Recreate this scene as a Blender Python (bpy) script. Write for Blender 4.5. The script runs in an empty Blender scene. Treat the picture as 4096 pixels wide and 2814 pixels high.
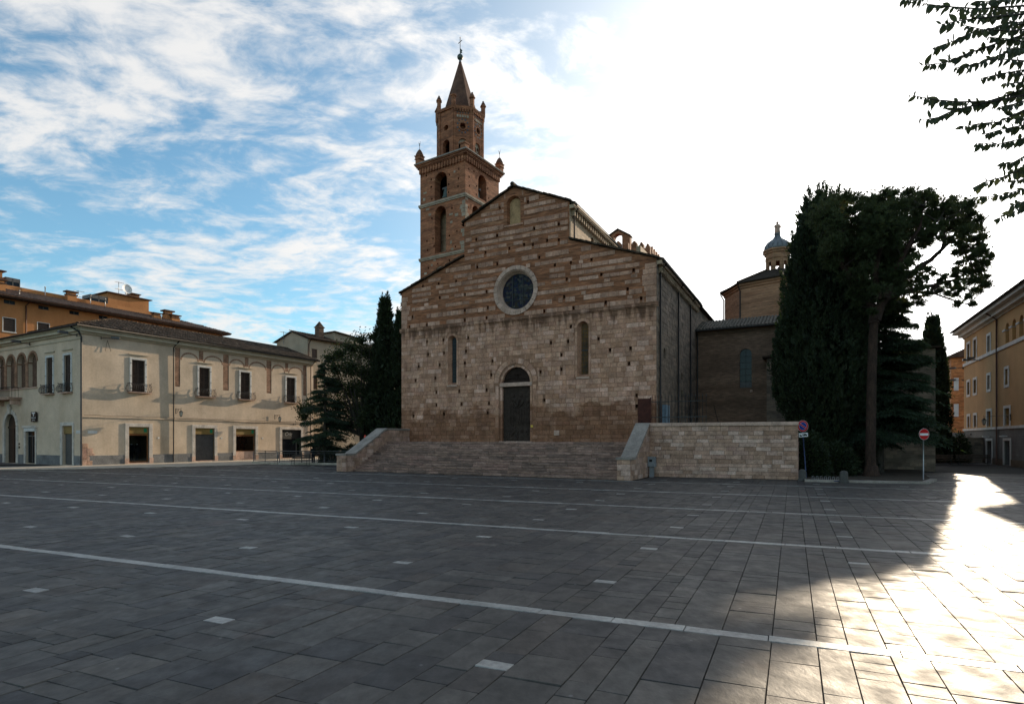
import bpy, bmesh, math, random
import numpy as np
from mathutils import Vector, Matrix
from mathutils.geometry import tessellate_polygon
R = math.radians
rng = random.Random(7)
nrg = np.random.default_rng(11)
SC = bpy.context.scene
COL = SC.collection

# ------------------------------------------------------------------ camera
F_PX, CX_PX, HY_PX, EYE = 2330.0, 2048.0, 1758.0, 2.2     # calibrated from the photograph (4096 px wide)
cam = bpy.data.cameras.new('camera'); camo = bpy.data.objects.new('camera', cam); COL.objects.link(camo)
cam.sensor_width = 36.0; cam.lens = 36.0 * F_PX / 4096.0
cam.shift_y = (HY_PX - 1407.0) / 4096.0
cam.clip_start = 0.05; cam.clip_end = 3000
camo.location = (0, 0, EYE); camo.rotation_euler = (R(90), 0, 0)
SC.camera = camo

# ------------------------------------------------------------------ sky and sun
SUN_AZ, SUN_EL = 36.3, 13.95          # azimuth measured from +Y towards +X
world = bpy.data.worlds.new('World'); SC.world = world; world.use_nodes = True
def build_world():
    nt = world.node_tree; nt.nodes.clear(); n = nt.nodes.new; L = nt.links.new
    out = n('ShaderNodeOutputWorld'); bg = n('ShaderNodeBackground'); bg.inputs['Strength'].default_value = 0.13
    sky = n('ShaderNodeTexSky'); sky.sky_type = 'NISHITA'; sky.sun_disc = False
    sky.sun_elevation = R(SUN_EL); sky.sun_rotation = R(SUN_AZ); sky.altitude = 300; sky.air_density = 1.0; sky.dust_density = 0.6; sky.ozone_density = 1.4
    tc = n('ShaderNodeTexCoord'); sep = n('ShaderNodeSeparateXYZ'); L(tc.outputs['Generated'], sep.inputs[0])
    def math_(op, a, b=None, c=None, clamp=False):
        m = n('ShaderNodeMath'); m.operation = op; m.use_clamp = clamp
        for i, v in enumerate((a, b, c)):
            if v is None: continue
            if hasattr(v, 'is_linked'): L(v, m.inputs[i])
            else: m.inputs[i].default_value = v
        return m.outputs[0]
    zz = math_('MAXIMUM', sep.outputs[2], 0.0); zz = math_('ADD', zz, 0.16)
    px = math_('DIVIDE', sep.outputs[0], zz); py = math_('DIVIDE', sep.outputs[1], zz)
    comb = n('ShaderNodeCombineXYZ'); L(px, comb.inputs[0]); L(py, comb.inputs[1])
    mp = n('ShaderNodeMapping'); mp.inputs['Rotation'].default_value = (0, 0, R(-28)); mp.inputs['Scale'].default_value = (1.5, 2.2, 1); mp.inputs['Location'].default_value = (CLOUD_OFF[0], CLOUD_OFF[1], 0)
    L(comb.outputs[0], mp.inputs[0])
    w = n('ShaderNodeTexNoise'); w.inputs['Scale'].default_value = 1.1; w.inputs['Detail'].default_value = 3; L(mp.outputs[0], w.inputs['Vector'])
    wm = n('ShaderNodeVectorMath'); wm.operation = 'SCALE'; wm.inputs['Scale'].default_value = 0.55; L(w.outputs['Color'], wm.inputs[0])
    wa = n('ShaderNodeVectorMath'); wa.operation = 'ADD'; L(mp.outputs[0], wa.inputs[0]); L(wm.outputs[0], wa.inputs[1])
    n1 = n('ShaderNodeTexNoise'); n1.inputs['Scale'].default_value = 1.5; n1.inputs['Detail'].default_value = 9; n1.inputs['Roughness'].default_value = 0.58; L(wa.outputs[0], n1.inputs['Vector'])
    n2 = n('ShaderNodeTexNoise'); n2.inputs['Scale'].default_value = 7.0; n2.inputs['Detail'].default_value = 6; n2.inputs['Roughness'].default_value = 0.62; L(wa.outputs[0], n2.inputs['Vector'])
    s = math_('MULTIPLY', n1.outputs[0], 0.62); s2 = math_('MULTIPLY', n2.outputs[0], 0.38); den = math_('ADD', s, s2)
    ramp = n('ShaderNodeValToRGB'); ramp.color_ramp.interpolation = 'EASE'
    ramp.color_ramp.elements[0].position = 0.43; ramp.color_ramp.elements[1].position = 0.64
    ramp.color_ramp.elements[0].color = (0.04, 0.04, 0.04, 1); ramp.color_ramp.elements[1].color = (0.92, 0.92, 0.92, 1)
    L(den, ramp.inputs[0])
    # thin high cloud scatters the sunlight forward: brighter and whiter towards the sun
    sd = n('ShaderNodeVectorMath'); sd.operation = 'DOT_PRODUCT'
    ce = math.cos(R(SUN_EL)); sd.inputs[1].default_value = (math.sin(R(SUN_AZ)) * ce, math.cos(R(SUN_AZ)) * ce, math.sin(R(SUN_EL)))
    nv = n('ShaderNodeVectorMath'); nv.operation = 'NORMALIZE'; L(tc.outputs['Generated'], nv.inputs[0]); L(nv.outputs[0], sd.inputs[0])
    d = math_('MAXIMUM', sd.outputs['Value'], 0.0)
    g1 = math_('POWER', d, 6.5); g2 = math_('POWER', d, 60.0); g3 = math_('POWER', d, 1500.0)
    gl = math_('MULTIPLY_ADD', g1, 7.5, CLOUD_B); gl = math_('MULTIPLY_ADD', g2, 10.0, gl); gl = math_('MULTIPLY_ADD', g3, 60.0, gl)
    cc = n('ShaderNodeVectorMath'); cc.operation = 'SCALE'; cc.inputs[0].default_value = (1.0, 0.985, 0.965); L(gl, cc.inputs['Scale'])
    hz = math_('MULTIPLY_ADD', g1, 1.55, ramp.outputs[0], clamp=True)
    sk = n('ShaderNodeVectorMath'); sk.operation = 'MULTIPLY'; sk.inputs[1].default_value = SKY_TINT; L(sky.outputs[0], sk.inputs[0])
    mx = n('ShaderNodeMix'); mx.data_type = 'RGBA'; L(hz, mx.inputs[0]); L(sk.outputs[0], mx.inputs[6]); L(cc.outputs[0], mx.inputs[7])
    L(mx.outputs[2], bg.inputs['Color']); L(bg.outputs[0], out.inputs['Surface'])
CLOUD_OFF = (3.1, 1.7); CLOUD_B = 5.0; SKY_TINT = (0.70, 1.06, 1.12)
build_world()
sun = bpy.data.lights.new('sun', 'SUN'); sun.energy = 5.0; sun.angle = R(0.53); sun.color = (1.0, 0.82, 0.60)
suno = bpy.data.objects.new('sun', sun); COL.objects.link(suno)
_sd = Vector((math.sin(R(SUN_AZ)) * math.cos(R(SUN_EL)), math.cos(R(SUN_AZ)) * math.cos(R(SUN_EL)), math.sin(R(SUN_EL))))
suno.rotation_euler = (_sd).to_track_quat('Z', 'Y').to_euler(); suno.location = (60, 80, 60)
SC.view_settings.view_transform = 'Standard'; SC.view_settings.look = 'None'; SC.view_settings.gamma = 1.0
SC.view_settings.use_curve_mapping = False; SC.view_settings.exposure = 0.5
SC.cycles.use_denoising = True; SC.cycles.max_bounces = 6; SC.cycles.diffuse_bounces = 4; SC.cycles.glossy_bounces = 3
SC.cycles.transparent_max_bounces = 6; SC.cycles.caustics_reflective = False; SC.cycles.caustics_refractive = False
SC.cycles.sample_clamp_indirect = 6.0

# ------------------------------------------------------------------ helpers
def pix(x, y, Y):                     # photograph pixel at depth Y -> world point (used to measure the place)
    return ((x - CX_PX) / F_PX * Y, Y, EYE - (y - HY_PX) / F_PX * Y)

MATS = {}
def M(name, cols, rough=0.85, sc=1.2, amt=0.45, fine=22.0, bump=0.35, bdist=0.012, spec=0.3, metallic=0.0, rnd=True, post=None, stretch=(1, 1, 1), famt=0.25, alpha=None):
    """procedural material: palette picked per piece, mottled by two noises, with a fine bump"""
    m = bpy.data.materials.new(name); m.use_nodes = True; nt = m.node_tree; n = nt.nodes.new; L = nt.links.new
    b = nt.nodes['Principled BSDF']; b.inputs['Roughness'].default_value = rough; b.inputs['Metallic'].default_value = metallic
    b.inputs['Specular IOR Level'].default_value = spec
    geo = n('ShaderNodeNewGeometry'); mp = n('ShaderNodeMapping'); mp.inputs['Scale'].default_value = stretch; L(geo.outputs['Position'], mp.inputs[0])
    pos = mp.outputs[0]
    if len(cols) > 1:
        fac = None
        cr = n('ShaderNodeValToRGB'); cr.color_ramp.interpolation = 'LINEAR'
        for i, c in enumerate(cols):
            p = i / (len(cols) - 1)
            e = cr.color_ramp.elements[i] if i < 2 else cr.color_ramp.elements.new(p)
            e.position = p; e.color = (*c, 1)
        for i, c in enumerate(cols):
            p = i / (len(cols) - 1)
        els = cr.color_ramp.elements
        if rnd:
            at = n('ShaderNodeAttribute'); at.attribute_name = 'rnd'; oi = n('ShaderNodeObjectInfo')
            a = n('ShaderNodeMath'); a.operation = 'ADD'; L(at.outputs['Fac'], a.inputs[0]); L(oi.outputs['Random'], a.inputs[1])
            f = n('ShaderNodeMath'); f.operation = 'FRACT'; L(a.outputs[0], f.inputs[0]); L(f.outputs[0], cr.inputs[0])
        else:
            nz0 = n('ShaderNodeTexNoise'); nz0.inputs['Scale'].default_value = sc * 0.7; nz0.inputs['Detail'].default_value = 4; L(pos, nz0.inputs['Vector'])
            mr0 = n('ShaderNodeMapRange'); mr0.inputs['From Min'].default_value = 0.3; mr0.inputs['From Max'].default_value = 0.7; L(nz0.outputs[0], mr0.inputs[0]); L(mr0.outputs[0], cr.inputs[0])
        c0 = cr.outputs[0]
    else:
        rgb = n('ShaderNodeRGB'); rgb.outputs[0].default_value = (*cols[0], 1); c0 = rgb.outputs[0]
    nz = n('ShaderNodeTexNoise'); nz.inputs['Scale'].default_value = sc; nz.inputs['Detail'].default_value = 5; nz.inputs['Roughness'].default_value = 0.6; L(pos, nz.inputs['Vector'])
    mr = n('ShaderNodeMapRange'); mr.inputs['From Min'].default_value = 0.3; mr.inputs['From Max'].default_value = 0.7; mr.inputs['To Min'].default_value = 1 - amt; mr.inputs['To Max'].default_value = 1 + amt * 0.55
    L(nz.outputs[0], mr.inputs[0])
    nf = n('ShaderNodeTexNoise'); nf.inputs['Scale'].default_value = fine; nf.inputs['Detail'].default_value = 4; nf.inputs['Roughness'].default_value = 0.65; L(pos, nf.inputs['Vector'])
    mf = n('ShaderNodeMapRange'); mf.inputs['From Min'].default_value = 0.3; mf.inputs['From Max'].default_value = 0.7; mf.inputs['To Min'].default_value = 1 - famt; mf.inputs['To Max'].default_value = 1 + famt * 0.7
    L(nf.outputs[0], mf.inputs[0])
    mm = n('ShaderNodeMath'); mm.operation = 'MULTIPLY'; L(mr.outputs[0], mm.inputs[0]); L(mf.outputs[0], mm.inputs[1])
    vs = n('ShaderNodeVectorMath'); vs.operation = 'SCALE'; L(c0, vs.inputs[0]); L(mm.outputs[0], vs.inputs['Scale'])
    col = vs.outputs[0]
    if post: col = post(nt, n, L, col, geo, b)
    L(col, b.inputs['Base Color'])
    if bump > 0:
        bp = n('ShaderNodeBump'); bp.inputs['Strength'].default_value = bump; bp.inputs['Distance'].default_value = bdist
        L(nf.outputs[0], bp.inputs['Height']); L(bp.outputs[0], b.inputs['Normal'])
    MATS[name] = m
    return m

class MB:
    """mesh collector; everything added goes through the current placement (offset + turn about z)"""
    def __init__(s, ox=0, oy=0, oz=0, rot=0):
        s.v = []; s.f = []; s.r = []; s.cur = 0.0; s.sm = []; s.smooth = False; s.place(ox, oy, oz, rot)
    def place(s, ox=0, oy=0, oz=0, rot=0):
        s.o = (ox, oy, oz); s.c = math.cos(R(rot)); s.s = math.sin(R(rot)); return s
    def V(s, x, y, z):
        s.v.append((s.o[0] + s.c * x - s.s * y, s.o[1] + s.s * x + s.c * y, s.o[2] + z)); return len(s.v) - 1
    def Fc(s, *i): s.f.append(tuple(i)); s.r.append(s.cur); s.sm.append(s.smooth)
    def quad(s, a, b, c, d): s.Fc(*[s.V(*p) for p in (a, b, c, d)])
    def poly(s, pts): s.Fc(*[s.V(*p) for p in pts])
    def box(s, x0, x1, y0, y1, z0, z1):
        i = [s.V(x, y, z) for z in (z0, z1) for y in (y0, y1) for x in (x0, x1)]
        for f in ((0, 2, 3, 1), (4, 5, 7, 6), (0, 1, 5, 4), (2, 6, 7, 3), (0, 4, 6, 2), (1, 3, 7, 5)): s.Fc(*[i[k] for k in f])
    def block(s, x0, x1, z0, z1, yf, yb, b=0.012):
        """dressed stone seen from -y: arrised front, sides back to yb"""
        b = min(b, (x1 - x0) * .3, (z1 - z0) * .3)
        a = [s.V(x, yf, z) for x, z in ((x0 + b, z0 + b), (x1 - b, z0 + b), (x1 - b, z1 - b), (x0 + b, z1 - b))]
        o = [s.V(x, yf + b, z) for x, z in ((x0, z0), (x1, z0), (x1, z1), (x0, z1))]
        k = [s.V(x, yb, z) for x, z in ((x0, z0), (x1, z0), (x1, z1), (x0, z1))]
        s.Fc(*a)
        for q in range(4):
            w = (q + 1) % 4; s.Fc(o[q], o[w], a[w], a[q]); s.Fc(k[q], k[w], o[w], o[q])
    def ext(s, pts, y0, y1, cap=True):
        """polygon in x,z drawn out along y"""
        A = [s.V(x, y0, z) for x, z in pts]; B = [s.V(x, y1, z) for x, z in pts]; m = len(pts)
        for q in range(m): w = (q + 1) % m; s.Fc(A[q], A[w], B[w], B[q])
        if cap: s.Fc(*A); s.Fc(*reversed(B))
    def extz(s, pts, z0, z1, cap=True):
        A = [s.V(x, y, z0) for x, y in pts]; B = [s.V(x, y, z1) for x, y in pts]; m = len(pts)
        for q in range(m): w = (q + 1) % m; s.Fc(A[q], A[w], B[w], B[q])
        if cap: s.Fc(*reversed(A)); s.Fc(*B)
    def panel(s, outer, holes, y=0.0):
        """flat wall at depth y with real openings"""
        loops = [[Vector((x, z, 0)) for x, z in l] for l in [outer] + holes]
        flat = [p for l in loops for p in l]
        idx = [s.V(p.x, y, p.y) for p in flat]
        for t in tessellate_polygon(loops): s.Fc(*[idx[k] for k in t])
    def reveal(s, lo, li, y0, y1, back=False):
        A = [s.V(x, y0, z) for x, z in lo]; B = [s.V(x, y1, z) for x, z in li]; m = len(lo)
        for q in range(m): w = (q + 1) % m; s.Fc(A[q], A[w], B[w], B[q])
        if back: s.Fc(*B)
    def ring(s, lo, li, y):
        A = [s.V(x, y, z) for x, z in lo]; B = [s.V(x, y, z) for x, z in li]; m = len(lo)
        for q in range(m): w = (q + 1) % m; s.Fc(A[q], A[w], B[w], B[q])
    def tube(s, pts, rad, n=6, cap=True):
        """round bar through points; rad one value or one per point"""
        P = [Vector(p) for p in pts]; rr = rad if isinstance(rad, (list, tuple)) else [rad] * len(P); prev = None
        rings = []; old = s.smooth; s.smooth = True
        for i, p in enumerate(P):
            d = (P[min(i + 1, len(P) - 1)] - P[max(i - 1, 0)]); d = d.normalized() if d.length > 1e-9 else Vector((0, 0, 1))
            up = Vector((0, 0, 1)) if abs(d.z) < 0.95 else Vector((1, 0, 0))
            a = d.cross(up).normalized(); bb = d.cross(a).normalized()
            rings.append([s.V(*(p + a * (rr[i] * math.cos(2 * math.pi * k / n)) + bb * (rr[i] * math.sin(2 * math.pi * k / n)))) for k in range(n)])
        for i in range(len(P) - 1):
            for k in range(n): w = (k + 1) % n; s.Fc(rings[i][k], rings[i][w], rings[i + 1][w], rings[i + 1][k])
        s.smooth = False
        if cap: s.Fc(*rings[0]); s.Fc(*reversed(rings[-1]))
        s.smooth = old
    def lathe(s, prof, cx=0, cy=0, n=16, a0=0.0, smooth=False):
        """profile of (radius, z) turned about a vertical axis"""
        old = s.smooth; s.smooth = smooth; rings = []
        for r, z in prof: rings.append([s.V(cx + r * math.cos(a0 + 2 * math.pi * k / n), cy + r * math.sin(a0 + 2 * math.pi * k / n), z) for k in range(n)])
        for i in range(len(prof) - 1):
            for k in range(n): w = (k + 1) % n; s.Fc(rings[i][k], rings[i][w], rings[i + 1][w], rings[i + 1][k])
        s.Fc(*reversed(rings[0])); s.Fc(*rings[-1]); s.smooth = old
    def mesh(s, name):
        me = bpy.data.meshes.new(name); me.from_pydata(s.v, [], s.f); me.update()
        at = me.attributes.new('rnd', 'FLOAT', 'FACE'); at.data.foreach_set('value', s.r)
        if any(s.sm): me.polygons.foreach_set('use_smooth', s.sm)
        return me
    def build(s, name, mat, parent=None, kind=None, label=None):
        return obj(name, s.mesh(name), mat, parent, kind, label)

def obj(name, me, mat, parent=None, kind=None, label=None):
    o = bpy.data.objects.new(name, me); COL.objects.link(o)
    if mat is not None and me is not None and not me.materials: me.materials.append(MATS[mat] if isinstance(mat, str) else mat)
    if parent: o.parent = parent
    if kind: o['kind'] = kind
    if label: o['label'] = label
    return o
def thing(name, label, cat, loc=(0, 0, 0), rz=0.0, group=None):
    o = bpy.data.objects.new(name, None); COL.objects.link(o); o.location = loc; o.rotation_euler = (0, 0, R(rz)); o.empty_display_size = .3
    return tag(o, label, cat, group)
def tag(o, label, cat, group=None):
    o['label'] = label; o['category'] = cat
    if group: o['group'] = group
    return o
def part(parent, name, mat, fn, kind=None, label=None, **pl):
    mb = MB(**pl); fn(mb); return mb.build(name, mat, parent, kind, label)
def arch(x0, x1, z0, zs, n=14):
    """opening outline: straight jambs to zs, then a half circle"""
    c = (x0 + x1) / 2; r = (x1 - x0) / 2
    return [(x0, z0), (x1, z0)] + [(c + r * math.cos(math.pi * k / n), zs + r * math.sin(math.pi * k / n)) for k in range(n + 1)]
def rect(x0, x1, z0, z1): return [(x0, z0), (x1, z0), (x1, z1), (x0, z1)]
def circ(cx, cz, r, n=40): return [(cx + r * math.cos(2 * math.pi * k / n), cz + r * math.sin(2 * math.pi * k / n)) for k in range(n)]
def courses(x0, x1, z0, z1, hr, wr, rn, bound=None, holes=(), rounds=(), gap=0.012, row_fn=None):
    """stones laid in courses; bound(z)->(xmin,xmax); holes are rectangles, rounds are circles kept free"""
    out = []; z = z0
    while z < z1 - 0.05:
        h = rn.uniform(*hr)
        if z + h > z1 - hr[0] * 0.6: h = z1 - z
        if row_fn and not row_fn(z, h): z += h; continue
        a, b = x0, x1
        if bound:
            aa, bb = bound(z + h); ab, bc = bound(z); a, b = max(a, aa, ab), min(b, bb, bc)
        x = a - rn.uniform(0, wr[0])
        free = []
        for (hx0, hx1, hz0, hz1) in holes:
            if hz1 > z + .03 and hz0 < z + h - .03: free.append((hx0, hx1))
        for (cx, cz, r) in rounds:
            dz = max(0, max(z - cz, cz - (z + h)))
            if dz < r: w = math.sqrt(r * r - dz * dz); free.append((cx - w, cx + w))
        while x < b:
            w = rn.uniform(*wr); p0, p1 = max(x, a), min(x + w, b); x += w
            if b - x < wr[0] * .5: p1 = b; x = b
            segs = [(p0, p1)]
            for f0, f1 in free:
                ns = []
                for q0, q1 in segs:
                    if f1 <= q0 or f0 >= q1: ns.append((q0, q1)); continue
                    if f0 > q0: ns.append((q0, f0))
                    if f1 < q1: ns.append((f1, q1))
                segs = ns
            for q0, q1 in segs:
                if q1 - q0 > 0.07: out.append((q0 + gap / 2, q1 - gap / 2, z + gap / 2, z + h - gap / 2))
        z += h
    return out
def lay(parent, name, mat, rects, rn, yf=-0.02, yb=0.03, jit=0.008, bev=0.012, nmax=300, place=None, order=None):
    """up to nmax stones as parts of their own, the rest joined as one part"""
    pl = place or {}
    rs = sorted(rects, key=order or (lambda q: -(q[1] - q[0]) * (q[3] - q[2])))
    for q in rs[:nmax]:
        mb = MB(**pl); mb.block(*q, yf + rn.uniform(-jit, jit), yb, bev); mb.build(name, mat, parent)
    if len(rs) > nmax:
        mb = MB(**pl)
        for q in rs[nmax:]:
            mb.cur = rn.random(); mb.block(*q, yf + rn.uniform(-jit, jit), yb, bev)
        mb.build(name + '_rows', mat, parent, 'stuff')
def tile_mesh(w=0.24, ln=0.46, n=5):
    mb = MB(); mb.smooth = True
    for e, (y, s_) in enumerate(((0, 1.0), (ln, 0.86))):
        for k in range(n + 1):
            t = math.pi * k / n; mb.V(math.cos(t) * w / 2 * s_, y, math.sin(t) * w * .36 * s_ + e * .0)
    for k in range(n): mb.Fc(k, k + 1, n + 2 + k, n + 1 + k)
    t2 = len(mb.v)
    mb.smooth = False; mb.Fc(*range(n + 1))
    return mb
def tiled_slope(parent, eave0, eave1, up, rise_len, rn, mat='roof_tile', nmax=0, trim=None, w=0.25, ln=0.42):
    """barrel tiles in columns over a slope; eave0->eave1 along the eave, up = unit vector up the slope"""
    e0, e1, up = Vector(eave0), Vector(eave1), Vector(up).normalized(); al = (e1 - e0); n = int(al.length / w); al.normalize(); nor = al.cross(up).normalized()
    if nor.z < 0: nor = -nor
    base = tile_mesh(w * 0.98, ln * 1.12); me = base.mesh('tile'); me.materials.append(MATS[mat])
    rows = int(rise_len / ln); todo = []
    for i in range(n):
        for j in range(rows + 1):
            if trim and not trim((i + .5) * w, j * ln): continue
            p = e0 + al * ((i + .5) * w) + up * (j * ln - .05) + nor * (0.02 + .012 * ((j) % 1) + rn.uniform(-.008, .008))
            tilt = rn.uniform(-.03, .03); u2 = (up + nor * 0.055 + al * tilt).normalized(); a2 = u2.cross(nor).normalized()
            if a2.dot(al) < 0: a2 = -a2
            n2 = a2.cross(u2).normalized()
            if n2.dot(nor) < 0: n2 = -n2
            todo.append(Matrix(((a2.x, u2.x, n2.x, p.x), (a2.y, u2.y, n2.y, p.y), (a2.z, u2.z, n2.z, p.z), (0, 0, 0, 1))))
    rn.shuffle(todo); mb = MB()
    for k, m in enumerate(todo):
        if k < nmax:
            o = obj('tile', me, None, parent); o.matrix_local = m
        else:
            b0 = len(mb.v); mb.cur = rn.random()
            for v in base.v: q = m @ Vector(v); mb.v.append(tuple(q))
            for f, sm_ in zip(base.f, base.sm): mb.f.append(tuple(b0 + x for x in f)); mb.r.append(mb.cur); mb.sm.append(sm_)
    if mb.f: mb.build('tile_rows', mat, parent, 'stuff')

# ------------------------------------------------------------------ materials
def facade_post(nt, n, L, col, geo, b):
    """old stains: rain streaks below the string course, a brown damp band above the stairs"""
    sp = n('ShaderNodeSeparateXYZ'); L(geo.outputs['Position'], sp.inputs[0])
    nz = n('ShaderNodeTexNoise'); nz.inputs['Scale'].default_value = 0.55; nz.inputs['Detail'].default_value = 7; nz.inputs['Roughness'].default_value = .65; L(geo.outputs['Position'], nz.inputs['Vector'])
    a = n('ShaderNodeMath'); a.operation = 'MULTIPLY_ADD'; L(nz.outputs[0], a.inputs[0]); a.inputs[1].default_value = 5.0; L(sp.outputs[2], a.inputs[2])
    mr = n('ShaderNodeMapRange'); mr.interpolation_type = 'SMOOTHSTEP'; mr.inputs['From Min'].default_value = 7.25; mr.inputs['From Max'].default_value = 6.6; L(a.outputs[0], mr.inputs[0])
    k = n('ShaderNodeMath'); k.operation = 'MULTIPLY'; k.inputs[1].default_value = .78; L(mr.outputs[0], k.inputs[0])
    m1 = n('ShaderNodeMix'); m1.data_type = 'RGBA'; m1.blend_type = 'MULTIPLY'; L(k.outputs[0], m1.inputs[0]); L(col, m1.inputs[6]); m1.inputs[7].default_value = (.40, .30, .21, 1)
    mp = n('ShaderNodeMapping'); mp.inputs['Scale'].default_value = (2.6, 2.6, .22); L(geo.outputs['Position'], mp.inputs[0])
    n2 = n('ShaderNodeTexNoise'); n2.inputs['Scale'].default_value = 1.0; n2.inputs['Detail'].default_value = 4; L(mp.outputs[0], n2.inputs['Vector'])
    c = n('ShaderNodeMath'); c.operation = 'MULTIPLY_ADD'; L(n2.outputs[0], c.inputs[0]); c.inputs[1].default_value = 4.0; L(sp.outputs[2], c.inputs[2])
    r2 = n('ShaderNodeMapRange'); r2.interpolation_type = 'SMOOTHSTEP'; r2.inputs['From Min'].default_value = 12.15; r2.inputs['From Max'].default_value = 13.0; L(c.outputs[0], r2.inputs[0])
    low = n('ShaderNodeMath'); low.operation = 'LESS_THAN'; low.inputs[1].default_value = 11.15; L(sp.outputs[2], low.inputs[0])
    k2 = n('ShaderNodeMath'); k2.operation = 'MULTIPLY'; L(r2.outputs[0], k2.inputs[0]); L(low.outputs[0], k2.inputs[1])
    k3 = n('ShaderNodeMath'); k3.operation = 'MULTIPLY'; k3.inputs[1].default_value = .8; L(k2.outputs[0], k3.inputs[0])
    m2 = n('ShaderNodeMix'); m2.data_type = 'RGBA'; m2.blend_type = 'MULTIPLY'; L(k3.outputs[0], m2.inputs[0]); L(m1.outputs[2], m2.inputs[6]); m2.inputs[7].default_value = (.25, .21, .17, 1)
    return m2.outputs[2]
def brick_post(sx, sz, mortar, cmix=0.5):
    def f(nt, n, L, col, geo, b):
        tc = n('ShaderNodeTexCoord'); sp = n('ShaderNodeSeparateXYZ'); L(tc.outputs['Object'], sp.inputs[0])
        ad = n('ShaderNodeMath'); ad.operation = 'ADD'; L(sp.outputs[0], ad.inputs[0]); L(sp.outputs[1], ad.inputs[1])
        cb = n('ShaderNodeCombineXYZ'); L(ad.outputs[0], cb.inputs[0]); L(sp.outputs[2], cb.inputs[1])
        br = n('ShaderNodeTexBrick'); br.inputs['Scale'].default_value = 1.0; br.inputs['Brick Width'].default_value = sx; br.inputs['Row Height'].default_value = sz; br.inputs['Mortar Size'].default_value = .008
        br.inputs['Color1'].default_value = (.75, .75, .75, 1); br.inputs['Color2'].default_value = (1.25, 1.2, 1.15, 1); br.inputs['Mortar'].default_value = (*mortar, 1); br.inputs['Bias'].default_value = 0.0
        L(cb.outputs[0], br.inputs['Vector'])
        mx = n('ShaderNodeMix'); mx.data_type = 'RGBA'; mx.blend_type = 'MULTIPLY'; mx.inputs[0].default_value = 1.0; L(col, mx.inputs[6]); L(br.outputs[0], mx.inputs[7])
        return mx.outputs[2]
    return f
def streak_post(scale=(1.5, 1.5, .15), amt=.35, c=(.55, .5, .45)):
    """rain run-off marks on plaster"""
    def f(nt, n, L, col, geo, b):
        mp = n('ShaderNodeMapping'); mp.inputs['Scale'].default_value = scale; L(geo.outputs['Position'], mp.inputs[0])
        nz = n('ShaderNodeTexNoise'); nz.inputs['Scale'].default_value = 1.0; nz.inputs['Detail'].default_value = 6; nz.inputs['Roughness'].default_value = .62; L(mp.outputs[0], nz.inputs['Vector'])
        mr = n('ShaderNodeMapRange'); mr.inputs['From Min'].default_value = .48; mr.inputs['From Max'].default_value = .72; mr.inputs['To Max'].default_value = amt; L(nz.outputs[0], mr.inputs[0])
        mx = n('ShaderNodeMix'); mx.data_type = 'RGBA'; mx.blend_type = 'MULTIPLY'; L(mr.outputs[0], mx.inputs[0]); L(col, mx.inputs[6]); mx.inputs[7].default_value = (*c, 1)
        return mx.outputs[2]
    return f
def slab_post(nt, n, L, col, geo, b):
    nz = n('ShaderNodeTexNoise'); nz.inputs['Scale'].default_value = 3.0; nz.inputs['Detail'].default_value = 5; L(geo.outputs['Position'], nz.inputs['Vector'])
    mr = n('ShaderNodeMapRange'); mr.inputs['From Min'].default_value = .3; mr.inputs['From Max'].default_value = .7; mr.inputs['To Min'].default_value = .50; mr.inputs['To Max'].default_value = .74; L(nz.outputs[0], mr.inputs[0]); L(mr.outputs[0], b.inputs['Roughness'])
    # specks of old gum and drips
    vo = n('ShaderNodeTexVoronoi'); vo.inputs['Scale'].default_value = 2.2; L(geo.outputs['Position'], vo.inputs['Vector'])
    lt = n('ShaderNodeMapRange'); lt.inputs['From Min'].default_value = .055; lt.inputs['From Max'].default_value = .03; lt.inputs['To Max'].default_value = .5; L(vo.outputs['Distance'], lt.inputs[0])
    mx = n('ShaderNodeMix'); mx.data_type = 'RGBA'; L(lt.outputs[0], mx.inputs[0]); L(col, mx.inputs[6]); mx.inputs[7].default_value = (.2, .195, .19, 1)
    n3 = n('ShaderNodeTexNoise'); n3.inputs['Scale'].default_value = .55; n3.inputs['Detail'].default_value = 5; L(geo.outputs['Position'], n3.inputs['Vector'])
    r3 = n('ShaderNodeMapRange'); r3.inputs['From Min'].default_value = .64; r3.inputs['From Max'].default_value = .74; r3.inputs['To Max'].default_value = .35; L(n3.outputs[0], r3.inputs[0])
    m3 = n('ShaderNodeMix'); m3.data_type = 'RGBA'; L(r3.outputs[0], m3.inputs[0]); L(mx.outputs[2], m3.inputs[6]); m3.inputs[7].default_value = (.13, .065, .05, 1)
    return m3.outputs[2]
STONES = [(0.475, 0.253, 0.155), (0.538, 0.294, 0.189), (0.601, 0.353, 0.239), (0.426, 0.224, 0.133), (0.505, 0.276, 0.184), (0.696, 0.423, 0.311), (0.475, 0.247, 0.161), (0.568, 0.317, 0.205)]
M('facade_stone', STONES, sc=1.6, amt=.38, fine=9, famt=.3, bump=.55, bdist=.03, post=facade_post)
M('facade_mortar', [(0.329, 0.176, 0.107)], sc=2, amt=.4, post=facade_post, bump=.6, bdist=.03)
M('band_stone', [(0.478, 0.259, 0.169), (0.554, 0.314, 0.211), (0.432, 0.231, 0.154), (0.642, 0.385, 0.277), (0.508, 0.286, 0.191), (0.389, 0.209, 0.139)], sc=1.6, amt=.4, fine=9, famt=.28, bump=.55, bdist=.03, post=streak_post((.9, .9, .12), .6, (.38, .33, .28)))
M('band_brick', [(0.310, 0.121, 0.054), (0.370, 0.160, 0.081), (0.251, 0.101, 0.048), (0.409, 0.206, 0.112)], rnd=False, sc=1.1, amt=.5, fine=3.2, famt=.4, bump=.7, bdist=.04, stretch=(.5, .5, 5), post=brick_post(.27, .075, (.95, .95, .95)))
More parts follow.
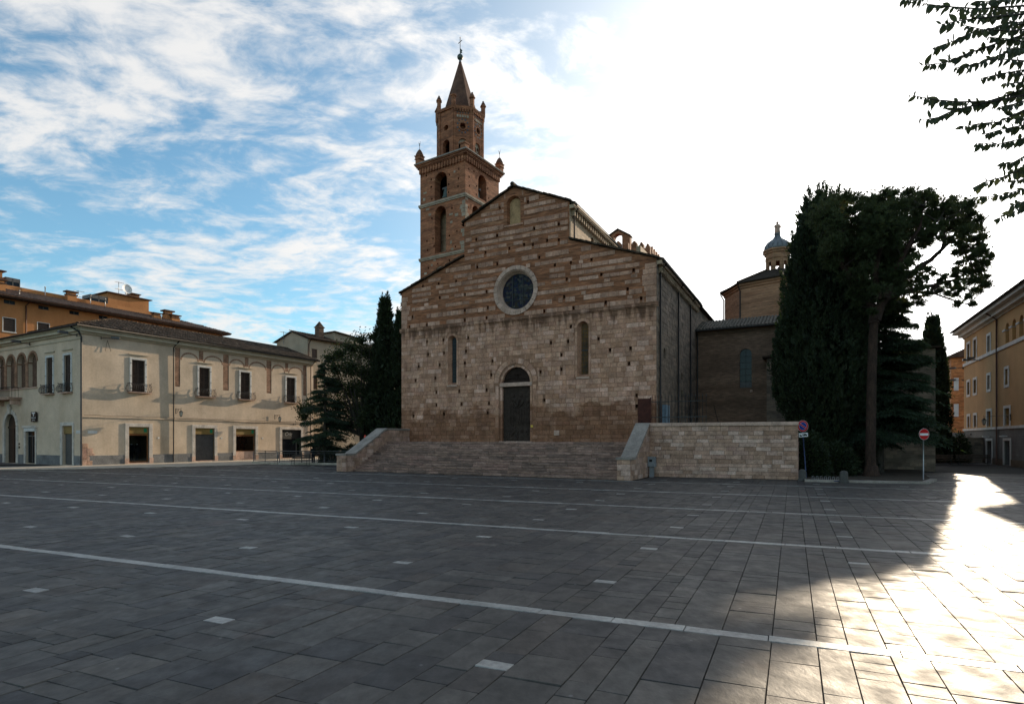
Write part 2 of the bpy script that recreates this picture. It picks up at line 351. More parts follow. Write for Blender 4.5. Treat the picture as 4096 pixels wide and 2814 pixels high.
M('tower_brick', [(0.301, 0.122, 0.059), (0.364, 0.155, 0.080), (0.264, 0.104, 0.053), (0.402, 0.188, 0.102)], rnd=False, sc=.8, amt=.45, fine=4, famt=.35, bump=.6, bdist=.04, stretch=(.6, .6, 3), post=brick_post(.28, .075, (1.05, 1.05, 1.05)))
M('tower_stone', [(.36, .28, .205), (.31, .235, .165), (.42, .34, .26)], sc=2, amt=.35, bump=.4)
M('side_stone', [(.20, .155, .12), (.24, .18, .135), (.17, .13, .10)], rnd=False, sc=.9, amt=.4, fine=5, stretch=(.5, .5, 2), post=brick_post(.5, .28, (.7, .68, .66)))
M('side_brick', [(.36, .25, .165), (.42, .31, .21), (.31, .20, .13)], rnd=False, sc=.9, amt=.35, fine=5, stretch=(.6, .6, 3), post=brick_post(.28, .08, (1.05, 1.05, 1.0)))
M('chapel_brick', [(0.173, 0.109, 0.074), (0.200, 0.128, 0.088), (0.152, 0.090, 0.059)], rnd=False, sc=.35, amt=.4, fine=4, stretch=(.6, .6, 3), post=brick_post(.30, .09, (1.25, 1.2, 1.15)))
M('drum_brick', [(0.319, 0.180, 0.101), (0.363, 0.210, 0.124), (0.275, 0.145, 0.083)], rnd=False, sc=.5, amt=.3, fine=4, stretch=(.6, .6, 3), post=brick_post(.30, .09, (1.1, 1.05, 1.0)))
M('spire_brick', [(0.120, 0.056, 0.036), (0.152, 0.075, 0.047), (0.096, 0.049, 0.032)], rnd=False, sc=.9, amt=.4, fine=5)
M('trim_stone', [(0.516, 0.345, 0.259), (0.577, 0.390, 0.302), (0.466, 0.305, 0.225)], sc=2.2, amt=.3, fine=14, bump=.35)
M('coping_stone', [(0.297, 0.250, 0.214), (0.341, 0.290, 0.246), (0.264, 0.220, 0.186)], sc=2, amt=.3, fine=16, bump=.35)
M('step_stone', [(0.271, 0.171, 0.127), (0.328, 0.204, 0.155), (0.235, 0.147, 0.113), (0.200, 0.131, 0.104), (0.357, 0.227, 0.176), (0.300, 0.176, 0.138)], sc=3, amt=.5, fine=11, famt=.4, bump=.5, bdist=.02, stretch=(.6, .6, 2.2))
M('wall_stone', [(0.475, 0.293, 0.208), (0.563, 0.360, 0.267), (0.401, 0.238, 0.159), (0.653, 0.450, 0.356), (0.445, 0.262, 0.196), (0.519, 0.323, 0.224), (0.340, 0.201, 0.136)], sc=2.2, amt=.4, fine=12, famt=.3, bump=.5, bdist=.02)
M('wall_mortar', [(.13, .10, .078)], sc=3)
M('slab', [(0.054, 0.049, 0.044), (0.081, 0.072, 0.063), (0.041, 0.037, 0.035), (0.102, 0.089, 0.076), (0.063, 0.057, 0.053), (0.047, 0.043, 0.042), (0.075, 0.061, 0.051), (0.090, 0.082, 0.073), (0.059, 0.052, 0.046)], rough=.45, sc=1.4, amt=.35, fine=9, famt=.35, bump=.5, bdist=.014, spec=.33, stretch=(1, .6, 1), post=slab_post)
M('white_slab', [(0.342, 0.326, 0.297), (0.294, 0.279, 0.257), (0.380, 0.358, 0.324)], rough=.5, sc=2, amt=.35, fine=14, famt=.3, bump=.35, spec=.45)
M('joint_sand', [(.030, .029, .028)], rough=.95, sc=3, amt=.3)
M('street_paving', [(.09, .088, .087), (.12, .116, .112)], rnd=False, rough=.6, sc=.6, amt=.3, fine=3, bump=.5, bdist=.03, spec=.45)
M('pale_stone', [(.42, .36, .28), (.47, .41, .33), (.38, .32, .245)], sc=1.5, amt=.35, fine=10)  # pale tone, also carries the sunlight on the strip by the house
M('soil', [(.055, .042, .03), (.09, .065, .045)], rnd=False, sc=1.5, amt=.5, fine=14, bump=.9, bdist=.05, rough=.95)
M('roof_tile', [(.062, .040, .027), (.09, .06, .041), (.046, .032, .023), (.13, .092, .066), (.058, .045, .033), (.036, .029, .022)], sc=2.5, amt=.5, fine=12, bump=.4, rough=1, spec=.05)
M('green_tile', [(.05, .048, .036), (.07, .062, .045), (.04, .04, .03), (.09, .072, .052)], sc=2.5, amt=.5, fine=12, bump=.4, rough=.9)
M('roof_under', [(.07, .05, .038)], rough=.95, sc=3)
M('cream_plaster', [(0.586, 0.454, 0.326), (0.646, 0.510, 0.383)], rnd=False, sc=.5, amt=.2, fine=7, famt=.1, bump=.25, bdist=.02, post=streak_post((.8, .8, .10), .35, (.72, .66, .58)))
M('beige_plaster', [(.40, .33, .24), (.44, .37, .28)], rnd=False, sc=.5, amt=.2, fine=7, famt=.1, bump=.2, post=streak_post((.8, .8, .10), .4, (.7, .65, .6)))
M('orange_plaster', [(.44, .185, .065), (.48, .215, .082)], rnd=False, sc=.4, amt=.2, fine=7, famt=.1, bump=.2, post=streak_post((.8, .8, .10), .4, (.7, .62, .55)))
M('ochre_plaster', [(.44, .25, .095), (.48, .28, .115)], rnd=False, sc=.3, amt=.2, fine=7, famt=.1, bump=.2, post=streak_post((.6, .6, .10), .35, (.72, .66, .6)))
M('grey_plaster', [(.13, .125, .12), (.16, .155, .145)], rnd=False, sc=.6, amt=.3, fine=9, bump=.25)
M('plinth_grey', [(.17, .168, .168), (.21, .205, .20)], rnd=False, sc=1.2, amt=.35, fine=16, famt=.35, bump=.9, bdist=.04)
M('plinth_brown', [(.10, .075, .05), (.15, .11, .07)], rnd=False, sc=1.2, amt=.4)
M('white_trim', [(.58, .56, .53), (.64, .62, .58)], rnd=False, sc=1.5, amt=.2, fine=14, famt=.1, bump=.15)
M('cornice_plaster', [(.50, .43, .32)], sc=1.2, amt=.2, famt=.1, bump=.1)
M('old_brick', [(.24, .135, .085), (.30, .18, .12)], rnd=False, sc=2, amt=.4, fine=9, post=brick_post(.28, .075, (1.35, 1.3, 1.2)))
M('lit_orange_brick', [(.42, .155, .05), (.52, .22, .085), (.36, .13, .05)], rnd=False, sc=1.2, amt=.4, fine=6, stretch=(.6, .6, 3), post=brick_post(.3, .12, (1.2, 1.1, 1.0)))  # saturated orange holds reflected light in the brick colour
M('shutter_wood', [(.055, .034, .024), (.075, .046, .031)], rough=.6, sc=3, amt=.4, fine=20, stretch=(1, 1, 6))
M('frame_wood', [(.24, .095, .032)], rough=.5, sc=3, amt=.3)
M('dark_door', [(.035, .022, .016)], rough=.5, sc=3, amt=.4)
M('iron', [(.022, .022, .023)], rough=.55, sc=6, amt=.3, spec=.4, bump=.1)
M('grey_iron', [(.085, .085, .085)], rough=.5, sc=6, amt=.3, spec=.45, bump=.1)
M('rust_iron', [(0.065, 0.018, 0.011)], rough=.8, sc=4, amt=.5)
M('pipe_metal', [(.04, .034, .03)], rough=.75, sc=3, amt=.3, spec=.4, bump=.05)
M('copper_pipe', [(.09, .042, .027)], rough=.75, sc=3, amt=.3, spec=.4, bump=.05)
M('steel', [(.36, .36, .35)], rough=.4, metallic=.7, sc=4, amt=.25, bump=.05)
M('blue_paint', [(.05, .07, .16)], rough=.5, sc=3, amt=.25, bump=.05)
M('box_paint', [(.24, .25, .26)], rough=.55, sc=2, amt=.2, bump=.1)
M('lead_roof', [(.13, .145, .16), (.18, .195, .21)], rnd=False, rough=.45, sc=1.5, amt=.4, spec=.5, stretch=(1, 1, .3))
M('bronze', [(0.032, 0.020, 0.015)], rough=.75, sc=3, amt=.4, spec=.12, bump=.3)
M('bell_bronze', [(.07, .10, .085)], rough=.5, sc=3, amt=.4, spec=.5)
M('door_bronze', [(0.042, 0.029, 0.023), (0.059, 0.041, 0.031)], rnd=False, rough=.75, sc=4, amt=.4, spec=.12, bump=.3)
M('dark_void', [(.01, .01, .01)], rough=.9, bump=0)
M('plaster_fill', [(0.413, 0.257, 0.128)], sc=2, amt=.35, fine=12)
M('glass_dark', [(.010, .012, .015)], rough=.2, spec=.15, sc=1, amt=.3, bump=.05, fine=2)
M('glass_blue', [(0.011, 0.017, 0.024)], rough=.2, spec=.22, sc=1, amt=.3, bump=.04, fine=1.5)
M('shop_interior', [(.16, .12, .08)], rough=.8, sc=1, amt=.3)
M('awning_gold', [(.26, .17, .055)], rough=.5, sc=.8, amt=.3, bump=.1)
M('sign_green', [(.02, .22, .10)], rough=.5, bump=0, amt=.1)
M('roller_metal', [(.085, .08, .078)], rough=.5, sc=3, amt=.25, spec=.4)
M('sign_black', [(.012, .012, .012)], rough=.5, bump=0, amt=.1)
M('sign_white', [(.75, .74, .72)], rough=.5, bump=0, amt=.1)
M('sign_red', [(0.504, 0.013, 0.014)], rough=.65, spec=.15, bump=0, amt=.1)
M('sign_blue', [(.015, .05, .27)], rough=.65, spec=.15, bump=0, amt=.1)
M('shop_red', [(.45, .03, .03)], rough=.5, bump=0, amt=.1)
M('yellow_plate', [(.62, .40, .06)], rough=.4, bump=0, amt=.1)
M('bollard_stone', [(.085, .078, .07)], sc=4, amt=.4, fine=20)
M('bark_pine', [(0.043, 0.024, 0.016), (0.063, 0.034, 0.022)], rnd=False, sc=3, amt=.5, fine=12, famt=.5, bump=1.0, bdist=.06, stretch=(2, 2, .6))
M('bark_grey', [(.075, .06, .048)], sc=3, amt=.5, fine=12, bump=.8, bdist=.04, stretch=(2, 2, .5))
def leafmat(name, cols, tr=(.10, .16, .03), k=.25):
    m = M(name, cols, rough=.6, sc=1.2, amt=.45, fine=6, bump=0, spec=.25)
    nt = m.node_tree; b = nt.nodes['Principled BSDF']; out = [x for x in nt.nodes if x.type == 'OUTPUT_MATERIAL'][0]
    t = nt.nodes.new('ShaderNodeBsdfTranslucent'); t.inputs[0].default_value = (*tr, 1); mx = nt.nodes.new('ShaderNodeMixShader'); mx.inputs[0].default_value = k
    nt.links.new(b.outputs[0], mx.inputs[1]); nt.links.new(t.outputs[0], mx.inputs[2]); nt.links.new(mx.outputs[0], out.inputs[0]); return m
leafmat('leaf_cypress', [(.017, .028, .012), (.027, .039, .015), (.012, .020, .010), (.040, .045, .017)], k=.1)
leafmat('leaf_pine', [(.035, .052, .02), (.05, .07, .025), (.026, .04, .016)], tr=(.16, .17, .05), k=.2)
leafmat('leaf_cedar', [(.028, .045, .026), (.04, .06, .033), (.02, .034, .02)], k=.15)
leafmat('leaf_broad', [(.022, .032, .012), (.032, .044, .015), (.017, .025, .010), (.06, .06, .02)], tr=(.10, .14, .02), k=.2)
leafmat('leaf_near', [(.035, .055, .022), (.05, .07, .028), (.028, .044, .02), (.075, .075, .03)], tr=(.12, .14, .05), k=.3)
def stained_glass():
    m = M('stained_glass', [(.02, .03, .06)], rough=.5, spec=.08, amt=.4, bump=.2, fine=8); nt = m.node_tree; n = nt.nodes.new; L = nt.links.new; b = nt.nodes['Principled BSDF']
    tc = n('ShaderNodeTexCoord'); vo = n('ShaderNodeTexVoronoi'); vo.inputs['Scale'].default_value = 5.5; L(tc.outputs['Object'], vo.inputs['Vector'])
    cr = n('ShaderNodeValToRGB'); cs = [(.008, .012, .028), (.012, .02, .045), (.022, .014, .028), (.018, .028, .034), (.07, .065, .055), (.009, .012, .02), (.04, .03, .02)]
    for i, c in enumerate(cs):
        e = cr.color_ramp.elements[i] if i < 2 else cr.color_ramp.elements.new(i / 6)
        e.position = i / 6; e.color = (*c, 1)
    sx = n('ShaderNodeSeparateColor'); L(vo.outputs['Color'], sx.inputs[0]); L(sx.outputs[0], cr.inputs[0]); L(cr.outputs[0], b.inputs['Base Color'])
stained_glass()

# ------------------------------------------------------------------ ground and paving
TA_, JA_ = R(-22.7), R(64.3)          # directions of the white stone lines and of the slab columns
tv = (math.cos(TA_), math.sin(TA_)); jv = (math.cos(JA_), math.sin(JA_))
def ab(a, b): return (a * tv[0] + b * jv[0], a * tv[1] + b * jv[1])
CH_A = R(-27.5); CH_O = (-8.8955, 46.9047)
ce1 = (math.cos(CH_A), math.sin(CH_A)); ce2 = (-ce1[1], ce1[0])
def ch_local(X, Y): dx, dy = X - CH_O[0], Y - CH_O[1]; return (dx * ce1[0] + dy * ce1[1], dx * ce2[0] + dy * ce2[1])
def ch_world(u, v, z=0.0): return (CH_O[0] + u * ce1[0] + v * ce2[0], CH_O[1] + u * ce1[1] + v * ce2[1], z)
g = MB(); g.quad((-1500, -300, -.05), (1500, -300, -.05), (1500, 2500, -.05), (-1500, 2500, -.05))
ground = g.build('ground', 'joint_sand', None, 'structure')
pav = bpy.data.objects.new('pavement', None); COL.objects.link(pav); pav['kind'] = 'structure'
LINES = [7.07, 13.55, 19.35, 25.2, 31.0, 36.8, 42.6]
TILES = [5.2, 8.92, 12.0, 15.15, 17.8, 20.85, 23.7, 26.7, 29.5, 32.5, 35.3, 38.3]
LH = .10
# edge of the sunlit ground beside the left houses (world x,y)
SUNLIT_EDGE = [(-60, 32.5), (-36.9, 42.0), (-32.3, 43.8), (-27.0, 46.9), (-22.6, 51.5), (-20.4, 54.5)]
def sunlit_edge_y(x):
    for (x0, y0), (x1, y1) in zip(SUNLIT_EDGE, SUNLIT_EDGE[1:]):
        if x0 <= x <= x1: return y0 + (y1 - y0) * (x - x0) / (x1 - x0)
    return 1e9
def paved(X, Y):
    if Y < 1.0 or Y > 52 or abs(X) > .93 * Y + 3.5: return False
    if X < -20.4 and Y > sunlit_edge_y(X) - .1: return False
    u, v = ch_local(X, Y)
    if -.3 < u < 20.9 and v > -6.5: return False
    if u >= 20.9 and u < 28.9 and v > -2.45 + (u - 20.9) * .1: return False
    if u >= 28.9 and v > -1.75 and X < 20.9: return False           # planted bed
    return True
def make_paving():
    rn = random.Random(5); slabs = []
    T0 = -2.63; P = 3.70
    cols = []
    for k in range(-18, 9):
        c = T0 + k * P; cols.append((c - .17, c + .17, True))
        x = c + .17; end = c + P - .17; ws = []
        while x < end - .3:
            w = rn.choice((.28, .34, .4, .42, .5, .56)); ws.append(w); x += w
        s_ = (end - c - .17) / sum(ws); x = c + .17
        for w in ws: cols.append((x, x + w * s_, False)); x += w * s_
    for a0, a1, tile in cols:
        brk = [0.5]; 
        marks = [(l - LH, l + LH, 'line') for l in LINES] + ([(t - .095, t + .095, 'tile') for t in TILES] if tile else [])
        marks.sort(); b = 0.5
        segs = []
        for m0, m1, kd in marks + [(47, 47, 'end')]:
            while b < m0 - .02:
                ln = rn.choice((.22, .28, .36, .42, .5, .6, .75, .95)) * rn.uniform(.9, 1.1)
                e = min(b + ln, m0)
                if m0 - e < .22: e = m0
                segs.append((b, e, 's')); b = e
            if kd == 'tile': segs.append((m0, m1, 'w'))
            b = m1
        for b0, b1, kd in segs:
            X, Y = ab((a0 + a1) / 2, (b0 + b1) / 2)
            if paved(X, Y): slabs.append((Y, a0, a1, b0, b1, kd))
    for l in LINES:
        a = -66.0
        while a < 32:
            w = rn.uniform(.6, 1.3); X, Y = ab(a + w / 2, l)
            if paved(X, Y): slabs.append((Y, a, a + w, l - LH, l + LH, 'w'))
            a += w
    slabs.sort(key=lambda q: q[0] + abs(ab((q[1] + q[2]) / 2, (q[3] + q[4]) / 2)[0]) * .0)
    def slab(mb, a0, a1, b0, b1, kd):
        gp = .0038; bv = .0035
        zt = rn.uniform(-.004, .003) + (0.002 if kd == 'w' else 0); tl = rn.uniform(-.003, .003), rn.uniform(-.003, .003)
        def pt(a, b, z): x, y = ab(a, b); return (x, y, z)
        A = [pt(a, b, zt + tl[0] * sx + tl[1] * sy) for a, b, sx, sy in ((a0 + gp + bv, b0 + gp + bv, -1, -1), (a1 - gp - bv, b0 + gp + bv, 1, -1), (a1 - gp - bv, b1 - gp - bv, 1, 1), (a0 + gp + bv, b1 - gp - bv, -1, 1))]
        B = [pt(a, b, zt - .008) for a, b in ((a0 + gp, b0 + gp), (a1 - gp, b0 + gp), (a1 - gp, b1 - gp), (a0 + gp, b1 - gp))]
        i = [mb.V(*p) for p in A]; o = [mb.V(*p) for p in B]; k = [mb.V(p[0], p[1], -.048) for p in B]
        mb.Fc(*i)
        for q in range(4): w = (q + 1) % 4; mb.Fc(o[q], o[w], i[w], i[q]); mb.Fc(k[q], k[w], o[w], o[q])
    vis = lambda q: (lambda X, Y: Y > 4.7 and abs(X) < .9 * Y)(*ab((q[1] + q[2]) / 2, (q[3] + q[4]) / 2))
    single = [q for q in slabs if q[5] == 's' and vis(q)][:300]; ws = [q for q in slabs if q[5] == 'w' and vis(q)][:300]
    sid = set(map(id, single)) | set(map(id, ws))
    for q in single: mb = MB(); slab(mb, *q[1:]); mb.build('slab', 'slab', pav)
    for q in ws: mb = MB(); slab(mb, *q[1:]); mb.build('white_stone', 'white_slab', pav)
    A, B = MB(), MB()
    for q in slabs:
        if id(q) in sid: continue
        mb = B if q[5] == 'w' else A; mb.cur = rn.random(); slab(mb, *q[1:])
    A.build('slab_field', 'slab', pav, 'stuff')
    if B.f: B.build('white_stone_field', 'white_slab', pav, 'stuff')
make_paving()
# paving of the street beyond, too far off to tell its stones apart
st = MB(); st.poly([(21.5, 52.2, -.012), (60, 52.2, -.012), (140, 160, -.012), (60, 160, -.012)]); st.poly([(3, -12, -.03), (9, -12, -.03), (60, 52, -.03), (48, 52, -.03)])
st.poly([(-60, 52, -.012), (-8, 52, -.012), (-8, 160, -.012), (-60, 160, -.012)])
st.build('street', 'street_paving', None, 'structure')
# pale walk in the outline of the sunlit strip, sunlight put into its colour
wk = bpy.data.objects.new('sunlit_walkway', None); COL.objects.link(wk); wk['kind'] = 'structure'
def make_sunlit_walk():
    rn = random.Random(9); far = [(-60, 45.0), (-36.0, 49.9), (-36.0, 50.1), (-24.0, 72), (-20.4, 79)]
    mb = MB(); mb.extz([*SUNLIT_EDGE, (-18, 56.5), (-10, 80), (-25, 80), (-37, 49.5), (-60, 36.5)], -.02, .035); mb.build('sunlit_walkway_bed', 'pale_stone', wk)
    n = 0
    for (x0, y0), (x1, y1) in zip(SUNLIT_EDGE, SUNLIT_EDGE[1:]):
        L_ = math.hypot(x1 - x0, y1 - y0); k = max(1, int(L_ / 1.0)); dx, dy = (x1 - x0) / L_, (y1 - y0) / L_
        for i in range(k):
            a, b = i * L_ / k + .006, (i + 1) * L_ / k - .006; mb = MB()
            mb.extz([(x0 + dx * a, y0 + dy * a), (x0 + dx * b, y0 + dy * b), (x0 + dx * b - dy * .3, y0 + dy * b + dx * .3), (x0 + dx * a - dy * .3, y0 + dy * a + dx * .3)], -.03, .042 + rn.uniform(-.003, .003)); mb.build('kerb_stone', 'pale_stone', wk)
make_sunlit_walk()
# planted bed under the trees, with kerb stones
bed = bpy.data.objects.new('planted_bed', None); COL.objects.link(bed); bed['kind'] = 'structure'
def make_bed():
    rn = random.Random(12)
    mb = MB(); P = [ch_world(28.9, -1.75)[:2], (17.0, 30.2), (20.7, 29.3), (22.5, 31.2), (25.5, 36.0), (29.0, 41.2), (26, 52), ch_world(22, 9)[:2]]
    mb.extz(P, -.04, .07); mb.build('soil', 'soil', bed)
    K = [(15.4, 30.65), (17.0, 29.95), (20.75, 29.0), (22.7, 31.1)]
    for (x0, y0), (x1, y1) in zip(K, K[1:]):
        L_ = math.hypot(x1 - x0, y1 - y0); k = max(1, int(L_ / .9)); dx, dy = (x1 - x0) / L_, (y1 - y0) / L_
        for i in range(k):
            a, b = i * L_ / k + .005, (i + 1) * L_ / k - .005; m2 = MB()
            m2.extz([(x0 + dx * a, y0 + dy * a), (x0 + dx * b, y0 + dy * b), (x0 + dx * b - dy * .3, y0 + dy * b + dx * .3), (x0 + dx * a - dy * .3, y0 + dy * a + dx * .3)], -.03, .12 + rn.uniform(-.004, .004)); m2.build('kerb_stone', 'coping_stone', bed)
make_bed()

# ------------------------------------------------------------------ church
church = thing('church', 'large medieval church of banded stone and brick with round window and bronze door', 'church', (CH_O[0], CH_O[1], 0), -27.5)
FZ = 10.96
PUT = [(1.1,12.0),(6.0,12.0),(8.0,12.0),(14.8,11.25),(12.6,11.25),(7.9,11.25),(6.0,11.25),(2.5,11.2),(.8,11.2),(2.5,9.9),(4.05,9.9),(6.3,9.9),(6.1,8.9),(4.1,8.9),(2.6,8.9),(6.0,8.0),(3.7,8.0),(1.7,8.0),(3.3,7.0),(6.1,7.0),(8.3,7.0),(8.4,8.0),(1.4,6.9),(3.4,5.9),(5.5,5.9),(7.9,5.9),(3.4,4.9),(5.7,4.9),(8.1,4.9),(1.2,4.1),(4.1,4.2),(8.0,4.2),(13.1,9.0),(14.4,9.0),(14.6,10.0),(13.9,8.1),(13.9,7.1),(12.3,7.0),(12.6,5.0),(16.6,9.0),(17.4,8.2),(18.8,8.2),(18.7,7.2),(19.2,5.1),(19.2,4.4),(14.1,12.1),(18.6,12.1),(19.5,11.4),(17.1,11.4),(11.3,19.2),(9.0,19.2),(11.8,17.2),(12.8,16.2),(13.7,17.2),(11.0,16.2),(11.7,16.1),(9.8,16.1),(7.8,16.1),(8.8,17.2),(13.7,16.1),(12.2,15.1),(14.6,14.4),(13.4,14.4),(16.1,14.4),(16.8,13.3),(14.3,13.3),(19.0,13.3),(7.9,13.2),(7.1,15.1),(8.8,15.1),(5.2,14.3),(3.6,14.3),(6.0,13.2),(3.7,13.2),(2.1,14.3),(7.0,17.2)]
def prof(z):                          # width of the front at height z
    def ip(zs, xs):
        for (z0, x0), (z1, x1) in zip(zip(zs, xs), zip(zs[1:], xs[1:])):
            if z0 <= z <= z1: return x0 + (x1 - x0) * (z - z0) / (z1 - z0)
        return xs[-1]
    if z <= 13.86: return (0.0, 20.5)
    a = ip([13.86, 16.05, 18.63, 20.5], [0, 5.95, 5.95, 10.15]) if z < 20.5 else 10.15
    b = ip([13.86, 15.99, 18.63, 20.5], [20.5, 14.5, 14.5, 10.15]) if z < 20.5 else 10.15
    return (a, b)
def church_front():
    rn = random.Random(3)
    holes = [(u - .085, u + .085, z - .12, z + .12) for u, z in PUT]
    lowh = [h for h in holes if h[3] < FZ]; uph = [h for h in holes if h[2] > FZ]
    door = arch(9.19, 11.45, 2.05, 6.34, 20); lanL = arch(4.46, 5.26, 6.4, 9.78, 12); lanR = arch(15.06, 15.9, 6.5, 9.86, 12)
    dooro = arch(9.0, 11.64, 2.05, 6.34, 20); 
    # lower front: mortar bed with openings
    mb = MB(); mb.panel([(0, -.1), (20.5, -.1), (20.5, FZ), (0, FZ)], [dooro, lanL, lanR] + [rect(h[0], h[1], h[2], h[3]) for h in lowh])
    for h in lowh: r_ = rect(*h); mb.reveal(r_, r_, 0, .38, True)
    lw = mb.build('front_wall', 'facade_mortar', church)
    mb = MB()
    up = [(0, FZ), (20.5, FZ), (20.5, 13.86), (14.5, 15.99), (14.5, 18.63), (10.15, 20.5), (5.95, 18.63), (5.95, 16.05), (0, 13.99)]
    niche = arch(9.62, 10.72, 17.8, 19.3, 12)
    mb.panel(up, [circ(10.33, 13.0, 1.6), niche] + [rect(h[0], h[1], h[2], h[3]) for h in uph])
    for h in uph: r_ = rect(*h); mb.reveal(r_, r_, 0, .38, True)
    ni = arch(9.72, 10.62, 17.8, 19.32, 12); mb.reveal(niche, ni, 0, .32)
    mb.build('gable_wall', 'band_brick', church)
    part(church, 'niche_infill', 'plaster_fill', lambda m: m.ext(ni, .27, .34))
    # stones of the lower front
    hs = lowh + [(8.98, 11.66, 2.0, 6.4), (4.30, 5.42, 6.2, 9.8), (14.9, 16.06, 6.3, 9.9)]
    rc = courses(0, 20.5, 2.0, FZ - .12, (.26, .37), (.28, .85), rn, holes=hs, rounds=[(10.32, 6.34, 1.78), (4.86, 9.78, .58), (15.48, 9.86, .62)], gap=.014)
    lay(church, 'facade_stone', 'facade_stone', rc, rn, yf=-.02, yb=.05, jit=.014, bev=.016)
    # stone courses between the brick bands of the upper front
    rows = []; z = FZ + .14; 
    while z < 20.2:
        h = rn.uniform(.25, .36); rows.append((z, h)); z += h + rn.choice((.14, .18, .24, .30, .36))
    rc = []
    for z, h in rows:
        rc += courses(0, 20.5, z, z + h, (h, h), (.34, .75), rn, bound=lambda q: (prof(q)[0] + .12, prof(q)[1] - .12), holes=uph + [(9.35, 11.0, 17.6, 19.3)], rounds=[(10.33, 13.0, 1.72), (10.17, 19.3, .8)], gap=.014)
    rc = [q for q in rc if rn.random() > .13]
    # odd single stones among the bricks, quoins at the corners
    for k in range(70):
        z0 = rn.uniform(FZ + .2, 15.4); a, b = prof(z0 + .35); x = rn.uniform(a + .3, b - .8)
        if any(not (z0 + .26 < r_[2] or z0 > r_[3] or x + .5 < r_[0] or x > r_[1]) for r_ in rc + [(h[0], h[1], h[2], h[3]) for h in uph]) or math.hypot(x - 10.1, z0 - 13) < 2.3: continue
        rc.append((x, x + rn.uniform(.3, .5), z0, z0 + .24))
    for z in np.arange(FZ + .14, 13.5, .36):
        for xa in (.0, 20.5):
            w = rn.uniform(.5, .95); q = (0, w, z, z + .345) if xa == 0 else (20.5 - w, 20.5, z, z + .345)
            rc = [r_ for r_ in rc if r_[1] < q[0] or r_[0] > q[1] or r_[3] < q[2] or r_[2] > q[3]] + [q]
    lay(church, 'band_stone', 'band_stone', rc, rn, yf=-.025, yb=.05, jit=.016, bev=.016)
    # door surround: jambs, lintel, voussoirs
    def vous(name, mat, cx, cz, r0, r1, n, yf, yb, a0=0.0, a1=math.pi):
        for k in range(n):
            t0 = a0 + (a1 - a0) * k / n + .008; t1 = a0 + (a1 - a0) * (k + 1) / n - .008
            mb = MB(); st_ = 3 if a1 - a0 > 4 else 2
            o = [(cx + r1 * math.cos(t0 + (t1 - t0) * i / st_), cz + r1 * math.sin(t0 + (t1 - t0) * i / st_)) for i in range(st_ + 1)]
            i_ = [(cx + r0 * math.cos(t1 + (t0 - t1) * i / st_), cz + r0 * math.sin(t1 + (t0 - t1) * i / st_)) for i in range(st_ + 1)]
            mb.ext(o + i_, yf + rn.uniform(-.006, .006), yb); mb.build(name, mat, church)
    vous('arch_stone', 'facade_stone', 10.32, 6.34, 1.13, 1.38, 13, .06, .4)
    vous('arch_stone', 'facade_stone', 10.32, 6.34, 1.40, 1.76, 11, -.035, .06)
    for s_ in (-1, 1):
        z = 2.05
        while z < 6.05:
            h = rn.uniform(.55, 1.0); h = min(h, 6.06 - z)
            if 6.06 - z - h < .3: h = 6.06 - z
            x0, x1 = sorted((10.32 + s_ * 1.13, 10.32 + s_ * 1.38)); mb = MB(); mb.block(x0 + .004, x1 - .004, z, z + h - .012, .06 + rn.uniform(-.006, .006), .42); mb.build('jamb_stone', 'facade_stone', church)
            x0, x1 = sorted((10.32 + s_ * 1.385, 10.32 + s_ * 1.66)); mb = MB(); mb.block(x0, x1 - .006, z + .1, z + h + .08, -.03 + rn.uniform(-.006, .006), .1); mb.build('jamb_stone', 'facade_stone', church)
            z += h
    part(church, 'lintel', 'trim_stone', lambda m: m.block(8.88, 11.62, 6.07, 6.35, .0, .45, .02))
    # bronze door with a relief of two figures over a crowd
    dr = part(church, 'bronze_door', 'door_bronze', lambda m: m.block(9.16, 11.48, 2.05, 6.1, .26, .45, .01))
    def relief(m):
        m.smooth = True
        def blob(cx, cz, rx, rz, d=.07, n=10):
            rings = []
            for j in range(4):
                t = j / 3 * math.pi / 2
                rings.append([m.V(cx + rx * math.cos(t) * math.cos(2 * math.pi * k / n), .262 - d * math.sin(t), cz + rz * math.cos(t) * math.sin(2 * math.pi * k / n)) for k in range(n)])
            for j in range(3):
                for k in range(n): w = (k + 1) % n; m.Fc(rings[j][k], rings[j][w], rings[j + 1][w], rings[j + 1][k])
        rr = random.Random(4)
        for cx in (9.98, 10.62):
            blob(cx, 5.42, .15, .2, .1); blob(cx, 5.0, .27, .36, .09)
            for k in range(5): blob(cx - .26 + .13 * k, 3.95, .07, .82, .06 + .02 * (k % 2))
            m.tube([(cx, .21, 5.1), (10.3, .2, 4.62), (10.3, .2, 4.6)], .07, 6)
        m.tube([(9.75 + .1 * i, .215, 4.95 - .42 * math.sin(math.pi * i / 11)) for i in range(12)], .045, 6)
        for k in range(4): blob(11.05 + .09 * k, 4.0, .06, .85, .06)
        blob(11.15, 5.05, .16, .22, .07)
        for k in range(26): blob(rr.uniform(9.3, 11.3), rr.uniform(2.2, 2.95), rr.uniform(.05, .12), rr.uniform(.1, .22), rr.uniform(.04, .09))
        for k in range(8): blob(rr.uniform(10.1, 10.5), rr.uniform(3.1, 4.2), rr.uniform(.05, .1), rr.uniform(.08, .16), .06)
    part(dr, 'relief', 'door_bronze', relief)
    lu = part(church, 'lunette', 'bronze', lambda m: m.ext(arch(9.19, 11.45, 6.3, 6.34, 20), .3, .42))
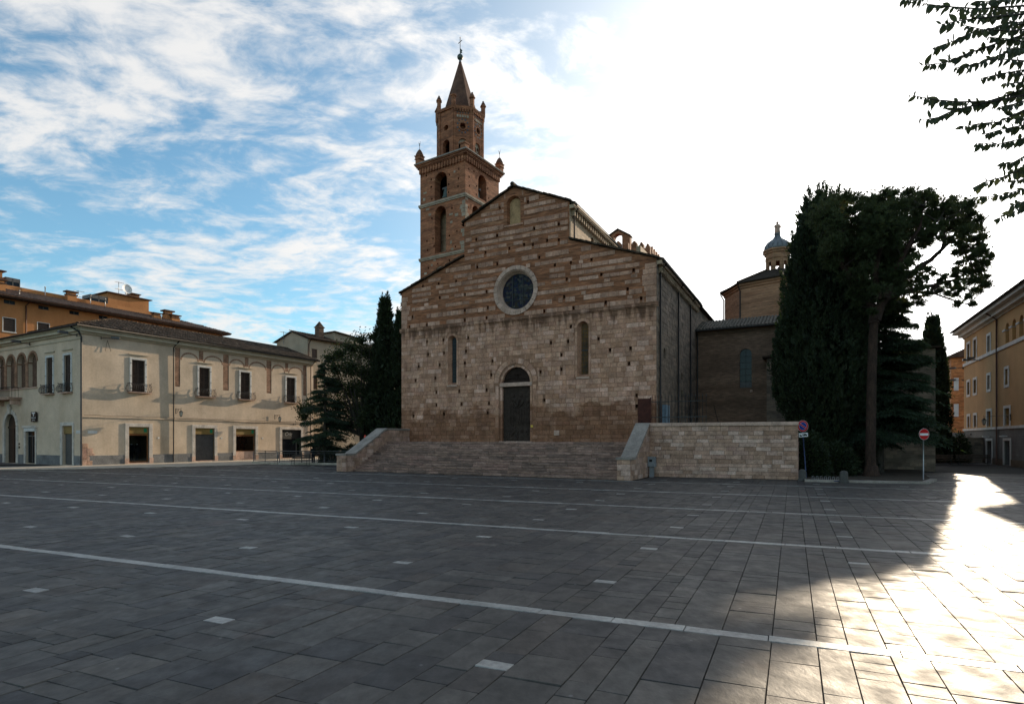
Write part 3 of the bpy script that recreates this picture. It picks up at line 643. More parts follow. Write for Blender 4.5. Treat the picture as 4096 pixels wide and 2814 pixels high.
    def lun(m):
        m.smooth = True
        m.tube([(10.05, .28, 6.95), (10.32, .24, 7.02), (10.6, .28, 6.95)], [.03, .09, .03], 6); m.tube([(10.32, .27, 6.6), (10.32, .25, 7.05)], [.05, .09], 6); m.tube([(9.4, .29, 6.62), (10.0, .27, 6.72), (11.2, .29, 6.6)], .035, 6)
    part(lu, 'relief', 'bronze', lun)
    part(church, 'door_sill', 'trim_stone', lambda m: m.block(9.0, 11.64, 1.98, 2.09, -.12, .3))
    part(church, 'brass_plate', 'yellow_plate', lambda m: m.block(11.56, 11.74, 3.08, 3.26, -.07, .02))
    part(church, 'marble_tablet', 'trim_stone', lambda m: m.block(13.35, 13.75, 2.5, 2.86, -.05, .02))
    # lancets with splayed jambs, leaded lights
    for lo, x0, x1, z0, zs, gm in ((lanL, 4.66, 5.08, 6.6, 9.85, 'glass_dark'), (lanR, 15.26, 15.76, 6.7, 9.95, 'glass_gold_reflection')):
        li = arch(x0, x1, z0, zs, 12)
        part(church, 'window_splay', 'facade_stone', lambda m: (m.reveal(lo, li, -.002, .34)))
        w = part(church, 'lancet_window', gm, lambda m: m.ext(li, .33, .37))
        def bars(m):
            z = z0 + .25
            while z < zs + .1: m.box(x0, x1, .305, .325, z, z + .02); z += .27
            for k in (1, 2): x = x0 + (x1 - x0) * k / 3; m.box(x - .009, x + .009, .308, .322, z0, zs + .15)
            m.box(x0, x1, .29, .325, (z0 + zs) / 2, (z0 + zs) / 2 + .06)
        part(w, 'leading', 'iron', bars)
        part(church, 'window_sill', 'trim_stone', lambda m: m.block(lo[0][0] - .06, lo[1][0] + .06, z0 - .34, z0 - .2, -.05, .3))
    vous('arch_stone', 'facade_stone', 4.86, 9.78, .40, .58, 7, -.03, .05); vous('arch_stone', 'facade_stone', 15.48, 9.86, .42, .62, 7, -.03, .05)
    for cx, hw, z0, zs in ((4.86, .40, 6.4, 9.78), (15.48, .42, 6.5, 9.86)):
        for s_ in (-1, 1):
            z = z0
            while z < zs - .05:
                h = min(rn.uniform(.3, .55), zs - z); xa, xb = sorted((cx + s_ * hw, cx + s_ * (hw + rn.uniform(.12, .16)))); mb = MB(); mb.block(xa, xb, z + .004, z + h - .008, -.025, .05); mb.build('jamb_stone', 'facade_stone', church); z += h
    # round window
    cx, cz = 10.33, 13.0
    for k, (r0, r1, yf, yb, n) in enumerate(((1.50, 1.78, -.09, .08, 24),)):
        vous('round_window_stone', 'trim_stone', cx, cz, r0, r1, n, yf, yb, 0, 2 * math.pi)
    def mould(m):
        m.smooth = False; P = [(1.50, -.06), (1.46, .0), (1.42, .0), (1.42, .1), (1.385, .12), (1.36, .22), (1.33, .24), (1.33, .3), (1.29, .32), (1.27, .46)]
        rg = [[m.V(cx + r * math.cos(2 * math.pi * k / 60), y, cz + r * math.sin(2 * math.pi * k / 60)) for k in range(60)] for r, y in P]
        for j in range(len(P) - 1):
            for k in range(60): w = (k + 1) % 60; m.Fc(rg[j][k], rg[j][w], rg[j + 1][w], rg[j + 1][k])
    part(church, 'round_moulding', 'trim_stone', mould)
    ro = part(church, 'round_window', 'stained_glass', lambda m: m.ext(circ(cx, cz, 1.3), .42, .5))
    def rb(m):
        for x in (-.45, .4): q = math.sqrt(1.28 ** 2 - x * x); m.box(cx + x - .03, cx + x + .03, .38, .42, cz - q, cz + q)
        for z in (-.62, .28): q = math.sqrt(1.28 ** 2 - z * z); m.box(cx - q, cx + q, .385, .415, cz + z - .018, cz + z + .018)
    part(ro, 'bars', 'iron', rb)
    # niche arch
    vous('niche_brick', 'band_brick', 10.17, 19.3, .56, .76, 15, -.03, .05)
    part(church, 'niche_sill', 'band_stone', lambda m: m.block(9.4, 10.95, 17.66, 17.8, -.07, .2))
    # string course in lengths
    x = -.12
    while x < 20.6:
        w = min(rn.uniform(.9, 1.6), 20.62 - x)
        if 20.62 - x - w < .4: w = 20.62 - x
        mb = MB(); y = -.13 + rn.uniform(-.01, .01); mb.ext([(x + .004, FZ - .10), (x + w - .004, FZ - .10), (x + w - .004, FZ + .12), (x + .004, FZ + .12)], y, .06); mb.build('string_stone', 'facade_stone', church)
        mb = MB(); mb.block(x + .004, x + w - .004, FZ - .19, FZ - .102, -.07, .06); mb.build('string_moulding', 'facade_stone', church); x += w
    # raking tops: oversailing tiles
    for (xa, za), (xb, zb) in (((-.15, 13.95), (5.95, 16.1)), ((5.8, 18.6), (10.15, 20.52)), ((10.15, 20.52), (14.65, 18.62)), ((14.5, 16.05), (20.68, 13.82))):
        n = max(6, int(math.hypot(xb - xa, zb - za) / .42))
        for k in range(n):
            t0, t1 = k / n, (k + 1.06) / n; p0, p1 = (xa + (xb - xa) * t0, za + (zb - za) * t0), (xa + (xb - xa) * t1, za + (zb - za) * t1); d = rn.uniform(-.015, .015)
            mb = MB(); mb.ext([(p0[0], p0[1] + d), (p1[0], p1[1] + d), (p1[0], p1[1] + .1 + d), (p0[0], p0[1] + .13 + d)], -.2 + rn.uniform(-.03, .03), .6); mb.build('verge_tile', 'roof_tile', church)
    part(church, 'ridge_stone', 'roof_tile', lambda m: m.tube([(10.15, -.25, 20.66), (10.15, .5, 20.66)], .16, 8))
M('glass_gold_reflection', [(.24, .115, .03), (.06, .035, .015)], rnd=False, rough=.4, spec=.1, amt=.3, bump=.1, fine=4)  # golden reflection painted into the glass colour
church_front()
def church_body():
    rn = random.Random(8)
    LN = 44.0
    # right aisle wall
    zr = 13.75
    sl = [arch(1.95, 2.55, 7.7, 8.1, 8), arch(7.75, 8.35, 6.8, 7.05, 8), rect(7.7, 8.5, 2.1, 6.0)]
    def aw(m):
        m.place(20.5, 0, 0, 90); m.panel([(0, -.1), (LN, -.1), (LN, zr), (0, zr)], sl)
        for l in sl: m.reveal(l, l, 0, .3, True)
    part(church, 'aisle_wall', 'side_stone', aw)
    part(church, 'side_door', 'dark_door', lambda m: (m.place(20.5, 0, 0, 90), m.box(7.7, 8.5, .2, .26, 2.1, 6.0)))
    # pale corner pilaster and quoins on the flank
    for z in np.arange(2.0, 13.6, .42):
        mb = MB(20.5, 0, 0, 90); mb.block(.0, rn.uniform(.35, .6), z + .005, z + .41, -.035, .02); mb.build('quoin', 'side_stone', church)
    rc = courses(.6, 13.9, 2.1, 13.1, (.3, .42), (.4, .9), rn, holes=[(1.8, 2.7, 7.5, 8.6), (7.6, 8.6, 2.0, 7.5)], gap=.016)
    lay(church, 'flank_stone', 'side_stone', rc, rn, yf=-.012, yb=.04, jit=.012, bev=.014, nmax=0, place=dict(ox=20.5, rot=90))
    # corbel table under the aisle eave and the clerestory eave
    for ox, z0, L_ in ((20.5, 13.05, 14.0), (14.5, 17.75, 40.0)):
        y = .5 if ox > 20 else .35
        k = 0
        mb = MB(ox, 0, 0, 90)
        while y < L_ and k < 120:
            if y < 15: m2 = MB(ox, 0, 0, 90); m2.ext(rect(y, y + .14, z0, z0 + .42), -.26, .02); m2.build('corbel', 'side_brick', church)
            else: mb.ext(rect(y, y + .14, z0, z0 + .42), -.26, .02)
            y += .46; k += 1
        if mb.f: mb.build('corbel_row', 'side_brick', church, 'stuff')
        part(church, 'eave_band', 'side_brick', lambda m: (m.place(ox, 0, 0, 90), m.box(.0, L_, -.34, .02, z0 + .42, z0 + .66)))
    # clerestory right, left walls
    wn = arch(4.35, 5.0, 16.5, 17.25, 8)
    def cl(m): m.place(14.5, 0, 0, 90); m.panel(rect(0, LN, 13, 18.45), [wn]); m.reveal(wn, wn, 0, .3, True)
    part(church, 'clerestory_wall', 'side_brick', cl)
    part(church, 'nave_wall', 'side_brick', lambda m: (m.quad((5.95, 0, 13), (5.95, LN, 13), (5.95, LN, 18.6), (5.95, 0, 18.6)), m.quad((0, 0, -.1), (0, LN, -.1), (0, LN, 13.95), (0, 0, 13.95)), m.quad((0, LN, -.1), (20.5, LN, -.1), (20.5, LN, 13.9), (0, LN, 13.9)), m.quad((5.95, LN, 13), (14.5, LN, 13), (14.5, LN, 19), (5.95, LN, 19)))) 
    part(church, 'roof_deck', 'roof_under', lambda m: (m.quad((5.6, .1, 18.55), (10.15, .1, 20.5), (10.15, LN, 20.5), (5.6, LN, 18.55)), m.quad((14.85, .1, 18.45), (10.15, .1, 20.5), (10.15, LN, 20.5), (14.85, LN, 18.45)),
        m.quad((-.3, .1, 13.9), (5.95, .1, 16.0), (5.95, LN, 16.0), (-.3, LN, 13.9)), m.quad((20.9, .1, 13.72), (14.5, .1, 15.95), (14.5, LN, 15.95), (20.9, LN, 13.72))))
    # eave tiles seen edge-on
    for x, z, L_ in ((20.92, 13.76, 14.2), (14.88, 18.5, 14.0)):
        y = .1; dirx = 1
        while y < L_:
            m2 = MB(); m2.tube([(x, y, z), (x - .5, y, z + .17)], .11, 7); m2.build('eave_tile', 'roof_tile', church); y += .27
        part(church, 'gutter', 'pipe_metal', lambda m: m.tube([(x + .06, .2, z - .12), (x + .06, L_, z - .12)], .07, 6))
    # downpipes on the flank
    for y in (.55, 6.2, 10.9):
        part(church, 'downpipe', 'pipe_metal', lambda m: m.tube([(20.98, y, 13.55), (20.62, y, 13.1), (20.62, y, 2.1)], .065, 7))
    part(church, 'downpipe', 'pipe_metal', lambda m: m.tube([(14.9, .62, 18.3), (14.62, .62, 17.9), (14.62, .62, 15.7)], .06, 7))
    # battlement and bell gable over the crossing
    V0 = 22.0
    def bg(m):
        m.place(0, V0, 0, 0); ho = arch(10.67, 11.59, 21.6, 23.4, 10)
        m.panel([(9.8, 20.0), (12.42, 20.0), (12.42, 23.45), (11.13, 24.25), (9.8, 23.55)], [ho]); m.panel([(9.8, 20.0), (12.42, 20.0), (12.42, 23.45), (11.13, 24.25), (9.8, 23.55)], [ho], .7); m.reveal(ho, ho, 0, .7)
        m.reveal([(9.8, 20.0), (12.42, 20.0), (12.42, 23.45), (11.13, 24.25), (9.8, 23.55)], [(9.8, 20.0), (12.42, 20.0), (12.42, 23.45), (11.13, 24.25), (9.8, 23.55)], 0, .7)
    b = part(church, 'bell_gable', 'tower_brick', bg)
    part(b, 'coping', 'roof_tile', lambda m: (m.place(0, V0, 0, 0), m.ext([(9.7, 23.5), (11.13, 24.27), (12.5, 23.4), (12.5, 23.52), (11.13, 24.4), (9.7, 23.62)], -.12, .82)))
    part(church, 'battlement_wall', 'tower_brick', lambda m: (m.box(9.8, 14.65, V0 - .5, V0 - .01, 16, 21.75), m.box(14.15, 14.65, V0 - .5, V0 + 12, 16, 21.2)))
    mer = [(11.0, 11.6, 22.9), (11.85, 12.4, 22.8), (12.7, 13.3, 22.65), (13.5, 14.0, 22.4), (14.17, 14.63, 22.15)]
    def merlon(m, x0, x1, zt, y0, y1):
        c = (x0 + x1) / 2; m.ext([(x0, 21.4), (x1, 21.4), (x1, zt - .25), (x1 - .1, zt - .25), (x1 - .1, zt - .12), (c + .1, zt - .12), (c + .08, zt), (c - .08, zt), (c - .1, zt - .12), (x0 + .1, zt - .12), (x0 + .1, zt - .25), (x0, zt - .25)], y0, y1)
    for x0, x1, zt in mer: part(church, 'merlon', 'tower_brick', lambda m: merlon(m, x0, x1, zt, V0 - .52, V0 - .05))
    for k in range(5): part(church, 'merlon', 'tower_brick', lambda m: (m.place(14.67, V0, 0, 90), merlon(m, .35 + k * .95, .95 + k * .95, 22.15, 0, .48)))
    part(church, 'crossing_wall', 'side_brick', lambda m: m.box(14.2, 14.62, 18.0, V0 - .5, 16, 20.9))
church_body()

# ------------------------------------------------------------------ steps, cheek walls, terrace
stairs = thing('stone_staircase', 'wide worn stone steps with sloping side walls below the church door', 'steps', (CH_O[0], CH_O[1], 0), -27.5)
def make_stairs():
    rn = random.Random(21); N = 13; h = 2.06 / N; tr = .30; y0 = -6.42
    part(stairs, 'core', 'wall_mortar', lambda m: m.extz([(.7, -6.0), (19.95, -6.0), (19.95, 0), (.7, 0)], -.05, .06))
    for i in range(N):
        z0 = i * h; ya = y0 + i * tr; x = .80 if i < N else 0; xe = 19.98
        x = .8
        while x < xe - .01:
            w = rn.uniform(.7, 1.9); w = min(w, xe - x)
            if xe - x - w < .4: w = xe - x
            mb = MB(); d = rn.uniform(-.012, .012); zt = z0 + h + rn.uniform(-.007, .004)
            mb.block(x + .004, x + w - .004, z0 + .004, zt, ya + d, ya + tr + .16, .018); mb.build('step_slab', 'step_stone', stairs)
            # the tread
            x += w
        part(stairs, 'tread_bed', 'step_stone', lambda m: m.box(.78, 20.0, ya + .05, ya + tr + .2, z0 - .2, z0 + h - .012))
    part(stairs, 'landing', 'step_stone', lambda m: m.box(.7, 20.3, y0 + N * tr + .02, -.02, 1.5, 2.05))
    # cheek walls
    for x0, x1, yf, ye, zt in ((-.05, .78, -7.1, 0.0, 2.95), (20.0, 20.72, -6.75, -2.7, 3.08)):
        ys = yf + .85; yt = -2.85
        side = [(yf, -.05), (ye, -.05), (ye, zt), (yt, zt), (ys, 1.12), (yf, 1.12)]
        part(stairs, 'cheek_core', 'wall_mortar', lambda m: m.place(x0 + .02, 0, 0, 90).ext(side, -(x1 - x0 - .04), 0))
        # facing stones: front, both flanks
        fr = courses(x0, x1, 0, 1.12, (.24, .34), (.35, .75), rn, gap=.01)
        for q in fr: mb = MB(); mb.block(*q, yf - .02 + rn.uniform(-.006, .006), yf + .05); mb.build('cheek_stone', 'wall_stone', stairs)
        def topz(y): return 1.12 if y < ys else (zt if y > yt else 1.12 + (zt - 1.12) * (y - ys) / (yt - ys))
        for rot, ox, lo in ((90, x1, True), (-90, x0, False)):
            rr = courses(yf, ye, 0, zt, (.24, .36), (.3, .75), rn, gap=.01)
            for a, b_, c, d in rr:
                # clip under the slope
                za = topz(a + .02); 
                if c > za - .06:
                    lim = ys + (c - 1.12) / (zt - 1.12) * (yt - ys)
                    if lim > b_ - .1: continue
                    a = max(a, lim)
                pts = [(a, c), (b_, c), (b_, min(d, topz(b_) - .02)), (a, min(d, topz(a) - .02 if topz(a) > c + .04 else c + .01))]
                if pts[2][1] - c < .03: continue
                mb = MB()
                if rot == 90: mb.place(ox, 0, 0, 90); mb.ext(pts, -.02 + rn.uniform(-.006, .006), .05)
                else: mb.place(ox, 0, 0, -90); mb.ext([(-p, q) for p, q in pts], -.02 + rn.uniform(-.006, .006), .05)
                mb.build('cheek_stone', 'wall_stone', stairs)
        cop = [((yf - .06, 1.12), (ys, 1.12)), ((ys, 1.12), (ys + (yt - ys) / 3, 1.12 + (zt - 1.12) / 3)), ((ys + (yt - ys) / 3, 1.12 + (zt - 1.12) / 3), (ys + (yt - ys) * 2 / 3, 1.12 + (zt - 1.12) * 2 / 3)), ((ys + (yt - ys) * 2 / 3, 1.12 + (zt - 1.12) * 2 / 3), (yt, zt)), ((yt, zt), (ye - .02, zt))]
        for (a, za), (b_, zb) in cop:
            if b_ - a < .2: continue
            part(stairs, 'coping_slab', 'coping_stone', lambda m: m.place(x0, 0, 0, 90).ext([(a + .004, za), (b_ - .004, zb), (b_ - .004, zb + .13), (a + .004, za + .13)], -(x1 - x0) - .07, .07))
make_stairs()
rwall = thing('retaining_wall', 'pale squared-stone retaining wall with flat coping beside the church steps', 'wall', (CH_O[0], CH_O[1], 0), -27.5)
def make_rwall():
    rn = random.Random(31); x0, x1 = 20.74, 28.75; an = math.degrees(math.atan2(.85, x1 - x0)); o = dict(ox=x0, oy=-2.72, rot=an); Ln = x1 - x0
    part(rwall, 'core', 'wall_mortar', lambda m: m.place(x0, -2.72, 0, an).box(0, Ln, .03, .5, -.05, 3.0))
    rc = courses(0, Ln, .0, 3.0, (.20, .28), (.32, .95), rn, gap=.012)
    lay(rwall, 'wall_stone', 'wall_stone', rc, rn, yf=0, yb=.05, jit=.008, bev=.01, place=o)
    x = -.05
    while x < Ln + .1:
        w = min(1.35, Ln + .12 - x); part(rwall, 'coping_slab', 'trim_stone', lambda m: m.place(x0, -2.72, 0, an).block(x + .004, x + w - .004, 3.0, 3.2, -.09, .6, .015)); x += w
        if Ln + .12 - x < .3: break
    ends = courses(-.5, -.02, 0, 3.0, (.22, .3), (.22, .5), rn, gap=.012)
    for q in ends: mb = MB(x0 + math.cos(R(an)) * Ln, -2.72 + math.sin(R(an)) * Ln, 0, an + 90); mb.block(-q[1], -q[0], q[2], q[3], -.02, .04); mb.build('end_stone', 'wall_stone', rwall)
make_rwall()
tr_ = MB(CH_O[0], CH_O[1], 0, -27.5); tr_.extz([(20.5, -2.6), (28.7, -1.85), (28.7, 14.0), (20.5, 14.0)], -.04, 2.08); tr_.build('terrace', 'step_stone', None, 'structure')

# ------------------------------------------------------------------ bell tower
tower = thing('bell_tower', 'tall square brick bell tower with octagonal top and pointed spire behind the church', 'bell tower', (-4.815, 60.0, 0), -33)
TS = 6.15
def make_tower():
    rn = random.Random(17); S = TS
    upL = arch(-4.12, -2.42, 27.72, 29.7, 14); loL = arch(-4.1, -2.55, 22.05, 26.2, 14); upR = arch(2.25, 3.75, 27.95, 29.78, 14); loR = arch(1.2, 2.4, 24.5, 26.25, 12)
    put = [(-5.3, 30.7), (-.85, 30.3), (-.9, 29.3), (-.95, 28.5), (-2.1, 30.0), (-2.2, 29.0), (-2.2, 28.2), (-4.6, 30.1), (-4.6, 29.3), (-4.5, 28.0), (-1.75, 26.4), (-4.5, 25.9), (-5.2, 23.6), (-4.35, 23.7), (-2.1, 23.6), (-1.1, 23.9), (-5.1, 22.6), (-4.2, 22.9), (-1.3, 22.3), (-5.0, 20.7), (-2.1, 21.0), (-3.7, 20.9)]
    ho = [rect(u - .09, u + .09, z - .11, z + .11) for u, z in put]
    def left(m):
        m.panel(rect(-S, 0, 0, 31.0), [upL, loL] + ho)
        for l in (upL, loL): m.reveal(l, l, 0, .95)
        for l in ho: m.reveal(l, l, 0, .3, True)
    part(tower, 'wall', 'tower_brick', left)
    putr = [(.6, 30.3), (.65, 29.5), (.7, 28.6), (1.5, 30.4), (1.95, 29.0), (1.9, 28.1), (4.0, 29.5), (4.2, 28.5), (4.0, 30.1), (.5, 26.3), (.6, 25.3), (2.9, 26.2)]
    hr = [rect(u - .09, u + .09, z - .11, z + .11) for u, z in putr]
    def right(m):
        m.place(0, 0, 0, 90); m.panel(rect(0, S, 0, 31.0), [upR, loR] + hr)
        for l in (upR, loR): m.reveal(l, l, 0, .95)
        for l in hr: m.reveal(l, l, 0, .3, True)
    part(tower, 'wall', 'tower_brick', right)
    bl, br = arch(-4.0, -2.2, 27.7, 29.7, 10), arch(2.3, 3.9, 27.9, 29.8, 10)
    part(tower, 'wall', 'tower_brick', lambda m: (m.place(0, S, 0, 0), m.panel(rect(-S, 0, 0, 31.0), []), m.place(-S, 0, 0, 90), m.panel(rect(0, S, 0, 31.0), [])))
    part(tower, 'belfry_floor', 'roof_under', lambda m: (m.box(-S + .05, -.05, .05, S - .05, 27.3, 27.6), m.box(-S + .05, -.05, .05, S - .05, 31.0, 31.4)))
    part(tower, 'inner_wall', 'side_brick', lambda m: m.box(-4.6, -2.0, 1.6, 1.8, 20.5, 27.3))
    # pale stones scattered in the brickwork and at the corner
    rc = []
    for k in range(46):
        u, z = rn.uniform(-S + .1, -.5), rn.uniform(19.0, 31)
        if -4.5 < u + .2 < -2.1 and z > 21.6: continue
        if any(abs(u + .15 - p[0]) < .42 and abs(z + .1 - p[1]) < .35 for p in put): continue
        if any(abs(u - q[0]) < .6 and abs(z - q[2]) < .4 for q in rc): continue
        rc.append((u, u + rn.uniform(.25, .5), z, z + rn.uniform(.18, .32)))
    lay(tower, 'stone', 'tower_stone', rc, rn, yf=-.012, yb=.05, jit=.004)
    for z in np.arange(19, 27.2, .42):
        if rn.random() < .55: mb = MB(); mb.block(-rn.uniform(.3, .8), .0, z, z + .38, -.012, .05); mb.build('quoin', 'tower_stone', tower)
        if rn.random() < .55: mb = MB(0, 0, 0, 90); mb.block(0, rn.uniform(.3, .8), z, z + .38, -.012, .05); mb.build('quoin', 'tower_stone', tower)
    # cornices between the storeys
    for z, o_ in ((27.5, .16), (21.73, .14)):
        part(tower, 'string_course', 'tower_stone', lambda m: (m.box(-S - o_, o_, -o_, S + o_, z - .1, z + .1), m.box(-S - o_ * .6, o_ * .6, -o_ * .6, S + o_ * .6, z - .24, z - .1)))
    # brick arch rings round the openings
    def vous(ox, oy, rot, cx, cz, r0, r1, n, y=-.02):
        for k in range(n):
            t0, t1 = math.pi * k / n + .012, math.pi * (k + 1) / n - .012; mb = MB(ox, oy, 0, rot)
            mb.ext([(cx + r1 * math.cos(t0), cz + r1 * math.sin(t0)), (cx + r1 * math.cos(t1), cz + r1 * math.sin(t1)), (cx + r0 * math.cos(t1), cz + r0 * math.sin(t1)), (cx + r0 * math.cos(t0), cz + r0 * math.sin(t0))], y, .04); mb.build('arch_brick', 'tower_brick', tower)
    vous(0, 0, 0, -3.27, 29.7, .85, 1.15, 17); vous(0, 0, 0, -3.325, 26.2, .775, 1.05, 17); vous(0, 0, 90, 3.0, 29.78, .75, 1.05, 17); vous(0, 0, 90, 1.8, 26.25, .6, .85, 13)
    vous(0, 0, 0, -3.25, 19.6, 1.0, 1.3, 19, -.05)
    part(tower, 'blind_arch', 'tower_stone', lambda m: m.ext(arch(-4.2, -2.3, 18.6, 19.6, 12), -.03, .02))
    # bells on their stocks
    for bx, by in ((-3.1, .75), (-.8, 3.0)):
        bl_ = part(tower, 'bell', 'bell_bronze', lambda m: m.lathe([(.52, 27.95), (.5, 28.02), (.4, 28.2), (.33, 28.5), (.3, 28.8), (.22, 28.95), (.05, 29.02)], bx, by, 18, smooth=True))
        part(bl_, 'bell_stock', 'grey_iron', lambda m: (m.box(bx - .5, bx + .5, by - .1, by + .1, 29.0, 29.2), m.box(bx - .08, bx + .08, by - .08, by + .08, 28.95, 29.02)))
    # corbel table and main cornice
    n = 16
    for rot in (0, 90):
        for k in range(n):
            u0 = (-S if rot == 0 else 0) + S * k / n + .06
            part(tower, 'corbel', 'tower_brick', lambda m: m.place(0, 0, 0, rot).ext([(u0, 30.9), (u0 + .12, 30.9), (u0 + .2, 31.25), (u0 + .2, 31.5), (u0 - .06, 31.5), (u0 - .06, 31.25)], -.2, .02))
        for k in range(n * 2):
            u0 = (-S if rot == 0 else 0) + S * k / n / 2 + .04
            part(tower, 'dentil', 'tower_brick', lambda m: m.place(0, 0, 0, rot).box(u0, u0 + .09, -.28, .0, 31.52, 31.64))
    part(tower, 'cornice', 'tower_brick', lambda m: (m.box(-S - .1, .1, -.1, S + .1, 31.0, 31.5), m.box(-S - .24, .24, -.24, S + .24, 31.5, 31.52), m.box(-S - .32, .32, -.32, S + .32, 31.64, 31.8), m.box(-S - .42, .42, -.42, S + .42, 31.8, 31.92)))
    part(tower, 'cornice_slab', 'coping_stone', lambda m: m.box(-S - .5, .5, -.5, S + .5, 31.92, 32.06))
    # corner turrets
    for cx, cy in ((-S - .05, -.05), (.05, S + .05), (-S - .05, S + .05)):
        t = part(tower, 'turret', 'tower_brick', lambda m: (m.box(cx - .32, cx + .32, cy - .32, cy + .32, 32.0, 32.55), m.box(cx - .4, cx + .4, cy - .4, cy + .4, 32.55, 32.63), m.box(cx - .35, cx + .35, cy - .35, cy + .35, 32.63, 32.9), m.box(cx - .42, cx + .42, cy - .42, cy + .42, 32.9, 32.98)))
        part(t, 'turret_cap', 'spire_brick', lambda m: m.lathe([(.46, 32.98), (.4, 33.2), (.25, 33.5), (.13, 33.66), (.05, 33.72)], cx, cy, 8))
        part(t, 'finial', 'iron', lambda m: (m.tube([(cx, cy, 33.65), (cx, cy, 34.4)], .025, 5), m.lathe([(.02, 34.1), (.07, 34.18), (.02, 34.26)], cx, cy, 8), m.tube([(cx - .12, cy, 34.55), (cx - .09, cy, 34.35), (cx, cy, 34.28), (cx + .09, cy, 34.35), (cx + .12, cy, 34.55)], .02, 5)))
    part(tower, 'turret_base', 'tower_brick', lambda m: (m.box(-.6, .05, -.05, .6, 32.0, 32.75), m.box(-.66, .11, -.11, .66, 32.75, 32.9)))
    # octagonal storey
    cx, cy = -S / 2, S / 2; Ro = 2.62; A0 = R(22.5 - 0); Z0, Z1 = 32.06, 37.3
    ap = Ro * math.cos(math.pi / 8); hw = Ro * math.sin(math.pi / 8)
    for k in range(8):
        ang = math.degrees(2 * math.pi * k / 8) - 90    # outward direction of the face
        rot = ang + 90
        ox, oy = cx + ap * math.cos(R(ang)), cy + ap * math.sin(R(ang))
        wo = arch(-.46, .46, 32.3, 33.75, 12); oc = circ(0, 35.5, .3, 20)
        def face(m):
            m.place(ox, oy, 0, rot); m.panel(rect(-hw, hw, Z0, Z1), [wo, oc]); m.reveal(wo, wo, 0, .5); m.reveal(oc, oc, 0, .5, True)
            # corner pilasters and frame
            for s_ in (-1, 1): m.box(min(s_ * (hw - .22), s_ * hw), max(s_ * (hw - .22), s_ * hw), -.07, .0, Z0, Z1)
        fc = part(tower, 'drum_wall', 'tower_brick', face)
        if 1 <= k <= 9:
            # paired light: slender column, two small arches under the big one
            part(fc, 'tracery', 'tower_stone', lambda m: (m.place(ox, oy, 0, rot), m.panel(arch(-.46, .46, 33.3, 33.75, 12), [arch(-.42, -.06, 33.31, 33.62, 8), arch(.06, .42, 33.31, 33.62, 8)], .2), m.tube([(0, .2, 32.3), (0, .2, 33.2)], .05, 8), m.box(-.1, .1, .1, .3, 33.15, 33.35)))
            for q in range(11):
                t = 2 * math.pi * q / 11
                part(fc, 'glazed_bowl', 'bowl_blue', lambda m: m.place(ox, oy, 0, rot).ext(circ(.72 * math.cos(t) * .82, 35.5 + .72 * math.sin(t), .085, 8), -.035, .02))
            part(fc, 'round_frame', 'tower_brick', lambda m: (m.place(ox, oy, 0, rot), m.reveal(circ(0, 35.5, .50, 24), circ(0, 35.5, .46, 24), .0, -.06), m.ring(circ(0, 35.5, .46, 24), circ(0, 35.5, .34, 24), -.06), m.reveal(circ(0, 35.5, .34, 24), circ(0, 35.5, .3, 24), -.06, .02)))
            for q in range(5):
                part(fc, 'blind_arch', 'tower_stone', lambda m: m.place(ox, oy, 0, rot).ext(arch(-.66 + q * .27, -.46 + q * .27, 36.4, 36.57, 6), -.05, .02))
            for q in range(7):
                part(fc, 'corbel', 'tower_brick', lambda m: m.place(ox, oy, 0, rot).ext([(-.95 + q * .29, 37.0), (-.85 + q * .29, 37.0), (-.78 + q * .29, 37.3), (-1.02 + q * .29, 37.3)], -.14, .0))
                part(fc, 'glazed_bowl', 'bowl_blue', lambda m: m.place(ox, oy, 0, rot).ext(circ(-.87 + q * .29, 36.9, .06, 6), -.03, .02))
    part(tower, 'drum_cornice', 'tower_brick', lambda m: m.lathe([(Ro + .02, 37.3), (Ro + .16, 37.3), (Ro + .2, 37.45), (Ro + .22, 37.58), (Ro - .3, 37.62)], cx, cy, 8, R(22.5)))
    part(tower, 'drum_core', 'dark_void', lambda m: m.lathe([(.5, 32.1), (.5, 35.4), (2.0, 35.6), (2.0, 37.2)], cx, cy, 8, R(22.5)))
    # pinnacles on the drum corners
    for k in range(8):
        t = R(22.5 + 45 * k); px_, py_ = cx + (Ro - .02) * math.cos(t), cy + (Ro - .02) * math.sin(t)
        p_ = part(tower, 'pinnacle', 'tower_brick', lambda m: (m.lathe([(.24, 37.5), (.24, 38.5), (.34, 38.56), (.34, 38.68), (.27, 38.72)], px_, py_, 6, t), ))
        part(p_, 'pinnacle_cap', 'spire_brick', lambda m: m.lathe([(.28, 38.72), (.2, 38.95), (.12, 39.05), (.09, 39.2)], px_, py_, 6, t))
    sp_ = part(tower, 'spire', 'spire_brick', lambda m: m.lathe([(2.05, 37.58), (.09, 43.95)], cx, cy, 8, R(22.5)))
    part(sp_, 'spire_tip', 'lead_roof', lambda m: m.lathe([(.17, 43.75), (.1, 44.05)], cx, cy, 8))
    part(sp_, 'ball', 'bell_bronze', lambda m: m.lathe([(.05, 44.0)] + [(.33 * math.sin(math.pi * q / 10), 44.36 - .33 * math.cos(math.pi * q / 10)) for q in range(1, 10)] + [(.04, 44.7)], cx, cy, 16, smooth=True))
    part(sp_, 'cross', 'iron', lambda m: (m.tube([(cx, cy, 44.6), (cx, cy, 46.5)], .035, 6), m.tube([(cx - .34, cy + .1, 46.05), (cx + .34, cy - .1, 46.05)], .035, 6), m.lathe([(.03, 46.48), (.07, 46.53), (.03, 46.58)], cx, cy, 6)))
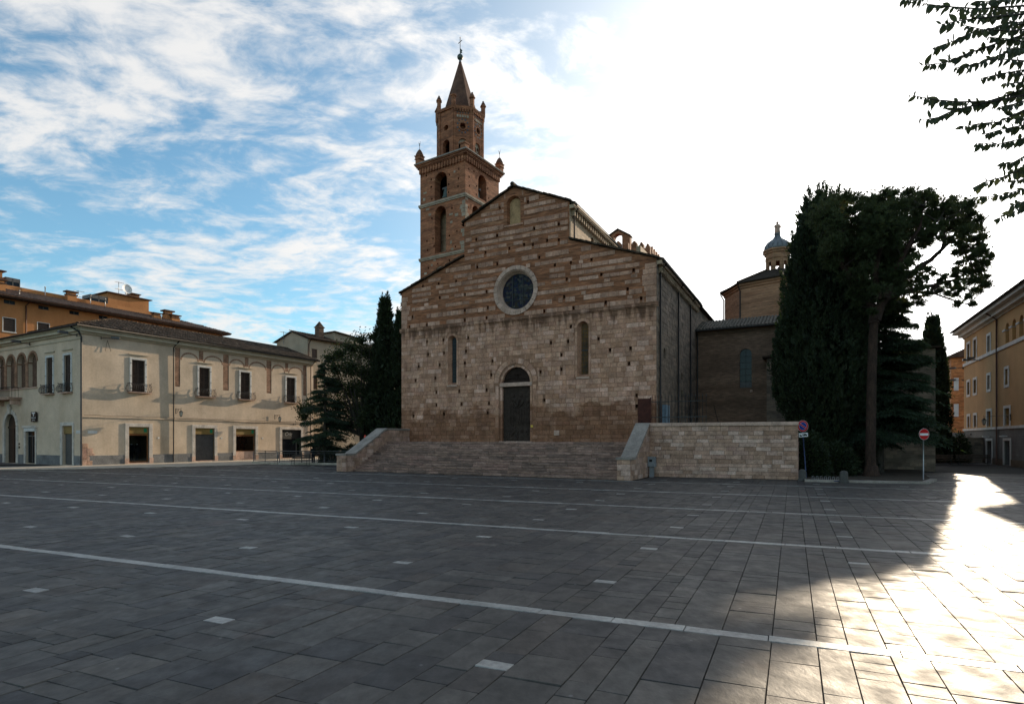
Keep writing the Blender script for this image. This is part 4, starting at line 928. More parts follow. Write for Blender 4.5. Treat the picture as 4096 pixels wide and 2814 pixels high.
    part(sp_, 'weather_vane', 'bell_bronze', lambda m: m.ext([(cx + .03, 44.75), (cx + .3, 44.72), (cx + .22, 44.9), (cx + .32, 45.0), (cx + .05, 45.3)], cy - .02, cy + .02))
M('bowl_blue', [(.03, .05, .09), (.05, .09, .11), (.04, .03, .03)], rough=.25, spec=.6, bump=0)
make_tower()

# ------------------------------------------------------------------ chapel wing, drum and lantern, stone building
wing = thing('chapel_wing', 'brown brick chapel wing with tiled lean-to roof and tall arched window', 'chapel', ch_world(20.5, 14.0), -27.5)
def make_wing():
    rn = random.Random(41); W = 13.0
    win = arch(3.5, 4.42, 6.5, 9.25, 14)
    part(wing, 'wall', 'chapel_brick', lambda m: (m.panel(rect(-.02, W, -.1, 11.45), [win]), m.reveal(win, win, 0, .22), m.place(W, 0, 0, 90), m.panel(rect(0, 9, -.1, 11.45), [])))
    w = part(wing, 'arched_window', 'glass_blue', lambda m: m.ext(win, .17, .2))
    def bars(m):
        m.box(3.945, 3.975, .13, .17, 6.5, 9.7)
        for k in range(1, 6): z = 6.5 + k * .52; m.box(3.5, 4.42, .14, .168, z - .015, z + .015)
    part(w, 'glazing_bars', 'iron', bars)
    part(w, 'spandrel', 'grey_iron', lambda m: m.box(3.52, 4.4, .15, .168, 6.52, 6.98))
    part(wing, 'bracket', 'trim_stone', lambda m: m.block(4.3, 4.5, 6.1, 6.3, -.14, .05))
    part(wing, 'cornice', 'chapel_brick', lambda m: (m.box(-.02, W + .1, -.08, .0, 11.12, 11.26), m.box(-.02, W + .16, -.18, .0, 11.26, 11.42)))
    part(wing, 'roof_deck', 'roof_under', lambda m: (m.quad((0, -.42, 11.42), (W + .4, -.42, 11.42), (W + .4, 3.2, 12.75), (0, 3.2, 12.75)), m.quad((0, -.42, 11.36), (W + .4, -.42, 11.36), (W + .4, .0, 11.42), (0, 0, 11.42))))
    s_ = math.hypot(3.62, 1.33); tiled_slope(wing, (.0, -.45, 11.46), (W + .3, -.45, 11.46), (0, 3.62 / s_, 1.33 / s_), 3.7, rn, 'green_tile', nmax=0, w=.27, ln=.42)
    part(wing, 'gutter', 'pipe_metal', lambda m: m.tube([(0, -.52, 11.42), (W, -.52, 11.42)], .07, 6))
    for x in (.12, 7.4): part(wing, 'downpipe', 'pipe_metal', lambda m: m.tube([(x, -.5, 11.4), (x, -.09, 11.0), (x, -.09, .1)], .06, 7))
    # cable hanging loose
    part(wing, 'cable', 'pipe_metal', lambda m: m.tube([(1.45, -.04, 5.2), (1.62, -.05, 4.4), (1.95, -.04, 3.2)], .02, 5))
make_wing()
drum = thing('octagonal_drum', 'octagonal brick drum with lantern, grey onion dome and statue behind the chapel', 'dome', (28.7, 63.0, 0), 0)
def make_drum():
    Ro = 5.35; A = R(160); rn = random.Random(43)
    def octo(r, z): return (r, z)
    part(drum, 'wall', 'drum_brick', lambda m: m.lathe([(Ro, -.1), (Ro, 17.9), (Ro + .12, 17.95), (Ro + .12, 18.15), (Ro + .28, 18.2), (Ro + .28, 18.4)], 0, 0, 8, A))
    part(drum, 'roof', 'roof_tile', lambda m: m.lathe([(Ro + .5, 18.4), (Ro + .5, 18.52), (1.6, 20.3)], 0, 0, 8, A))
    for k in range(8):
        t = A + math.pi / 4 * k; c, s_ = math.cos(t), math.sin(t)
        part(drum, 'hip_tiles', 'roof_tile', lambda m: m.tube([((Ro + .5) * c, (Ro + .5) * s_, 18.55), (1.6 * c, 1.6 * s_, 20.35)], .12, 6))
        if k in (0, 1, 2):
            part(drum, 'downpipe', 'pipe_metal', lambda m: m.tube([((Ro + .45) * c, (Ro + .45) * s_, 18.35), ((Ro + .1) * c, (Ro + .1) * s_, 17.7), ((Ro + .1) * c, (Ro + .1) * s_, 12)], .07, 6))
        t2 = t + math.pi / 8; ap = Ro * math.cos(math.pi / 8)
        if k in (1, 2): part(drum, 'window', 'dark_void', lambda m: m.place(ap * math.cos(t2), ap * math.sin(t2), 0, math.degrees(t2) + 90).box(-.9, .9, -.02, .3, 14.2, 14.75))
    # lantern
    r = 1.18
    wn = [arch(-.17, .17, 0, 0, 2)]
    for k in range(8):
        t = R(22.5) + math.pi / 4 * k; ap = r * math.cos(math.pi / 8); hw = r * math.sin(math.pi / 8)
        ho = rect(-.19, .19, 20.0, 21.25)
        part(drum, 'lantern_wall', 'drum_brick', lambda m: (m.place(ap * math.cos(t), ap * math.sin(t), 0, math.degrees(t) + 90), m.panel(rect(-hw, hw, 19.4, 22.3), [ho]), m.reveal(ho, ho, 0, .2), m.box(-hw, -hw + .12, -.06, 0, 19.4, 22.3), m.box(hw - .12, hw, -.06, 0, 19.4, 22.3)))
    part(drum, 'lantern_cornice', 'drum_brick', lambda m: m.lathe([(r + .05, 21.6), (r + .12, 21.65), (r + .12, 21.75), (r + .05, 21.8), (r + .08, 22.15), (r + .2, 22.2), (r + .25, 22.4), (r + .38, 22.45), (r + .38, 22.6)], 0, 0, 8, 0))
    prf = [(q, 22.6 + (z - 22.6) * .776) for q, z in [(1.2, 22.6), (1.29, 22.9), (1.24, 23.3), (1.04, 23.65), (.72, 23.95), (.45, 24.2), (.3, 24.5), (.24, 24.85), (.34, 24.95), (.3, 25.05)]]
    dm = part(drum, 'onion_dome', 'lead_roof', lambda m: m.lathe(prf, 0, 0, 24, smooth=True))
    for k in range(16):
        t = 2 * math.pi * k / 16; part(dm, 'rib', 'lead_roof', lambda m: m.tube([(q * 1.01 * math.cos(t), q * 1.01 * math.sin(t), z) for q, z in prf[:-2]], .05, 5))
    # statue: robed figure on its pedestal
    def stat(m):
        m.smooth = True; Z = lambda z: 24.5 + (z - 25.05) * .8; m.lathe([(.3, Z(25.05)), (.27, Z(25.4)), (.25, Z(25.8)), (.29, Z(26.0)), (.24, Z(26.2)), (.09, Z(26.27)), (.08, Z(26.32)), (.13, Z(26.38)), (.14, Z(26.5)), (.08, Z(26.62)), (.02, Z(26.65))], 0, 0, 12, smooth=True)
        m.tube([(-.24, -.02, Z(26.12)), (-.36, -.1, Z(25.88)), (-.2, -.25, Z(25.85))], [.08, .07, .05], 6); m.tube([(.24, -.02, Z(26.12)), (.33, -.08, Z(25.85)), (.2, -.22, Z(25.75))], [.08, .07, .05], 6)
    part(drum, 'statue', 'trim_stone', stat)
make_drum()
sbld = thing('stone_building', 'plain grey stone building with blank walls behind the cedar', 'building', (30.05, 41.34, 0), -27.5)
part(sbld, 'wall', 'side_stone', lambda m: (m.box(-11, 0, 0, 7, -.1, 8.7), m.box(-11.15, .15, -.12, 7.1, 2.62, 2.76)))
part(sbld, 'roof', 'roof_tile', lambda m: m.ext([(-11.3, 8.7), (.3, 8.7), (.3, 8.84), (-11.3, 8.84)], -.3, 7.3))

# ------------------------------------------------------------------ shared building pieces
def text_part(parent, name, s, size, mat, loc, rotz, align='CENTER', ext=.004, shear=0.0):
    cu = bpy.data.curves.new(name, 'FONT'); cu.body = s; cu.size = size; cu.extrude = ext; cu.align_x = align; cu.align_y = 'CENTER'; cu.shear = shear; cu.resolution_u = 3
    cu.materials.append(MATS[mat]); tmp = bpy.data.objects.new('tmp_text', cu); COL.objects.link(tmp)
    me = bpy.data.meshes.new_from_object(tmp.evaluated_get(bpy.context.evaluated_depsgraph_get()))
    bpy.data.objects.remove(tmp); bpy.data.curves.remove(cu)
    o = obj(name, me, None if me.materials else mat, parent); o.location = loc; o.rotation_euler = (R(90), 0, rotz); return o
def surround(parent, pl, x0, x1, z0, z1, w, mat='white_trim', d=.06, sill=True, name='surround'):
    def f(m):
        m.block(x0 - w, x0, z0, z1 + w, -d, .06, .01); m.block(x1, x1 + w, z0, z1 + w, -d, .06, .01); m.block(x0 + .002, x1 - .002, z1, z1 + w, -d, .06, .01)
        if sill: m.block(x0 - w - .05, x1 + w + .05, z0 - .12, z0, -d - .05, .1, .01)
    return part(parent, name, mat, f, **pl)
def french_window(root, pl, x0, x1, z0, z1, rn, hood=True, open_tilt=0):
    """brown panelled shutters in a white surround"""
    s_ = surround(root, pl, x0, x1, z0, z1, .19, sill=False)
    wd = part(root, 'window', 'glass_dark', lambda m: m.box(x0 - .02, x1 + .02, .24, .27, z0, z1 + .02), **pl)
    c = (x0 + x1) / 2
    for a, b in ((x0 + .01, c - .012), (c + .012, x1 - .01)):
        sh = part(wd, 'shutter', 'shutter_wood', lambda m: (m.box(a, a + .07, .10, .15, z0 + .03, z1 - .02), m.box(b - .07, b, .10, .15, z0 + .03, z1 - .02), *[m.box(a + .072, b - .072, .10, .15, z, z + .09) for z in np.linspace(z0 + .03, z1 - .11, 5)], *[m.box(a + .072, b - .072, .125, .14, z, z + .05) for z in np.arange(z0 + .15, z1 - .12, .075)]), **pl)
    for z in (z0 + .35, (z0 + z1) / 2, z1 - .35):
        for x in (x0 - .1, x1 + .1): part(wd, 'hinge', 'iron', lambda m: m.box(x - .06, x + .06, -.09, -.06, z - .02, z + .02), **pl)
    if hood: part(root, 'hood_strip', 'cornice_plaster', lambda m: m.box(x0 - .27, x1 + .33, -.11, .0, z1 + .44, z1 + .5), **pl)
    return wd
def pot_balcony(root, pl, x0, x1, z, hh=.75, out=.42):
    """shallow balcony with bulging iron bars"""
    b = part(root, 'balcony_slab', 'trim_stone', lambda m: m.box(x0, x1, -out, .0, z - .09, z), **pl)
    def rail(m):
        pathx = [(x0 + .04, -.02), (x0 + .04, -out + .05), (x1 - .04, -out + .05), (x1 - .04, -.02)]
        for zz in (z + .03, z + hh): m.tube([(p[0], p[1], zz) for p in pathx], .022, 5)
        def bar(px_, py_, nx, ny):
            P = [(0, .0), (.07, .08), (.15, .2), (.17, .32), (.10, .5), (.0, .64), (-.01, hh)]
            m.tube([(px_ + nx * o, py_ + ny * o, z + q) for o, q in P], .018, 4, cap=False)
        n = max(5, int((x1 - x0) / .17))
        for k in range(n + 1): bar(x0 + .06 + (x1 - x0 - .12) * k / n, -out + .05, 0, -1)
        for k in range(2):
            bar(x0 + .04, -.08 - k * .16, -1, 0); bar(x1 - .04, -.08 - k * .16, 1, 0)
        for x in (x0 + .04, x1 - .04): m.lathe([(.01, z + hh), (.035, z + hh + .05), (.01, z + hh + .1)], x, -out + .05, 6)
    part(b, 'railing', 'iron', rail, **pl)
def shop_front(root, pl, x0, x1, zt, kind, rn):
    """marble-framed shop opening; the room behind is a recess with its own back wall"""
    surround(root, pl, x0, x1, 0.03, zt, .32, 'marble_trim', .07, False, 'shop_surround')
    part(root, 'shop_plinth', 'trim_stone', lambda m: (m.block(x0 - .36, x0 + .0, 0.0, .55, -.1, .0), m.block(x1, x1 + .36, 0.0, .55, -.1, .0), m.box(x0, x1, -.06, .3, .0, .12)), **pl)
    bd = .35 if kind == 'roller' else 1.9
    part(root, 'shop_recess', 'shop_interior' if kind != 'dark' else 'dark_void', lambda m: m.reveal(rect(x0, x1, .12, zt), rect(x0, x1, .12, zt), .0, bd, True), **pl)
    if kind in ('roller', 'gold', 'gold_low'):
        fa = part(root, 'shop_fascia', 'awning_gold', lambda m: m.box(x0 + .01, x1 - .01, .10, .16, zt - .62, zt - .02), **pl)
        part(fa, 'fascia_mark', 'sign_green', lambda m: m.box(x1 - .42, x1 - .14, .085, .1, zt - .48, zt - .12), **pl)
    if kind == 'roller':
        part(root, 'roller_shutter', 'roller_metal', lambda m: [m.ext([(x0 + .01, z), (x1 - .01, z), (x1 - .01, z + .085), (x0 + .01, z + .085)], .2 + .012 * (i % 2), .25) for i, z in enumerate(np.arange(.12, zt - .68, .088))], **pl)
    if kind in ('gold', 'gold_low'):
        zb = .16 if kind == 'gold' else .95
        fr = part(root, 'shop_window', 'frame_wood', lambda m: (m.box(x0 + .02, x0 + .1, .14, .2, zb, zt - .64), m.box(x1 - .1, x1 - .02, .14, .2, zb, zt - .64), m.box(x0 + .1, x1 - .1, .14, .2, zt - .78, zt - .64), m.box(x0 + .1, x1 - .1, .14, .2, zb, zb + .08)), **pl)
        part(fr, 'pane', 'pane_clear', lambda m: m.box(x0 + .1, x1 - .1, .165, .175, zb + .08, zt - .78), **pl)
        if kind == 'gold_low': part(root, 'stall_riser', 'trim_stone', lambda m: m.block(x0 + .01, x1 - .01, .12, zb, .1, .3), **pl)
        part(root, 'display_floor', 'shop_interior', lambda m: m.box(x0 + .02, x1 - .02, .25, 1.8, .13, zb + .1), **pl)
        for q in range(2 if kind == 'gold_low' else 2):
            cx = x0 + (x1 - x0) * (.36 + .3 * q); cy = .75 + .1 * q; zb2 = zb + .1
            md = part(root, 'mannequin', 'cloth_black' , lambda m: (m.lathe([(.02, zb2 + .02), (.16, zb2 + .03), (.12, zb2 + .5), (.17, zb2 + .72), (.2, zb2 + .8), (.18, zb2 + 1.05), (.22, zb2 + 1.32), (.2, zb2 + 1.42), (.07, zb2 + 1.5), (.06, zb2 + 1.56)], cx, cy, 12, smooth=True), m.tube([(cx - .2, cy, zb2 + 1.38), (cx - .28, cy - .02, zb2 + 1.05), (cx - .25, cy - .1, zb2 + .75)], [.08, .075, .06], 7), m.tube([(cx + .2, cy, zb2 + 1.38), (cx + .28, cy - .02, zb2 + 1.05), (cx + .25, cy - .1, zb2 + .75)], [.08, .075, .06], 7)), **pl)
            part(md, 'collar', 'sign_white', lambda m: m.tube([(cx, cy - .03, zb2 + 1.47), (cx, cy, zb2 + 1.56)], [.085, .06], 8), **pl)
    return
M('marble_trim', [(.56, .49, .42), (.62, .55, .48)], rnd=False, sc=2, amt=.3, fine=14)
M('cloth_black', [(.012, .012, .016), (.02, .02, .026)], rough=.85, sc=4, amt=.3)
def _pane():
    m = M('pane_clear', [(.8, .85, .85)], rough=.03, bump=0, amt=0.0, famt=0.0, spec=.6); nt = m.node_tree; b = nt.nodes['Principled BSDF']; out = [x for x in nt.nodes if x.type == 'OUTPUT_MATERIAL'][0]
    gl = nt.nodes.new('ShaderNodeBsdfGlossy'); gl.inputs['Roughness'].default_value = .03; tr = nt.nodes.new('ShaderNodeBsdfTransparent'); tr.inputs[0].default_value = (.82, .86, .86, 1); fr = nt.nodes.new('ShaderNodeFresnel'); fr.inputs[0].default_value = 1.5
    mx = nt.nodes.new('ShaderNodeMixShader'); nt.links.new(fr.outputs[0], mx.inputs[0]); nt.links.new(tr.outputs[0], mx.inputs[1]); nt.links.new(gl.outputs[0], mx.inputs[2]); nt.links.new(mx.outputs[0], out.inputs[0])
_pane()
def wall_lamp(label, world, rz, arm=.75, side=1, group='iron wall lanterns'):
    """wrought bracket with hanging four-sided lantern; local x along the wall, -y out of it"""
    t = thing('wall_lamp', label, 'lamp', world, rz, group)
    def br(m):
        m.box(-.03, .03, -.03, .0, -.45, .08); m.tube([(0, -.02, 0), (0, -arm, 0)], .018, 6)
        m.tube([(0, -.02, -.4), (0, -.25, -.32), (0, -.45, -.12), (0, -.55, 0)], .013, 5)
        for c_, r_ in ((-.16, .09), (-.36, .06)): m.tube([(0, c_ + r_ * math.cos(q), -.1 + r_ * math.sin(q)) for q in np.linspace(0, 5.2, 12)], .010, 4)
        m.tube([(0, -arm, 0), (0, -arm, -.1)], .012, 5); m.tube([(0, -arm, .0), (0, -arm - .05, .09)], .02, 5)
    part(t, 'bracket', 'iron', br)
    h = part(t, 'lantern_frame', 'iron', lambda m: (m.lathe([(.03, -.1), (.05, -.16), (.17, -.27), (.17, -.3)], 0, -arm, 4, R(45)), m.lathe([(.11, -.66), (.06, -.72), (.02, -.76)], 0, -arm, 4, R(45)), *[m.tube([(.12 * sx, -arm + .12 * sy, -.3), (.075 * sx, -arm + .075 * sy, -.66)], .011, 4) for sx in (-1, 1) for sy in (-1, 1)]))
    part(t, 'lantern_glass', 'lamp_glass', lambda m: m.lathe([(.102, -.655), (.155, -.3)], 0, -arm, 4, R(45)))
    return t
M('lamp_glass', [(.45, .43, .36)], rough=.25, spec=.5, bump=0, amt=.1)
def floodlight(label, world, rz, lean=25, group='floodlights on the buildings', pair=False):
    t = thing('floodlight', label, 'floodlight', world, rz, group)
    part(t, 'arm', 'iron', lambda m: (m.tube([(0, 0, 0), (0, -.55, .02), (0, -.75, .02)], .03, 6), m.box(-.07, .07, -.02, .02, -.12, .12)))
    part(t, 'housing', 'grey_iron', lambda m: m.extz([(-.16, -.7), (.16, -.7), (.2, -1.35), (-.2, -1.35)], .02, .2))
    part(t, 'lens', 'glass_dark', lambda m: m.box(-.15, .15, -1.3, -.75, -.005, .018))
    if pair:
        part(t, 'crossbar', 'iron', lambda m: m.box(-.1, 1.0, -.6, -.54, -.02, .03)); part(t, 'housing', 'grey_iron', lambda m: m.extz([(.64, -.6), (.96, -.6), (1.0, -1.2), (.6, -1.2)], .05, .23)); part(t, 'lens', 'glass_dark', lambda m: m.box(.65, .95, -1.15, -.65, .025, .048))
    return t

# ------------------------------------------------------------------ cream corner house on the left
HO = (-36.385, 49.288); HA = 61.0
def hw(x, y, z=0.0): c, s_ = math.cos(R(HA)), math.sin(R(HA)); return (HO[0] + c * x - s_ * y, HO[1] + s_ * x + c * y, z)
house = thing('corner_house', 'two-storey cream corner house with shops, arched loggia and tiled roof', 'house', (HO[0], HO[1], 0), HA)
PR = dict(); PL = dict(rot=-90)      # right face, left face
def make_house():
    rn = random.Random(51); Lx, Ly = 25.0, 20.0; ZE = 11.75
    W = [(3.98, 5.12), (10.37, 11.51), (15.02, 16.17), (21.01, 22.25)]
    S = [(3.72, 5.50, 'gold'), (9.95, 12.02, 'roller'), (14.45, 16.85, 'gold_low'), (20.36, 23.1, 'dark')]
    hr = [rect(a, b, 6.55, 9.47) for a, b in W] + [rect(a, b, .03, 3.38) for a, b, k in S]
    # brick remnants of an old arcade stand in shallow recesses
    PIL = [(7.95, 8.45, 7.35), (13.0, 13.65, 7.36), (18.3, 18.95, 7.43), (23.45, 23.95, 7.5)]
    rec = [rect(a, b, z, 11.1) for a, b, z in PIL]
    def rw(m):
        m.panel(rect(0, Lx, -.05, ZE), hr + rec)
        for l in hr: m.reveal(l, l, 0, .3)
        for l in rec: m.reveal(l, l, 0, .05)
    part(house, 'street_wall', 'cream_plaster', rw)
    for a, b, z in PIL:
        n = int((11.1 - z) / .085)
        part(house, 'old_pillar', 'old_brick', lambda m: (m.box(a, b, .04, .08, z, 11.1), m.box(a + .02, b - .14, .012, .04, z + .12, 11.1), m.box(a, b - .05, .0, .04, 9.98, 10.12), m.box(a, b - .05, .0, .04, z + .2, z + .28)))
    for a, b in ((10.36, 10.82), (15.55, 16.0), (20.82, 21.25)):
        part(house, 'old_pillar', 'old_brick', lambda m: m.box(a, b, -.006, .03, 10.1, 11.1))
    ends = [8.45, 10.36, 10.82, 13.0, 13.65, 15.55, 16.0, 18.3, 18.95, 20.82, 21.25, 23.45]
    for a, b in zip(ends[::2], ends[1::2]):
        c, r_ = (a + b) / 2, (b - a) / 2
        for k in range(12):
            t0, t1 = math.pi * k / 12 + .01, math.pi * (k + 1) / 12 - .01; mb = MB()
            mb.ext([(c + r_ * math.cos(t0), 9.98 + .82 * math.sin(t0)), (c + r_ * math.cos(t1), 9.98 + .82 * math.sin(t1)), (c + (r_ - .15) * math.cos(t1), 9.98 + .67 * math.sin(t1)), (c + (r_ - .15) * math.cos(t0), 9.98 + .67 * math.sin(t0))], -.006, .03); mb.build('arch_brick', 'old_brick', house)
    for a, b in W:
        french_window(house, PR, a, b, 6.55, 9.47, rn); pot_balcony(house, PR, a - .42, b + .42, 6.55)
    for a, b, k in S: shop_front(house, PR, a, b, 3.38, k, rn)
    # last shop: dark window with a script sign
    a, b = 20.36, 23.1
    dk = part(house, 'shop_sign', 'sign_black', lambda m: m.box(a + .02, b - .02, .1, .16, 2.3, 3.36))
    text_part(dk, 'sign_lettering', 'Cric', .62, 'sign_grey', (a + .95, .09, 2.85), 0, shear=.35)
    part(house, 'shop_window', 'glass_dark', lambda m: m.box(a + .02, b - .6, .2, .23, .12, 2.3)); part(house, 'shop_door', 'grey_iron', lambda m: (m.box(b - .6, b - .5, .14, .24, .12, 2.3), m.box(a, a + .08, .14, .24, .12, 2.3)))
    # string line, plinth between the openings, cables
    part(house, 'string_course', 'cream_plaster', lambda m: m.box(-.02, Lx, -.07, .0, 4.12, 4.22))
    xs = [0.55] + [q for a, b, k in S for q in (a - .36, b + .36)] + [Lx]
    for a, b in zip(xs[::2], xs[1::2]): part(house, 'plinth', 'plinth_grey', lambda m: m.block(a, b, -.02, .84, -.045, .02, .01))
    part(house, 'cable', 'pipe_metal', lambda m: (m.tube([(x, -.09, 4.3 + .03 * math.sin(x * 2.1)) for x in np.arange(.1, 24.8, .6)], .014, 4), m.tube([(x, -.09, 4.24 - .22 * math.sin(max(0, min(1, (x - 13) / 6)) * math.pi)) for x in np.arange(8.3, 24.8, .6)], .012, 4)))
    for x in (7.75, 24.5):
        part(house, 'downpipe', 'pipe_metal' if x < 10 else 'copper_pipe', lambda m: m.tube([(x + .25, -.62, 11.7), (x, -.12, 11.05), (x, -.1, 4.5), (x, -.14, 4.3), (x, -.1, 4.0), (x, -.1, .0)], .055, 7))
    part(house, 'downpipe', 'iron', lambda m: m.tube([(-.62, .45, 11.7), (-.3, -.1, 11.3), (-.1, -.1, 10.9), (-.1, -.1, .0)], .07, 8))
    # quoin stones at the corner foot
    for x0, x1, z0, z1 in ((0, .42, 1.48, 1.9), (.0, .34, .55, 1.46), (.36, .8, 1.06, 1.5), (.36, .95, .84, 1.04), (0, .34, .0, .53), (.36, .78, .0, .42), (.36, .7, .44, .82)):
        mb = MB(); mb.block(x0 + .005, x1 - .005, z0, z1 - .012, -.05 + rn.uniform(-.006, .006), .03); mb.build('quoin', 'wall_stone', house)
    part(house, 'street_plate', 'white_trim', lambda m: m.box(.42, 1.15, -.03, .0, 2.72, 2.98))
    for x in (6.3, 12.75, 17.7): part(house, 'number_plate', 'white_trim', lambda m: m.box(x, x + .16, -.02, .0, 2.3, 2.46))
    for x in (22.0, 22.3): part(house, 'cable_cap', 'iron', lambda m: m.tube([(x, -.05, 4.02), (x, .0, 4.02)], .06, 8))
    # ---- left face (distance from the corner is -u)
    LW = [(4.97, 6.12), (1.82, 2.97)]
    AR = [(7.95 + 2.18 * k, 9.55 + 2.18 * k) for k in range(5)]
    hl = [rect(-b, -a, 6.3, 9.52) for a, b in LW] + [arch(-b, -a, 7.05, 9.38, 12) for a, b in AR] + [arch(-14.38, -11.99, .0, 3.5, 14), rect(-10.04, -8.23, .03, 3.25), rect(-3.25, -1.54, .03, 3.4)]
    def lw(m):
        m.panel(rect(-Ly, 0, -.05, ZE), hl)
        for l in hl: m.reveal(l, l, 0, .35)
    part(house, 'square_wall', 'cream_plaster', lw, **PL)
    for a, b in LW: french_window(house, PL, -b, -a, 6.3, 9.52, rn); pot_balcony(house, PL, -b - .3, -a + .28, 6.3)
    for k, (a, b) in enumerate(AR):
        lp = part(house, 'loggia_infill', 'loggia_brick', lambda m: m.ext(arch(-b, -a, 7.05, 9.38, 12), .3, .36), **PL)
        part(lp, 'shade_strip', 'dark_door', lambda m: m.box(-a - .38, -a, .22, .3, 7.05, 9.5), **PL)  # solid dark strip stands in for shade beside the infill
        c, r_ = -(a + b) / 2, .8
        for q in range(15):
            t0, t1 = math.pi * q / 15 + .01, math.pi * (q + 1) / 15 - .01
            part(house, 'arch_brick', 'old_brick', lambda m: m.ext([(c + 1.0 * math.cos(t0), 9.38 + 1.0 * math.sin(t0)), (c + 1.0 * math.cos(t1), 9.38 + 1.0 * math.sin(t1)), (c + r_ * math.cos(t1), 9.38 + r_ * math.sin(t1)), (c + r_ * math.cos(t0), 9.38 + r_ * math.sin(t0))], -.05, .3), **PL)
        part(house, 'loggia_pier', 'old_brick', lambda m: (m.box(-b - .56, -b - .02, -.05, .3, 7.1, 9.3), m.box(-b - .62, -b + .04, -.1, .3, 9.24, 9.38), m.box(-b - .62, -b + .04, -.1, .3, 7.02, 7.12)), **PL)
    part(house, 'loggia_sill', 'trim_stone', lambda m: m.box(-Ly, -7.8, -.1, .1, 6.92, 7.02), **PL)
    # arched street door under the balcony
    part(house, 'street_door', 'dark_door', lambda m: m.ext(arch(-14.38, -11.99, .0, 3.5, 14), .28, .34), **PL)
    part(house, 'fanlight_bar', 'shutter_wood', lambda m: (m.box(-14.38, -11.99, .22, .28, 3.3, 3.5), m.box(-13.2, -13.14, .24, .28, 0, 3.3)), **PL)
    for q in range(11):
        t0, t1 = math.pi * q / 11 + .01, math.pi * (q + 1) / 11 - .01
        part(house, 'door_stone', 'marble_trim', lambda m: m.ext([(-13.185 + ra * math.cos(t), 3.5 + ra * math.sin(t)) for ra, t in ((1.58, t0), (1.58, t1), (1.19, t1), (1.19, t0))], -.07, .05), **PL)
    for s_ in (-1, 1): part(house, 'door_stone', 'marble_trim', lambda m: m.block(min(-13.185 + s_ * 1.19, -13.185 + s_ * 1.58), max(-13.185 + s_ * 1.19, -13.185 + s_ * 1.58), .0, 3.48, -.07, .05), **PL)
    part(house, 'keystone', 'marble_trim', lambda m: (m.ext([(-13.4, 4.65), (-12.97, 4.65), (-12.85, 5.35), (-13.5, 5.35)], -.2, .02), m.lathe([(.02, 5.2), (.16, 5.3), (.2, 5.45), (.12, 5.6), (.02, 5.65)], -13.185, -.12, 8)), **PL)
    bs = part(house, 'balcony_slab', 'trim_stone', lambda m: (m.box(-18.5, -10.9, -1.0, .0, 5.95, 6.1), m.box(-18.6, -10.8, -1.08, .0, 6.1, 6.16)), **PL)
    for x in (-11.4, -14.9, -17.0): part(bs, 'bracket', 'trim_stone', lambda m: m.place(x, 0, 0, 0) and None or m.place(0, 0, 0, -90).ext([(x, 5.95), (x + .28, 5.95), (x + .28, 5.5), (x, 5.5)], -.75, .0) , **PL)
    part(bs, 'railing', 'iron', lambda m: (m.tube([(-10.95, -.02, 7.08), (-10.95, -.95, 7.08), (-18.4, -.95, 7.08)], .025, 5), *[m.tube([(x, -.95, 6.15), (x, -.95, 7.08)], .014, 4) for x in np.arange(-18.4, -10.9, .17)], *[m.tube([(-10.95, y, 6.15), (-10.95, y, 7.08)], .014, 4) for y in (-.75, -.5, -.25)]), **PL)
    part(house, 'shop_surround', 'marble_trim', lambda m: (m.block(-10.4, -10.06, .0, 3.3, -.07, .05), m.block(-8.22, -7.98, .0, 3.3, -.07, .05), m.block(-10.55, -7.85, 3.3, 3.5, -.16, .05)), **PL)
    part(house, 'shop_door', 'glass_dark', lambda m: m.box(-10.04, -8.23, .2, .23, .1, 3.25), **PL); part(house, 'shop_awning', 'white_trim', lambda m: m.ext([(-10.2, 2.98), (-8.1, 2.98), (-8.1, 3.28), (-10.2, 3.28)], -.12, -.08), **PL)
    part(house, 'door_frame', 'grey_iron', lambda m: (m.box(-10.03, -9.95, .15, .2, .1, 3.2), m.box(-8.32, -8.24, .15, .2, .1, 3.2), m.box(-9.2, -9.12, .15, .2, .1, 2.6), m.box(-9.95, -8.32, .15, .2, 2.5, 2.6)), **PL)
    part(house, 'shop_surround', 'marble_trim', lambda m: (m.block(-3.62, -3.26, .0, 3.72, -.07, .05), m.block(-1.53, -1.27, .0, 3.72, -.07, .05), m.block(-3.25, -1.54, 3.41, 3.72, -.07, .05)), **PL)
    part(house, 'shop_fascia', 'awning_gold', lambda m: m.box(-3.25, -1.54, .1, .15, 2.72, 3.38), **PL); part(house, 'roller_shutter', 'roller_metal', lambda m: [m.box(-3.24, -1.55, .2 + .012 * (i % 2), .25, z, z + .084) for i, z in enumerate(np.arange(.08, 2.66, .088))], **PL)
    for a, b in ((-7.95, -3.66), (-1.24, -.05), (-11.55, -10.45), (-20, -14.8)): part(house, 'plinth', 'plinth_grey', lambda m: m.block(a, b, -.02, .84, -.045, .02, .01), **PL)
    part(house, 'bell_plate', 'sign_black', lambda m: (m.box(-11.5, -11.3, -.03, .0, 1.75, 1.9), m.box(-11.5, -11.3, -.03, .0, 1.4, 1.6)), **PL); part(house, 'street_plate', 'white_trim', lambda m: m.box(-.95, -.25, -.03, .0, 2.75, 3.0), **PL)
    part(house, 'cornice_line', 'cornice_plaster', lambda m: m.box(-Ly, .05, -.07, .0, 10.76, 10.86), **PL)
